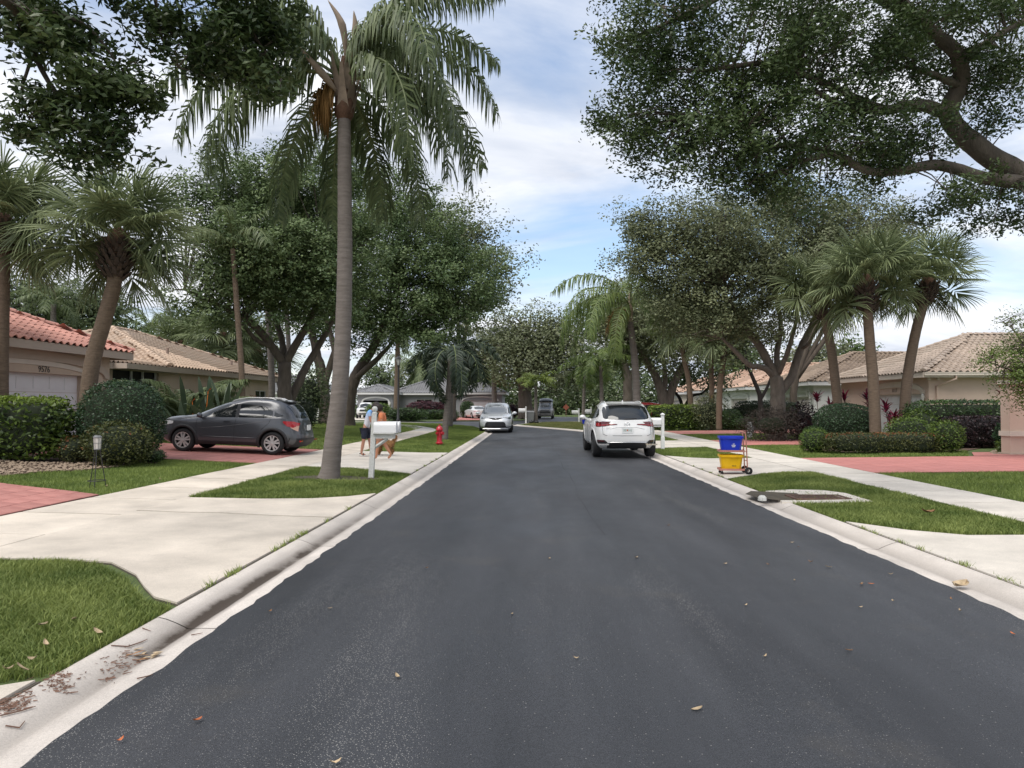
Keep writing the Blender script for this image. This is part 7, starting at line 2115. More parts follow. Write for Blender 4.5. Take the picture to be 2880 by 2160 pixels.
# oval wing badge
mb = MB(); n = 20
xb = sv.end(0, 1.035, False) - 0.012
mb.tube([(xb, 0.085 * math.cos(2 * pi * k / n), 1.035 + 0.066 * math.sin(2 * pi * k / n)) for k in range(n + 1)], 0.008, 5)
mb.tube([(xb - .004, -0.075, 1.06), (xb - .004, -0.03, 1.045), (xb - .004, 0, 1.012), (xb - .004, 0.03, 1.045), (xb - .004, 0.075, 1.06)], 0.008, 5)
mb.obj('badge', MATS['chrome'], suv, smooth=True)
mb = MB(); mb.tube([(-2.40, -0.30, 1.225), (-2.405, 0.08, 1.205)], [0.009, 0.014], 6); mb.obj('rear_wiper', MATS['plastic_black'], suv)
zs = sv.top(-1.75, 0.0); mb = MB()
mb.add([(-1.6, -.56, zs + .02), (-1.6, .56, zs + .02), (-2.02, .52, zs - .02), (-2.02, -.52, zs - .02), (-1.6, -.56, zs - .03), (-1.6, .56, zs - .03), (-2.0, .52, zs - .05), (-2.0, -.52, zs - .05)], [(0, 1, 2, 3), (7, 6, 5, 4), (3, 2, 6, 7), (0, 3, 7, 4), (1, 5, 6, 2)]); mb.obj('spoiler', MATS['paint_white'], suv)
mb = MB(); mb.add([(-1.35, -.025, 1.742), (-1.35, .025, 1.742), (-1.55, .015, 1.73), (-1.55, -.015, 1.73), (-1.52, 0, 1.80)], [(0, 1, 4), (1, 2, 4), (2, 3, 4), (3, 0, 4)]); mb.obj('antenna_fin', MATS['paint_white'], suv)
textobj('CX-90', 0.06, MATS['chrome'], suv, (sv.end(0.55, 0.92, False) - 0.006, 0.56, 0.925), (pi / 2, 0, -pi / 2), 'model_lettering', 0.003)
for s in (-1, 1):
    sv.bx((2.45, s * 0.7, 0.98), (0.12, 0.3, 0.06), MATS['lamp_clear'], 'headlamp', 0.02)
sv.patch('front', [(-0.7, 1.19, 1.55), (0, 1.18, 1.64), (0.7, 1.19, 1.55)], MATS['glass_shield'], 'windscreen')

# ------------------------------------------------------------------ silver white minivan facing the camera
van = thing('parked_car', 'pearl white minivan facing the camera at the left curb end', 'car', (-2.02, 43.7, 0.008), -pi / 2 + R(0.5))
mv = Car(van, [(0.20, -2.45, 2.40, 0.88), (0.30, -2.54, 2.52, 0.955), (0.45, -2.58, 2.58, 0.990), (0.62, -2.58, 2.58, 0.995), (0.80, -2.56, 2.50, 0.990), (0.92, -2.54, 2.32, 0.978), (1.00, -2.52, 2.02, 0.965), (1.06, -2.50, 1.72, 0.95), (1.15, -2.47, 1.48, 0.915), (1.35, -2.40, 1.05, 0.845), (1.55, -2.30, 0.60, 0.765), (1.67, -2.20, 0.15, 0.69), (1.735, -2.0, -0.2, 0.58), (1.765, -1.7, -0.6, 0.42)], 4.6, 3.6)
mv.body(MATS['paint_silver'], [(-1.53, 0.36), (1.53, 0.36)], 0.41)
for x in (-1.53, 1.53):
    for s in (-1, 1): mv.wheel(x, 0.36, s * 0.975, 0.355, 0.24, 0.24, 5)
for sd in 'LR':
    mv.patch(sd, [(0.15, 1.12, 1.55), (0.6, 1.11, 1.45), (1.3, 1.10, 1.15)], G_, 'window'); mv.patch(sd, [(-1.0, 1.13, 1.58), (0.05, 1.12, 1.56)], G_, 'window'); mv.patch(sd, [(-2.1, 1.16, 1.50), (-1.1, 1.13, 1.58)], G_, 'window')
    y = 1 if sd == 'L' else -1
    mb = MB(); mb.sphere((1.18, y * 1.10, 1.14), 0.13, 12, 8, 0.6, 1.05, 0.72); mb.tube([(1.2, y * 0.93, 1.08), (1.18, y * 1.05, 1.11)], 0.03, 6); mb.obj('wing_mirror', MATS['paint_silver'], van, smooth=True)
    mv.rail([0.0, -0.2, -0.8, -1.4, -1.9, -2.0], y * 0.58, MATS['chrome'])
    mv.patch('front', sorted([(y * 0.42, 0.905, 0.925), (y * 0.60, 0.86, 0.935), (y * 0.78, 0.80, 0.93), (y * 0.90, 0.80, 0.955)]), MATS['glass_shield'], 'headlamp', 0.012, 14)
    mv.patch('front', sorted([(y * 0.48, 0.895, 0.91), (y * 0.74, 0.85, 0.875)]), MATS['lamp_clear'], 'headlamp_strip', 0.018, 6, 2)
    mv.patch('front', sorted([(y * 0.60, 0.40, 0.44), (y * 0.78, 0.52, 0.60), (y * 0.90, 0.60, 0.70)]), MATS['paint_silver'], 'bumper_fin', 0.03, 8, 3)
    mv.patch('front', sorted([(y * 0.60, 0.305, 0.345), (y * 0.92, 0.335, 0.375)]), MATS['plastic_black'], 'fog_slot', 0.016, 8, 2)
    mv.line(sd, [(0.1, 1.1), (0.1, 0.35)], 0.005); mv.line(sd, [(-1.05, 1.1), (-1.05, 0.4)], 0.005)
mv.patch('front', [(-0.80, 1.10, 1.42), (-0.72, 1.085, 1.54), (-0.4, 1.075, 1.63), (0, 1.07, 1.655), (0.4, 1.075, 1.63), (0.72, 1.085, 1.54), (0.80, 1.10, 1.42)], MATS['glass_shield'], 'windscreen', 0.006, 20, 8)
mv.patch('front', [(-0.63, 0.34, 0.42), (-0.55, 0.31, 0.60), (-0.45, 0.30, 0.645), (0.45, 0.30, 0.645), (0.55, 0.31, 0.60), (0.63, 0.34, 0.42)], MATS['plastic_black'], 'grille', 0.010)
for k in range(7):
    z = 0.345 + k * 0.045; hw = 0.58 - 0.018 * k
    mv.line('front', [(-hw, z), (0, z), (hw, z)], 0.009, MATS['alloy_dark'], 'grille_bar', 0.016)
mv.patch('front', [(-0.40, 0.86, 0.885), (-0.2, 0.78, 0.875), (0, 0.745, 0.87), (0.2, 0.78, 0.875), (0.40, 0.86, 0.885)], MATS['plastic_black'], 'upper_grille', 0.012)
mb = MB(); xb = mv.end(0, 0.81, True) + 0.03; n = 18
for (ry, rz, dz) in ((0.085, 0.055, 0), (0.032, 0.05, 0.0), (0.06, 0.024, 0.028)):
    mb.tube([(xb, ry * math.cos(2 * pi * k / n), 0.815 + dz + rz * math.sin(2 * pi * k / n)) for k in range(n + 1)], 0.008, 5)
mb.obj('badge', MATS['chrome'], van, smooth=True)
mb = MB(); mb.tube([(2.52, -0.72, 0.255), (2.60, -0.3, 0.245), (2.60, 0.3, 0.245), (2.52, 0.72, 0.255)], 0.014, 6); mb.obj('bumper_trim', MATS['chrome'], van)
mv.line('front', [(-0.80, 1.05), (0, 1.02), (0.80, 1.05)], 0.008, off=0.002, name='bonnet_seam')
for s in (-1, 1):
    mb = MB(); mb.tube([(1.52, s * 0.12, 1.12), (1.38, s * 0.62, 1.17)], 0.008, 5); mb.obj('wiper', MATS['plastic_black'], van)

# ------------------------------------------------------------------ smaller, farther vehicles
def simple_car(name, label, loc, rz, keys, wheels, r_, paint, p=(4.6, 3.6), glass=(), lamps=(), cat='car', nz=30):
    o = thing(name, label, cat, loc, rz)
    c = Car(o, keys, *p); c.body(MATS[paint], wheels, r_ + 0.05, nz=nz, na=72)
    w = max(k[3] for k in keys)
    for (x, z) in wheels:
        for s in (-1, 1): c.wheel(x, z, s * (w - 0.02), r_, 0.22, r_ * 0.65, 5)
    for (wh, k, m_, nm) in glass: c.patch(wh, k, MATS[m_], nm)
    return c
sx, sy = P(1333, 1138, 78).x, 80.0
c = simple_car('parked_car', 'white sedan on the pink driveway of the grey house', (sx, 80.5, 0.105), pi / 2 + R(20), [(0.2, -2.25, 2.2, 0.80), (0.4, -2.40, 2.38, 0.90), (0.65, -2.42, 2.40, 0.91), (0.85, -2.38, 2.25, 0.90), (0.95, -2.28, 1.6, 0.88), (1.02, -2.0, 1.0, 0.84), (1.2, -1.45, 0.6, 0.72), (1.36, -0.95, 0.15, 0.62), (1.42, -0.7, -0.2, 0.45)], [(-1.4, 0.33), (1.4, 0.33)], 0.33, 'paint_white',
               glass=[('rear', [(-0.62, 1.04, 1.24), (0, 1.03, 1.34), (0.62, 1.04, 1.24)], 'glass_car', 'rear_window'), ('L', [(-1.1, 1.03, 1.22), (-0.6, 1.02, 1.32), (0.1, 1.02, 1.28), (0.75, 1.02, 1.06)], 'glass_car', 'window'), ('R', [(-1.1, 1.03, 1.22), (-0.6, 1.02, 1.32), (0.1, 1.02, 1.28), (0.75, 1.02, 1.06)], 'glass_car', 'window'), ('rear', [(-0.88, 0.78, 0.86), (-0.5, 0.80, 0.86), (-0.2, 0.82, 0.85)], 'lamp_red', 'tail_lamp'), ('rear', [(0.2, 0.82, 0.85), (0.5, 0.80, 0.86), (0.88, 0.78, 0.86)], 'lamp_red', 'tail_lamp'), ('rear', [(-0.7, 0.22, 0.40), (0.7, 0.22, 0.40)], 'plastic_black', 'bumper_valance')])
tx = P(1016, 1138, 79).x
c = simple_car('pickup_truck', 'white pickup truck parked before the open garage', (tx + 0.2, 80.5, 0.105), -pi / 2 + R(8), [(0.40, -2.55, 2.45, 0.85), (0.55, -2.62, 2.60, 0.94), (0.80, -2.64, 2.64, 0.95), (1.02, -2.62, 2.60, 0.94), (1.12, -2.60, 2.3, 0.92), (1.16, -1.2, 1.25, 0.88), (1.35, -1.15, 0.98, 0.80), (1.60, -1.05, 0.55, 0.70), (1.76, -0.85, 0.25, 0.62), (1.80, -0.6, 0.0, 0.45)], [(-1.6, 0.40), (1.65, 0.40)], 0.39, 'paint_white', cat='truck',
               glass=[('front', [(-0.72, 1.20, 1.55), (0, 1.19, 1.70), (0.72, 1.20, 1.55)], 'glass_car', 'windscreen'), ('R', [(-1.0, 1.2, 1.58), (0.0, 1.19, 1.62), (0.85, 1.19, 1.3)], 'glass_car', 'window'), ('L', [(-1.0, 1.2, 1.58), (0.0, 1.19, 1.62), (0.85, 1.19, 1.3)], 'glass_car', 'window'), ('front', [(-0.48, 0.80, 1.02), (0.48, 0.80, 1.02)], 'plastic_black', 'grille'), ('front', [(-0.8, 0.44, 0.60), (0.8, 0.44, 0.60)], 'plastic_black', 'lower_grille'), ('front', [(-0.88, 0.88, 1.02), (-0.55, 0.88, 1.0)], 'lamp_clear', 'headlamp'), ('front', [(0.55, 0.88, 1.0), (0.88, 0.88, 1.02)], 'lamp_clear', 'headlamp')])
cx_ = P(1537, 1138, 81).x
c = simple_car('camper_van', 'silver and dark camper van with raised roof on the side street', (cx_, 83.6, 0.0), -pi / 2 - R(4), [(0.32, -2.5, 2.50, 0.82), (0.45, -2.6, 2.62, 0.90), (0.70, -2.62, 2.62, 0.92), (0.95, -2.62, 2.50, 0.92), (1.08, -2.6, 2.25, 0.91), (1.18, -2.6, 1.95, 0.90), (1.60, -2.58, 1.45, 0.84), (1.85, -2.55, 1.15, 0.78), (1.98, -2.5, 1.05, 0.72), (2.02, -2.45, 0.95, 0.66)], [(-1.7, 0.38), (1.75, 0.38)], 0.37, 'paint_camper', cat='van', p=(5, 4.5),
               glass=[('front', [(-0.76, 1.18, 1.78), (0, 1.16, 1.84), (0.76, 1.18, 1.78)], 'glass_shield', 'windscreen'), ('front', [(-0.86, 0.72, 0.86), (0.86, 0.72, 0.86)], 'plastic_black', 'grille'), ('front', [(-0.5, 0.95, 1.02), (0.5, 0.95, 1.02)], 'plastic_black', 'bonnet_vent'), ('L', [(0.2, 1.2, 1.7), (1.3, 1.2, 1.62)], 'glass_car', 'window'), ('R', [(0.2, 1.2, 1.7), (1.3, 1.2, 1.62)], 'glass_car', 'window'), ('L', [(-2.3, 1.2, 1.7), (0.1, 1.2, 1.7)], 'glass_car', 'window')])
mb = MB(); prof = [(0.80, 2.02), (0.78, 2.16), (0.66, 2.30), (0.40, 2.36), (0.0, 2.38)]
rv = []
for (x, k) in ((-2.4, 1.0), (0.4, 1.0), (0.9, 0.75), (1.1, 0.25)):
    for (w_, z_) in [(a, b) for a, b in prof] + [(-a, b) for a, b in prof[::-1][1:]]: rv.append((x, w_ * (0.9 + 0.1 * k), 2.0 + (z_ - 2.0) * k))
rf = []
for i in range(3):
    for k in range(8): rf.append((i * 9 + k, i * 9 + k + 1, i * 9 + k + 10, i * 9 + k + 9))
rf.append(tuple(range(9))); mb.add(rv, rf); mb.obj('raised_roof', MATS['paint_dark'], c.root, smooth=True)
rx2 = P(1833, 1138, 46).x
c = simple_car('parked_car', 'maroon car glimpsed between the white SUV and the trimmed hedge', (rx2 + 0.5, 47.5, Hh(7.8, 47)), R(4), [(0.25, -2.2, 2.2, 0.82), (0.45, -2.3, 2.3, 0.90), (0.75, -2.3, 2.28, 0.92), (0.98, -2.26, 2.1, 0.91), (1.08, -2.2, 1.3, 0.88), (1.3, -2.0, 0.85, 0.78), (1.55, -1.75, 0.3, 0.68), (1.66, -1.5, -0.2, 0.5)], [(-1.4, 0.36), (1.4, 0.36)], 0.35, 'paint_red',
               glass=[('R', [(-1.7, 1.12, 1.4), (-0.5, 1.1, 1.52), (0.3, 1.1, 1.4), (0.9, 1.1, 1.2)], 'glass_car', 'window'), ('rear', [(-0.6, 1.12, 1.42), (0, 1.1, 1.5), (0.6, 1.12, 1.42)], 'glass_car', 'rear_window'), ('rear', [(0.6, 0.9, 1.05), (0.85, 0.9, 1.1)], 'lamp_red', 'tail_lamp')])
# ================================================================== street furniture
mk('hydrant_red', (0.42, 0.012, 0.025), 0.35, var=0.12, vscale=6, coat=0.4)
mk('bin_blue', (0.012, 0.040, 0.52), 0.4, var=0.05)
mk('bin_yellow', (0.80, 0.47, 0.005), 0.4, var=0.05)
mk('cart_frame', (0.46, 0.20, 0.155), 0.5, var=0.1, vscale=8)
mk('grey_plastic', (0.18, 0.185, 0.19), 0.6, var=0.08)
mk('ink_white', (0.75, 0.75, 0.78), 0.6)
mk('flag_red', (0.45, 0.02, 0.03), 0.5)
mk('peeling_white', (0.70, 0.70, 0.68), 0.6, var=0.1, vscale=22, col2=(0.50, 0.50, 0.46), bump=0.35, bscale=40)
def mailbox_shell(mb, x0, x1, yc, z0, w, h, n=12):
    """arched box lying along x; flat floor at z0"""
    r_ = w / 2
    ring = [(-r_, 0), (-r_, h - r_)] + [(-r_ * math.cos(pi * k / n), h - r_ + r_ * math.sin(pi * k / n)) for k in range(1, n)] + [(r_, h - r_), (r_, 0)]
    k = len(ring)
    vs = [(x0, yc + a, z0 + b) for a, b in ring] + [(x1, yc + a, z0 + b) for a, b in ring]
    fs = [(i, (i + 1) % k, k + (i + 1) % k, k + i) for i in range(k)] + [tuple(range(k - 1, -1, -1)), tuple(range(k, 2 * k))]
    mb.add(vs, fs)
# ---- double mailbox on the left verge
bx, by = G(1044, 1342)
t = thing('mailbox', 'pair of white mailboxes on a weathered white post with ball finial', 'mailbox', (bx, by, Hh(bx, by)))
s_ = by / FPX
lean = 9 * s_
mb = MB()
p_ = [(0, 0, -0.1), (0.0, 0, 0.0), (lean * .5, 0, 0.7), (lean * 0.93, 0, 1.36)]
vs, fs = [], []
for i, q in enumerate(p_):
    h_ = 0.055 - 0.006 * i / 3
    vs += [(q[0] - h_, q[1] - h_, q[2]), (q[0] + h_, q[1] - h_, q[2]), (q[0] + h_, q[1] + h_, q[2]), (q[0] - h_, q[1] + h_, q[2])]
for i in range(3):
    for k in range(4): fs.append((i * 4 + k, i * 4 + (k + 1) % 4, i * 4 + 4 + (k + 1) % 4, i * 4 + 4 + k))
fs.append((12, 13, 14, 15)); mb.add(vs, fs); mb.obj('post', MATS['peeling_white'], t)
mb = MB(); mb.lathe([(0.058, 1.36), (0.062, 1.375), (0.045, 1.39), (0.035, 1.40), (0.052, 1.415), (0.064, 1.455), (0.058, 1.49), (0.035, 1.515), (0.0, 1.522)], 16, (lean, 0, 0)); mb.obj('ball_finial', MATS['peeling_white'], t, smooth=True)
mb = MB(); ax = lean * .7
mb.b2((ax - 0.02, -0.05, 0.83), (ax + 0.46, 0.05, 0.93)); mb.b2((ax + 0.0, -0.12, 0.932), (ax + 0.47, 0.36, 0.952)); mb.obj('bracket_arm', MATS['peeling_white'], t)
mb = MB(); p_, r_ = smooth_path([(ax * .7, 0, 0.62), (ax + 0.12, 0, 0.70), (ax + 0.30, 0, 0.83)], [0.05, 0.035, 0.04], 5); mb.tube(p_, r_, 4); mb.obj('brace', MATS['peeling_white'], t)
mk('mailbox_white', (0.76, 0.76, 0.76), 0.35, var=0.03)
for k, (yy, xo) in enumerate(((-0.02, 0.0), (0.22, 0.03))):
    mb = MB(); mailbox_shell(mb, ax + 0.02 + xo, ax + 0.49 + xo, yy, 0.956, 0.19, 0.235); bo = mb.obj('box', MATS['mailbox_white'], t)
    mb = MB(); mailbox_shell(mb, ax + 0.488 + xo, ax + 0.502 + xo, yy, 0.952, 0.20, 0.245); mb.obj('door', MATS['mailbox_white'], bo)
    mb = MB(); mb.box((ax + 0.508 + xo, yy, 1.165), (0.015, 0.03, 0.03)); mb.obj('latch', MATS['mailbox_white'], bo)
# ---- mailboxes on plain posts
def mailbox(label, px, Y, side, h=1.26, two=False, flag=True, ground=None):
    b_ = gp(px, Y) if ground is None else ground
    t = thing('mailbox', label, 'mailbox', b_)
    mb = MB(); mb.b2((-0.05, -0.05, -0.05), (0.05, 0.05, h - 0.08)); mb.b2((-0.062, -0.062, 0.0), (0.062, 0.062, 0.42)); mb.obj('post', MATS['white_paint'], t)
    mb = MB(); mb.add([(-.07, -.07, h - .08), (.07, -.07, h - .08), (.07, .07, h - .08), (-.07, .07, h - .08), (-.07, -.07, h - .05), (.07, -.07, h - .05), (.07, .07, h - .05), (-.07, .07, h - .05), (0, 0, h)],
                      [(0, 1, 5, 4), (1, 2, 6, 5), (2, 3, 7, 6), (3, 0, 4, 7), (4, 5, 8), (5, 6, 8), (6, 7, 8), (7, 4, 8), (3, 2, 1, 0)]); mb.obj('post_cap', MATS['white_paint'], t)
    a, b2 = (0.06, 0.62) if side > 0 else (-0.62, -0.06)
    mb = MB(); mb.b2((a - 0.0, -0.04, h - 0.50), (b2, 0.04, h - 0.42)); mb.b2((-0.10 if side < 0 else 0.05, -0.045, h - 0.44), (-0.05 if side < 0 else 0.12, 0.045, h - 0.36)); mb.obj('bracket_arm', MATS['white_paint'], t)
    mb = MB(); mailbox_shell(mb, a, b2 - (0 if side < 0 else 0.04), 0, h - 0.415, 0.18, 0.24); bo = mb.obj('box', MATS['mailbox_white'], t)
    xd = a - 0.004 if side < 0 else b2 - 0.036
    mb = MB(); mailbox_shell(mb, xd - 0.008, xd + 0.008, 0, h - 0.42, 0.19, 0.25); mb.obj('door', MATS['mailbox_white'], bo)
    if flag:
        mb = MB(); mb.b2((a + 0.12, -0.105, h - 0.27), (a + 0.24, -0.095, h - 0.23)); mb.obj('flag', MATS['flag_red'], bo)
    return t
bx, by = G(1864, 1262)
mailbox('white mailbox with red flag on a capped post beside the white SUV', 0, 0, -1, 1.27, ground=Vector((bx, by, Hh(bx, by))))
mailbox('white mailbox beside the grey wheeled bin on the grass wedge', 1479, 60.5, -1, 1.42, flag=False)
mailbox('white mailbox standing alone on the far grass wedge, nearest the camper van', 1628, 63.5, -1, 1.22, flag=False)
mailbox('white mailbox with the blue tub at its foot, past the SUV bonnet', 1662, 58, -1, 1.35, flag=False)

# ---- fire hydrant
bx, by = G(1236, 1250)
t = thing('fire_hydrant', 'bright red fire hydrant on the grass verge', 'hydrant', (bx, by, Hh(bx, by) - 0.02), R(-35))
mb = MB(); mb.lathe([(0.0, 0), (0.10, 0), (0.10, 0.06), (0.155, 0.06), (0.155, 0.10), (0.115, 0.11), (0.105, 0.14), (0.105, 0.32), (0.115, 0.325), (0.115, 0.35), (0.105, 0.355), (0.105, 0.56), (0.15, 0.565), (0.155, 0.60), (0.12, 0.61)], 20); mb.obj('barrel', MATS['hydrant_red'], t, smooth=True, auto=40)
mb = MB(); mb.lathe([(0.135, 0.60), (0.13, 0.64), (0.105, 0.69), (0.06, 0.735), (0.045, 0.745), (0.03, 0.75), (0.03, 0.80), (0.0, 0.80)], 20); mb.obj('bonnet', MATS['hydrant_red'], t, smooth=True, auto=40)
for (a, rr, L) in ((0, 0.062, 0.19), (90, 0.05, 0.165), (-90, 0.05, 0.165)):
    d = Vector((math.cos(R(a)), math.sin(R(a)), 0)); c0 = Vector((0, 0, 0.46))
    mb = MB(); mb.tube([c0 + d * 0.08, c0 + d * (L - .04)], rr * .8, 12); mb.tube([c0 + d * (L - .045), c0 + d * L], rr * 1.15, 8); mb.tube([c0 + d * L, c0 + d * (L + .03)], rr * .35, 5); mb.obj('outlet_cap', MATS['hydrant_red'], t)

# ---- recycling cart and its two tubs
cx, cy = G(2056, 1332)
cz = Hh(cx, cy)
crz = R(-6)
t = thing('recycling_cart', 'pinkish tubular two-shelf recycling cart on the concrete apron', 'cart', (cx, cy, cz), crz)
F_ = MATS['cart_frame']
for z, nm in ((0.085, 'lower_shelf'), (0.50, 'upper_shelf')):
    mb = MB()
    mb.b2((-0.26, -0.185, z), (0.26, 0.185, z + 0.012)); mb.b2((-0.275, -0.20, z - 0.002), (-0.26, 0.20, z + 0.045)); mb.b2((-0.258, -0.20, z - 0.002), (0.27, -0.187, z + 0.042)); mb.b2((-0.258, 0.187, z - 0.002), (0.27, 0.20, z + 0.042))
    mb.obj(nm, F_, t)
for s in (-1, 1):
    mb = MB(); p_, r_ = smooth_path([(0.33, s * 0.17, 0.10), (0.315, s * 0.17, 0.5), (0.30, s * 0.17, 0.82), (0.29, s * 0.17, 0.90), (0.25, s * 0.17, 0.945), (0.21, s * 0.17, 0.95)], [0.014] * 6, 4); mb.tube(p_, r_, 8); mb.obj('upright', F_, t, smooth=True)
    mb = MB(); mb.tube([(0.32, s * 0.185, 0.52), (0.20, s * 0.19, 0.515), (0.25, s * 0.19, 0.60)], 0.01, 5); mb.obj('gusset', F_, t)
    mb = MB(); mb.lathe([(0.03, -0.022), (0.078, -0.022), (0.084, -0.012), (0.084, 0.012), (0.078, 0.022), (0.03, 0.022)], 20, (0.345, s * 0.215, 0.084), 'Y'); wh = mb.obj('wheel', MATS['tyre'], t, smooth=True)
    mb = MB(); mb.lathe([(0.0, s * 0.026), (0.012, s * 0.026), (0.014, s * 0.02)], 8, (0.345, s * 0.215, 0.084), 'Y'); mb.obj('hub', MATS['chrome'], wh)
    mb = MB(); mb.lathe([(0.0, -0.012), (0.03, -0.012), (0.03, 0.012), (0.0, 0.012)], 12, (-0.22, s * 0.165, 0.032), 'Y'); mb.b2((-0.235, s * 0.165 - 0.018, 0.04), (-0.205, s * 0.165 + 0.018, 0.083)); mb.obj('caster', MATS['tyre'], t)
mb = MB(); mb.tube([(0.21, -0.17, 0.95), (0.21, 0.17, 0.95)], 0.014, 8); mb.tube([(0.345, -0.21, 0.084), (0.345, 0.21, 0.084)], 0.008, 6); mb.tube([(0.327, -0.17, 0.30), (0.327, 0.17, 0.30)], 0.01, 6); mb.obj('crossbar', F_, t)
def tub(label, z, mat, marks):
    M = Matrix.Rotation(crz, 3, 'Z')
    off = M @ Vector((-0.005, 0, 0))
    t = thing('recycling_tub', label, 'bin', (cx + off.x, cy + off.y, cz + z), crz, None)
    mb = MB()
    def ring(hx, hy, z_, ch=0.05):
        return [(-hx + ch, -hy, z_), (hx - ch, -hy, z_), (hx, -hy + ch, z_), (hx, hy - ch, z_), (hx - ch, hy, z_), (-hx + ch, hy, z_), (-hx, hy - ch, z_), (-hx, -hy + ch, z_)]
    rings = [ring(0.205, 0.145, 0.0), ring(0.24, 0.18, 0.28), ring(0.262, 0.20, 0.285), ring(0.268, 0.205, 0.335), ring(0.245, 0.185, 0.335), ring(0.235, 0.175, 0.28), ring(0.20, 0.14, 0.012)]
    vs = [p for r_ in rings for p in r_]; fs = []
    for i in range(len(rings) - 1):
        for k in range(8): fs.append((i * 8 + k, i * 8 + (k + 1) % 8, i * 8 + 8 + (k + 1) % 8, i * 8 + 8 + k))
    fs += [tuple(range(7, -1, -1)), tuple(48 + k for k in range(8))]
    mb.add(vs, fs); mb.obj('tub', mat, t)
    mb = MB(); mb.b2((-0.06, -0.218, 0.285), (0.10, -0.206, 0.315)); mb.obj('grip', mat, t)
    for (x0, x1, z0, z1, m_) in marks:
        yy = -(0.145 + (0.18 - 0.145) * ((z0 + z1) / 2) / 0.28) - 0.003
        mb = MB(); mb.box(((x0 + x1) / 2, yy, (z0 + z1) / 2), (x1 - x0, 0.003, z1 - z0), M=Matrix.Rotation(R(7.1), 3, 'X')); mb.obj('printed_mark', m_, t)
    return t
tub('blue plastic recycling tub on the top shelf of the cart', 0.514, MATS['bin_blue'], [(0.02, 0.06, 0.155, 0.172, MATS['ink_white']), (-0.005, 0.085, 0.125, 0.142, MATS['ink_white']), (0.005, 0.075, 0.095, 0.112, MATS['ink_white'])])
tub('yellow plastic recycling tub on the bottom shelf of the cart', 0.099, MATS['bin_yellow'], [(0.0, 0.045, 0.082, 0.096, MATS['dark_metal']), (0.052, 0.09, 0.082, 0.096, MATS['dark_metal'])])
# far blue tub and grey wheeled bin
bx2 = gp(1646, 57.6)
t = thing('recycling_tub', 'small blue tub on the ground under the far mailbox', 'bin', bx2)
mb = MB(); mb.prism([(-.2, -.15), (.2, -.15), (.2, .15), (-.2, .15)], 0, 0.04); mb.add([(-.2, -.15, 0), (.2, -.15, 0), (.2, .15, 0), (-.2, .15, 0), (-.26, -.2, .33), (.26, -.2, .33), (.26, .2, .33), (-.26, .2, .33)], [(0, 1, 5, 4), (1, 2, 6, 5), (2, 3, 7, 6), (3, 0, 4, 7)]); mb.obj('tub', MATS['bin_blue'], t)
b_ = gp(1492, 61)
t = thing('wheeled_bin', 'grey wheeled rubbish bin between the far mailbox and the small palm', 'bin', b_)
mb = MB(); mb.add([(-.24, -.26, .04), (.24, -.26, .04), (.24, .26, .04), (-.24, .26, .04), (-.33, -.35, .92), (.33, -.35, .92), (.33, .35, .92), (-.33, .35, .92)], [(0, 1, 5, 4), (1, 2, 6, 5), (2, 3, 7, 6), (3, 0, 4, 7), (3, 2, 1, 0)]); mb.obj('body', MATS['grey_plastic'], t)
mb = MB(); mb.add([(-.35, -.37, .92), (.35, -.37, .92), (.35, .37, .92), (-.35, .37, .92), (-.33, -.33, .97), (.33, -.33, .97), (.3, .3, 1.05), (-.3, .3, 1.05)], [(0, 1, 5, 4), (1, 2, 6, 5), (2, 3, 7, 6), (3, 0, 4, 7), (4, 5, 6, 7)]); mb.obj('lid', MATS['grey_plastic'], t)
for s in (-1, 1):
    mb = MB(); mb.lathe([(0, -.03), (.12, -.03), (.12, .03), (0, .03)], 14, (s * .27, .28, .12), 'X'); mb.obj('wheel', MATS['tyre'], t)
for i, (px, lb) in enumerate(((1494, 'dark lump of tied bag beside the grey wheeled bin'), (1509, 'dark lump of tied bag at the foot of the small bright palm'))):
    b_ = gp(px, 59.6); t = thing('rubbish_bag', lb, 'bag', b_)
    mb = MB(); mb.sphere((0, 0, .12), .2, 12, 8, 1, .8, .62); mb.sphere((.03, 0, .26), .05, 8, 5); mb.obj('bag', MATS['plastic_black'], t, smooth=True)
# rusty small sign in the distance
b_ = gp(1592, 99); t = thing('small_sign', 'small rust-red diamond sign on a thin post by the side street', 'sign', b_)
mb = MB(); mb.b2((-.05, -.05, 0), (.05, .05, 1.1)); mb.obj('post', MATS['rust'], t)
mk('sign_rust', (0.20, 0.055, 0.03), 0.8)
mb = MB(); mb.add([(0, -.06, .75), (.45, -.06, 1.2), (0, -.06, 1.65), (-.45, -.06, 1.2), (0, -.03, .75), (.45, -.03, 1.2), (0, -.03, 1.65), (-.45, -.03, 1.2)], [(0, 1, 2, 3), (7, 6, 5, 4), (0, 4, 5, 1), (1, 5, 6, 2), (2, 6, 7, 3), (3, 7, 4, 0)]); mb.obj('panel', MATS['sign_rust'], t)
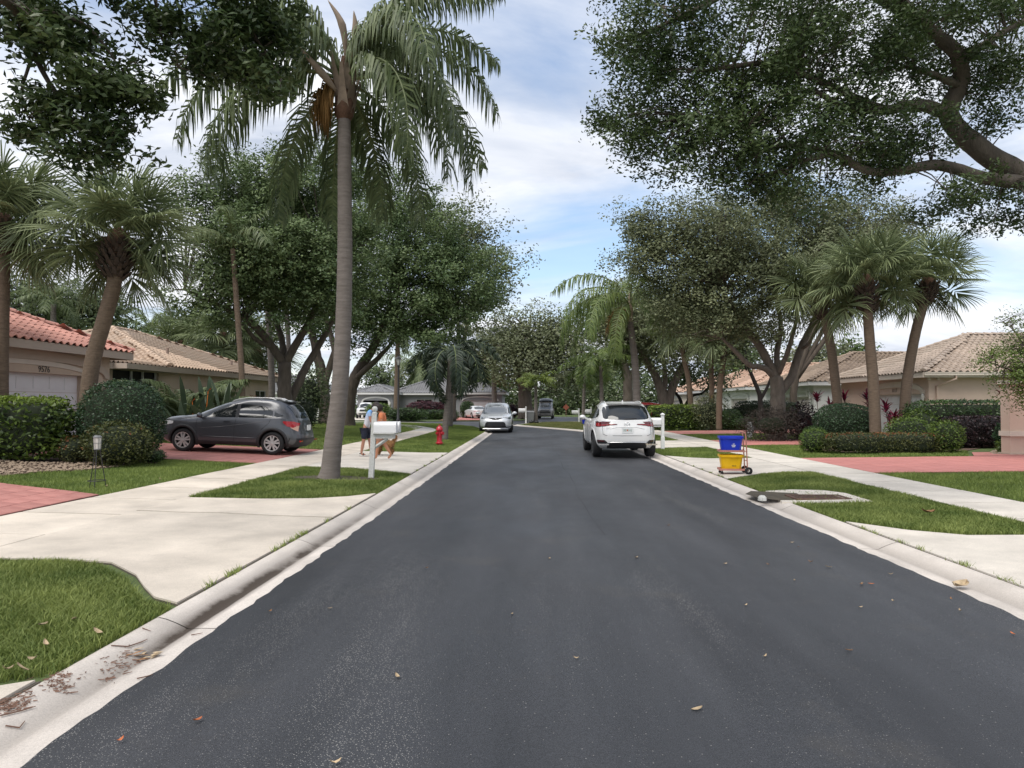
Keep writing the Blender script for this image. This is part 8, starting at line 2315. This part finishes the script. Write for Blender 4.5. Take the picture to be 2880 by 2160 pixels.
# ---- lantern on a tripod stand
bx, by = G(272, 1370)
t = thing('garden_lantern', 'white paned solar lantern on a thin black tripod stand', 'lantern', (bx, by, Hh(bx, by)), R(20))
for k in range(3):
    a = k * 2 * pi / 3 + 0.5; d = Vector((math.cos(a), math.sin(a), 0))
    mb = MB(); mb.tube([d * 0.155 + Vector((0, 0, -.04)), d * 0.04 + Vector((0, 0, 0.67))], 0.0075, 6); mb.obj('leg', MATS['dark_metal'], t)
mb = MB(); n = 24
mb.tube([(0.14 * math.cos(2 * pi * k / n), 0.14 * math.sin(2 * pi * k / n), 0.115) for k in range(n + 1)], 0.007, 5); mb.obj('ring', MATS['dark_metal'], t)
mb = MB(); mb.lathe([(0.05, 0.67), (0.062, 0.865)], 12); mb.obj('lantern_glass', MATS['lamp_glass'], t, smooth=True)
mb = MB(); mb.lathe([(0.0, 0.655), (0.056, 0.66), (0.056, 0.675), (0.0, 0.68)], 14); mb.lathe([(0.07, 0.865), (0.072, 0.885), (0.055, 0.895), (0.05, 0.91), (0.0, 0.912)], 14)
for k in range(6):
    a = k * pi / 3; mb.tube([(0.055 * math.cos(a), 0.055 * math.sin(a), 0.67), (0.066 * math.cos(a), 0.066 * math.sin(a), 0.87)], 0.0035, 4)
mb.tube([(0.06 * math.cos(2 * pi * k / n), 0.06 * math.sin(2 * pi * k / n), 0.775) for k in range(n + 1)], 0.0035, 4)
mb.obj('lantern_frame', MATS['grey_plastic'], t)
# ---- street lamp
b_ = gp(1120, 67.5)
t = thing('street_lamp', 'tall black street lamp post before the grey house', 'street lamp', b_)
mb = MB(); mb.lathe([(0.20, 0), (0.20, 0.15), (0.13, 0.25), (0.11, 1.0), (0.085, 1.05), (0.065, 5.2), (0.0, 5.22)], 12); mb.obj('pole', MATS['dark_metal'], t, smooth=True, auto=40)
mb = MB(); mb.lathe([(0.07, 5.2), (0.12, 5.3), (0.10, 5.35)], 8); mb.lathe([(0.30, 5.95), (0.20, 6.1), (0.06, 6.2), (0.04, 6.32), (0, 6.34)], 8)
for k in range(6):
    a = k * pi / 3; mb.tube([(0.13 * math.cos(a), 0.13 * math.sin(a), 5.33), (0.26 * math.cos(a), 0.26 * math.sin(a), 5.96)], 0.014, 4)
mb.obj('lantern_cage', MATS['dark_metal'], t)
mb = MB(); mb.lathe([(0.11, 5.35), (0.23, 5.95)], 6); mb.obj('lantern_glass', MATS['lamp_glass'], t)
# ---- white concrete service stub
bx, by = G(2109, 1230)
t = thing('service_post', 'stubby weathered white post beside the twiggy shrub', 'post', (bx, by, Hh(bx, by)))
mb = MB(); mb.lathe([(0.105, -0.05), (0.105, 0.66), (0.095, 0.69), (0.0, 0.70)], 14); mb.obj('pipe', MATS['weathered_white'], t, smooth=True, auto=40)
mb = MB(); mb.box((0.12, -0.02, 0.38), (0.12, 0.10, 0.3)); mb.obj('meter_box', MATS['grey_plastic'], t)

# ================================================================== people and dog
mk('skin', (0.42, 0.205, 0.135), 0.55, var=0.06)
mk('skin_tan', (0.47, 0.21, 0.115), 0.5, var=0.06)
mk('hair_dark', (0.022, 0.013, 0.010), 0.6, var=0.4, vscale=30, bump=0.6, bscale=60)
mk('navy_cloth', (0.012, 0.016, 0.035), 0.85, bump=0.2)
mk('coral_cloth', (0.62, 0.20, 0.085), 0.8, var=0.05, bump=0.2, bscale=25)
mk('beige_cloth', (0.40, 0.22, 0.15), 0.85, bump=0.2)
mk('sandal', (0.02, 0.018, 0.018), 0.7)
mk('sole_white', (0.60, 0.58, 0.55), 0.7)
mk('fur_gold', (0.34, 0.19, 0.075), 0.9, var=0.35, vscale=14, bump=1.0, bscale=45, col2=(0.24, 0.105, 0.035))
mk('eye', (0.01, 0.008, 0.007), 0.2)
# t-shirt dyed from sky blue at the shoulders to near white at the hem
m = bpy.data.materials.new('ombre_shirt'); MATS['ombre_shirt'] = m; m.use_nodes = True
_t = m.node_tree; _b = _t.nodes['Principled BSDF']; _b.inputs['Roughness'].default_value = 0.85
_c = _t.nodes.new('ShaderNodeTexCoord'); _s = _t.nodes.new('ShaderNodeSeparateXYZ'); _t.links.new(_c.outputs['Object'], _s.inputs[0])
_rp = _t.nodes.new('ShaderNodeValToRGB'); _m = _t.nodes.new('ShaderNodeMapRange')
_m.inputs['From Min'].default_value = 0.78; _m.inputs['From Max'].default_value = 1.42
_t.links.new(_s.outputs['Z'], _m.inputs['Value']); _t.links.new(_m.outputs[0], _rp.inputs['Fac'])
_rp.color_ramp.elements[0].position = 0.45; _rp.color_ramp.elements[0].color = (0.62, 0.62, 0.68, 1)
_rp.color_ramp.elements[1].position = 0.92; _rp.color_ramp.elements[1].color = (0.12, 0.36, 0.72, 1)
_t.links.new(_rp.outputs[0], _b.inputs['Base Color'])
def skinmesh(name, verts, edges, root, mat, parent, sub=2):
    """verts {key: (pos, radius or (rx, ry))}"""
    keys = list(verts.keys()); idx = {k: i for i, k in enumerate(keys)}
    me = bpy.data.meshes.new(name)
    me.from_pydata([verts[k][0] for k in keys], [(idx[a], idx[b]) for a, b in edges], [])
    o = bpy.data.objects.new(name, me); COL.objects.link(o)
    sk = o.modifiers.new('skin', 'SKIN'); sk.use_smooth_shade = True
    sv_ = me.skin_vertices[0].data
    for k in keys:
        r_ = verts[k][1]; sv_[idx[k]].radius = (r_, r_) if not hasattr(r_, '__len__') else r_
        sv_[idx[k]].use_root = (k == root)
    sb = o.modifiers.new('sub', 'SUBSURF'); sb.levels = sub; sb.render_levels = sub
    dg = bpy.context.evaluated_depsgraph_get(); dg.update()
    nm = bpy.data.meshes.new_from_object(o.evaluated_get(dg)); nm.name = name
    bpy.data.objects.remove(o)
    nm.materials.clear(); nm.materials.append(mat)
    nm.polygons.foreach_set('use_smooth', [True] * len(nm.polygons))
    return link(name, nm, parent)
def hand(v, e, key, wrist, d, up, side):
    """five curled fingers from the wrist vertex"""
    d = Vector(d).normalized(); up = Vector(up).normalized(); s = d.cross(up).normalized()
    w = Vector(v[wrist][0]); palm = w + d * 0.06
    v[key + 'p'] = (tuple(palm), (0.022, 0.034)); e.append((wrist, key + 'p'))
    for i, L in enumerate((0.055, 0.065, 0.06, 0.048)):
        b0 = palm + d * 0.03 + s * (0.03 - 0.02 * i); b1 = b0 + (d * 0.8 - up * 0.5).normalized() * L * .55; b2 = b1 + (d * 0.2 - up).normalized() * L * .5
        for j, q in enumerate((b0, b1, b2)): v[f'{key}{i}{j}'] = (tuple(q), 0.0095 - 0.001 * j)
        e += [(key + 'p', f'{key}{i}0'), (f'{key}{i}0', f'{key}{i}1'), (f'{key}{i}1', f'{key}{i}2')]
    b0 = palm - d * 0.02 + s * 0.045 * side; b1 = b0 + (d + s * 0.3 * side).normalized() * 0.04
    v[key + 't0'] = (tuple(b0), 0.011); v[key + 't1'] = (tuple(b1), 0.009); e += [(key + 'p', key + 't0'), (key + 't0', key + 't1')]
def person(label, loc, J, shirt, shorts, skin, hair, head_dir, shoes=True, sleeve=True):
    t = thing('person', label, 'person', loc)
    v = {}; e = []
    def a(k, p, r_, par=None):
        v[k] = (tuple(p), r_)
        if par: e.append((par, k))
    V_ = {k: Vector(q) for k, q in J.items()}
    a('pel', V_['pel'], (0.125, 0.095)); a('waist', V_['pel'].lerp(V_['chest'], .5), (0.115, 0.085), 'pel'); a('chest', V_['chest'], (0.14, 0.10), 'waist')
    a('neck0', V_['chest'].lerp(V_['neck'], .75), (0.075, 0.07), 'chest'); a('neck', V_['neck'], 0.05, 'neck0')
    hd = Vector(head_dir).normalized()
    a('h0', V_['neck'].lerp(V_['head'], .5), 0.07, 'neck'); a('h1', V_['head'], 0.098, 'h0'); a('h2', V_['head'] + (V_['head'] - V_['neck']).normalized() * 0.07, 0.075, 'h1')
    a('nose0', V_['head'] + hd * 0.085 - Vector((0, 0, .01)), 0.026, 'h1'); a('nose', V_['head'] + hd * 0.115 - Vector((0, 0, .02)), 0.012, 'nose0')
    for s in 'LR':
        a('sh' + s, V_['sh' + s], 0.058, 'neck0'); a('el' + s, V_['el' + s], 0.038, 'sh' + s); a('wr' + s, V_['wr' + s], 0.025, 'el' + s)
        dd = (V_['wr' + s] - V_['el' + s]); hand(v, e, 'f' + s, 'wr' + s, dd, Vector((0.3, 0, 1)) if abs(dd.normalized().z) < .9 else Vector((1, 0, 0)), 1 if s == 'L' else -1)
        a('hip' + s, V_['hip' + s], 0.085, 'pel'); a('th' + s, V_['hip' + s].lerp(V_['kn' + s], .5), 0.070, 'hip' + s); a('kn' + s, V_['kn' + s], 0.050, 'th' + s)
        a('ca' + s, V_['kn' + s].lerp(V_['an' + s], .35), 0.052, 'kn' + s); a('an' + s, V_['an' + s], 0.033, 'ca' + s)
        a('ft' + s, V_['an' + s].lerp(V_['to' + s], .55) - Vector((0, 0, 0.012)), (0.036, 0.026), 'an' + s); a('to' + s, V_['to' + s], (0.034, 0.018), 'ft' + s)
    skinmesh('body', v, e, 'pel', MATS[skin], t)
    k = 1.16
    sv_ = {q: (v[q][0], tuple(x * k for x in (v[q][1] if hasattr(v[q][1], '__len__') else (v[q][1],) * 2))) for q in ('pel', 'waist', 'chest')}
    sv_['pel'] = (tuple(V_['pel'] + (V_['pel'] - V_['chest']).normalized() * 0.0), (0.150, 0.118)); sv_['top'] = (tuple(V_['chest'].lerp(V_['neck'], .72)), (0.088, 0.08))
    ed = [('pel', 'waist'), ('waist', 'chest'), ('chest', 'top')]
    for s in 'LR':
        sv_['sh' + s] = (v['sh' + s][0], 0.072); ed.append(('top', 'sh' + s))
        if sleeve: sv_['sl' + s] = (tuple(V_['sh' + s].lerp(V_['el' + s], .6)), 0.062); ed.append(('sh' + s, 'sl' + s))
    skinmesh('shirt', sv_, ed, 'pel', MATS[shirt], t)
    sv_ = {'pel': (tuple(V_['pel'] + Vector((0, 0, 0.02))), (0.143, 0.112))}; ed = []
    for s in 'LR':
        sv_['hip' + s] = (v['hip' + s][0], 0.104); sv_['th' + s] = (v['th' + s][0], 0.092); sv_['kn' + s] = (tuple(V_['hip' + s].lerp(V_['kn' + s], .82)), 0.082)
        ed += [('pel', 'hip' + s), ('hip' + s, 'th' + s), ('th' + s, 'kn' + s)]
    skinmesh('shorts', sv_, ed, 'pel', MATS[shorts], t)
    # hair cap, ears, eyes
    c = V_['head'] + (V_['head'] - V_['neck']).normalized() * 0.03
    mb = MB(); mb.sphere(c - hd * 0.018, 0.128, 16, 10, 1, 1, 0.98)
    vs = [q for q in mb.v]
    keep = [f for f in mb.f if (sum((Vector(mb.v[i]) - c).dot(hd) for i in f) / 4) < 0.045 and (sum(mb.v[i][2] for i in f) / 4) > c.z - 0.085]
    mb.f = keep; mb.mi = [0] * len(keep); mb.obj('hair', MATS[hair], t, smooth=True)
    sd = hd.cross(Vector((0, 0, 1))).normalized()
    mb = MB()
    for s in (-1, 1): mb.sphere(V_['head'] + hd * 0.088 + sd * 0.034 * s + Vector((0, 0, .018)), 0.011, 8, 6)
    mb.obj('eyes', MATS['eye'], t, smooth=True)
    if shoes:
        for s in 'LR':
            mb = MB(); d = (V_['to' + s] - V_['an' + s]); d.z = 0; d.normalize(); q = Vector((V_['an' + s].x, V_['an' + s].y, 0.0)); sd2 = d.cross(Vector((0, 0, 1)))
            zb = min(V_['to' + s].z, V_['an' + s].z) - 0.03
            ring = [q - d * .07 - sd2 * .035, q - d * .07 + sd2 * .035, q + d * .08 + sd2 * .05, q + d * .19 + sd2 * .035, q + d * .21, q + d * .19 - sd2 * .035, q + d * .08 - sd2 * .05]
            n = len(ring); zz = max(0.003, zb)
            mb.add([(p.x, p.y, zz) for p in ring] + [(p.x, p.y, zz + 0.022) for p in ring], [tuple(range(n - 1, -1, -1)), tuple(range(n, 2 * n))] + [(i, (i + 1) % n, n + (i + 1) % n, n + i) for i in range(n)])
            sh = mb.obj('sandal', MATS['sole_white'], t)
            mb = MB(); a0 = V_['an' + s]; f0 = Vector(v['ft' + s][0])
            mb.tube([f0 - sd2 * .05 - Vector((0, 0, .02)), f0 + Vector((0, 0, .035)), f0 + sd2 * .05 - Vector((0, 0, .02))], 0.018, 6); mb.tube([a0 - d * .05 - sd2 * .03, a0 + d * .045, a0 - d * .05 + sd2 * .03], 0.014, 6); mb.obj('strap', MATS['sandal'], sh)
    return t
bx, by = G(1023, 1283)
person('child in blue-to-white t-shirt and navy shorts leaning over by the mailbox', (bx, by, Hh(bx, by)),
       dict(pel=(.06, 0, .80), chest=(.15, 0, 1.17), neck=(.27, 0, 1.37), head=(.36, 0, 1.46), shL=(.19, -.17, 1.30), elL=(.25, -.21, 1.06), wrL=(.34, -.17, .88), shR=(.22, .16, 1.30), elR=(.36, .19, 1.08), wrR=(.46, .14, .94),
            hipL=(.05, -.09, .76), knL=(.01, -.10, .43), anL=(-.05, -.10, .085), toL=(.08, -.11, .045), hipR=(.07, .09, .76), knR=(.16, .09, .44), anR=(.20, .09, .085), toR=(.34, .09, .045)),
       'ombre_shirt', 'navy_cloth', 'skin', 'hair_dark', (0.85, 0.25, -0.45))
bx, by = G(1076, 1293.5)
person('barefoot person in coral top bending behind the double mailbox', (bx, by, Hh(bx, by)),
       dict(pel=(.02, 0, .80), chest=(.0, 0, 1.15), neck=(-.06, 0, 1.33), head=(-.12, 0, 1.42), shL=(-.01, -.17, 1.26), elL=(.02, -.22, 1.02), wrL=(-.10, -.22, .86), shR=(-.03, .16, 1.26), elR=(-.16, .18, 1.06), wrR=(-.26, .14, .90),
            hipL=(-.04, -.085, .76), knL=(-.12, -.09, .44), anL=(-.16, -.09, .085), toL=(-.29, -.09, .03), hipR=(.05, .085, .76), knR=(.03, .09, .45), anR=(.22, .09, .15), toR=(.13, .09, .035)),
       'coral_cloth', 'beige_cloth', 'skin_tan', 'hair_dark', (-0.85, 0.3, -0.4), shoes=False, sleeve=True)
bx, by = G(1086, 1280)
t = thing('dog', 'fluffy golden dog standing behind the bare legs', 'dog', (bx, by, Hh(bx, by)))
v = dict(chest=((-.20, 0, .36), (.12, .10)), mid=((-.02, 0, .37), (.115, .09)), rump=((.16, 0, .37), (.105, .09)), neck=((-.30, 0, .46), .075), head=((-.38, 0, .53), .075), muz=((-.47, 0, .50), .04), nos=((-.52, 0, .495), .022),
         ear1=((-.35, -.07, .56), .022), ear1b=((-.35, -.10, .48), .016), ear2=((-.35, .07, .56), .022), ear2b=((-.35, .10, .48), .016),
         t0=((.24, 0, .42), .035), t1=((.29, 0, .52), .05), t2=((.27, 0, .60), .028))
e = [('chest', 'mid'), ('mid', 'rump'), ('chest', 'neck'), ('neck', 'head'), ('head', 'muz'), ('muz', 'nos'), ('head', 'ear1'), ('ear1', 'ear1b'), ('head', 'ear2'), ('ear2', 'ear2b'), ('rump', 't0'), ('t0', 't1'), ('t1', 't2')]
for s, y in (('a', -.075), ('b', .075)):
    v['f0' + s] = ((-.20, y, .27), .055); v['f1' + s] = ((-.195, y, .15), .035); v['f2' + s] = ((-.21, y, .03), .028); v['f3' + s] = ((-.24, y, .022), .024)
    v['r0' + s] = ((.14, y, .29), .075); v['r1' + s] = ((.10, y, .20), .05); v['r2' + s] = ((.20, y, .13), .032); v['r3' + s] = ((.18, y, .03), .026); v['r4' + s] = ((.14, y, .022), .024)
    e += [('chest', 'f0' + s), ('f0' + s, 'f1' + s), ('f1' + s, 'f2' + s), ('f2' + s, 'f3' + s), ('rump', 'r0' + s), ('r0' + s, 'r1' + s), ('r1' + s, 'r2' + s), ('r2' + s, 'r3' + s), ('r3' + s, 'r4' + s)]
dg_ = skinmesh('body', v, e, 'mid', MATS['fur_gold'], t)
# tufted coat
vv = np.array([q.co[:] for q in dg_.data.vertices]); nn = np.array([q.normal[:] for q in dg_.data.vertices])
k_ = RNG.integers(0, len(vv), 2600); k_ = k_[vv[k_][:, 2] > 0.10]
C = vv[k_]; nr = nn[k_] + np.array([0.2, 0, -0.7])[None]; nr /= np.linalg.norm(nr, axis=1, keepdims=True)
s0 = np.cross(nr, unit(len(C))); s0 /= np.linalg.norm(s0, axis=1, keepdims=True)
V = np.stack([C - s0 * .006, C + s0 * .006, C + nr * 0.05 + nn[k_] * 0.012], 1).reshape(-1, 3)
o_ = np.arange(len(C)) * 3
link('fur', npmesh('fur', V, np.stack([o_, o_ + 1, o_ + 2], -1), MATS['fur_gold']), t)

# ================================================================== litter on the road and gutter
mk('leaf_brown', (0.26, 0.135, 0.06), 0.8, var=0.25, vscale=20, rnd=0.25)
mk('leaf_orange', (0.46, 0.14, 0.05), 0.75, var=0.2, vscale=20, rnd=0.15)
mk('leaf_tan', (0.42, 0.32, 0.20), 0.8, var=0.25, vscale=20, rnd=0.2)
mk('twig', (0.17, 0.095, 0.065), 0.9, var=0.3, vscale=20)
def leafmesh(L, W, curl, mat, name):
    vs, fs = [], []
    pr = [(-.5, .12), (-.3, .8), (0, 1.0), (.3, .7), (.5, .05)]
    for u, w in pr:
        z = curl * (u * 2) ** 2 * L * .5
        for q in (-1, 0, 1): vs.append((u * L, q * w * W / 2, z + abs(q) * W * .22 + 0.002))
    for i in range(4):
        for k in range(2): fs.append((i * 3 + k, i * 3 + k + 1, i * 3 + k + 4, i * 3 + k + 3))
    mb = MB(); mb.add(vs, fs); return mb.mesh(name, mat)
LM = {m_: [leafmesh(L, W, c_, MATS[m_], 'fallen_leaf') for (L, W, c_) in ((.075, .03, .35), (.065, .026, .6), (.09, .034, .2))] for m_ in ('leaf_brown', 'leaf_orange', 'leaf_tan')}
road_leaves = [(555, 2031, 'leaf_orange'), (338, 2087, 'leaf_orange'), (928, 1714, 'leaf_tan'), (1118, 1907, 'leaf_tan'), (943, 2152, 'leaf_tan'), (1440, 1730, 'leaf_tan'), (1790, 1571, 'leaf_tan'), (1880, 1480, 'leaf_brown'), (2040, 1588, 'leaf_tan'), (2098, 1705, 'leaf_tan'), (2152, 1850, 'leaf_tan'), (2245, 1540, 'leaf_brown'), (2228, 1528, 'leaf_tan'), (2280, 1583, 'leaf_brown'), (2450, 1645, 'leaf_orange'), (2422, 1646, 'leaf_brown'), (2505, 1618, 'leaf_tan'), (2425, 1643, 'leaf_tan'), (2512, 1693, 'leaf_tan'), (2675, 1688, 'leaf_brown'), (2848, 1786, 'leaf_orange'), (2420, 1711, 'leaf_tan'), (2700, 1721, 'leaf_tan'), (2388, 1833, 'leaf_brown'), (2235, 1635, 'leaf_tan'), (1545, 1574, 'leaf_tan'), (1960, 2000, 'leaf_tan'), (760, 1722, 'leaf_brown'), (1200, 1600, 'leaf_brown'), (2330, 1597, 'leaf_tan'), (2160, 1590, 'leaf_brown'), (1620, 1855, 'leaf_tan')]
for i, (px, py, m_) in enumerate(road_leaves):
    x, y = G(px, py, 0.008)
    o = link('fallen_leaf', LM[m_][i % 3], None, (x, y, 0.016), (random.uniform(-.15, .15), random.uniform(-.15, .15), random.uniform(0, 6.28)))
    s = random.uniform(0.45, 0.85); o.scale = (s, s, s)
    tag(o, {'leaf_brown': 'small brown curled leaf lying on the asphalt', 'leaf_orange': 'orange red fallen leaf lying on the asphalt', 'leaf_tan': 'small pale tan leaf lying on the asphalt'}[m_] + (' near the right gutter' if x > 2.2 else ' near the left gutter' if x < -0.9 else ' near the middle of the road'), 'leaf', 'fallen leaves on the road')
for i, (px, py) in enumerate(((2700, 1655), (2765, 1690))):
    pass
x, y = G(2702, 1655, 0.0)
o = link('fallen_leaf', leafmesh(.17, .12, .25, MATS['leaf_tan'], 'fallen_leaf'), None, (x, y, 0.02), (0.1, -.1, .4)); tag(o, 'large pale leaf at the edge of the right gutter', 'leaf')
x, y = G(2610, 1452)
o = link('fallen_leaf', leafmesh(.2, .10, .3, MATS['leaf_brown'], 'fallen_leaf'), None, (x, y, Hh(x, y) + 0.05), (0.1, .1, .2)); tag(o, 'brown palm husk scrap lying in the grass by the drain', 'husk')
for i, (px, py) in enumerate(((128, 1825), (95, 1868), (60, 1895), (275, 1790), (20, 1898), (210, 1754), (300, 1372), (450, 1352), (120, 1770))):
    x, y = G(px, py)
    o = link('fallen_leaf', LM['leaf_tan'][i % 3], None, (x, y, Hh(x, y) + 0.03), (random.uniform(-.4, .4), random.uniform(-.4, .4), random.uniform(0, 6.28)))
    tag(o, 'pale dry leaf caught in the grass blades', 'leaf', 'dry leaves in the grass')
def curbz(x, y):
    d = abs(x - lel(y)); return float(np.interp(d, [q[0] for q in PROF[1:]], [q[1] for q in PROF[1:]]))
tw = [((312, 1840), (360, 1832), (398, 1815), (415, 1806)), ((385, 1901), (408, 1896), (430, 1889)), ((0, 2038), (60, 2015), (100, 1998)), ((15, 2052), (55, 2045), (70, 2030)), ((400, 1789), (424, 1790)), ((538, 1780), (570, 1774)), ((345, 1887), (372, 1882)), ((0, 1955), (50, 1938), (95, 1922))]
for i, pl in enumerate(tw):
    q = []
    for (px, py) in pl:
        x, y = G(px, py, 0.02); q.append(Vector((x, y, max(curbz(x, y), -0.02) + 0.01)))
    mb = MB(); c0 = q[0]; mb.tube([p - c0 for p in q], [0.004] * (len(q) - 1) + [0.002], 5)
    o = mb.obj('twig', MATS['twig'], None, loc=c0); tag(o, 'thin brown twig lying in the left gutter', 'twig', 'twigs in the gutter')
x, y = G(385, 1850, 0.0)
t = thing('husk_pile', 'heap of tan palm husk strips in the left gutter', 'husk', (x, y, -0.015))
for k in range(14):
    a = random.gauss(0.9, 0.5); mb = MB(); strap_leaf(mb, Vector((random.uniform(-.1, .1), random.uniform(-.06, .06), 0.01 + 0.003 * k)), Vector((math.cos(a), math.sin(a), random.uniform(-.1, .25))), random.uniform(.06, .12), .022, .3)
    mb.obj('strip', MATS['leaf_tan' if k % 3 else 'leaf_brown'], t)
N = 380
V, F = [], []
cl = [(random.random() ** 1.4, random.gauss(0, 9)) for _ in range(26)]
for k in range(N):
    u, off = random.choice(cl); u = u + random.gauss(0, 0.03)
    px, py = u * 400 - 10 + random.gauss(0, 9), 2035 - u * 185 + off + random.gauss(0, 5)
    x, y = G(px, py, 0.0); z = curbz(x, y) + 0.006 if x < lel(y) + 0.44 else 0.008
    a = random.uniform(0, 3.14); l = random.uniform(.004, .02); w = .002
    d = (math.cos(a) * l, math.sin(a) * l); s = (-math.sin(a) * w, math.cos(a) * w); o = len(V)
    V += [(x - d[0] - s[0], y - d[1] - s[1], z), (x + d[0] - s[0], y + d[1] - s[1], z), (x + d[0] + s[0], y + d[1] + s[1], z + .004), (x - d[0] + s[0], y - d[1] + s[1], z + .004)]; F.append((o, o + 1, o + 2, o + 3))
stuff(link('gutter_debris', npmesh('gutter_debris', np.array(V), np.array(F), MATS['twig'])), 'scattered brown bark crumbs along the left gutter', 'debris')
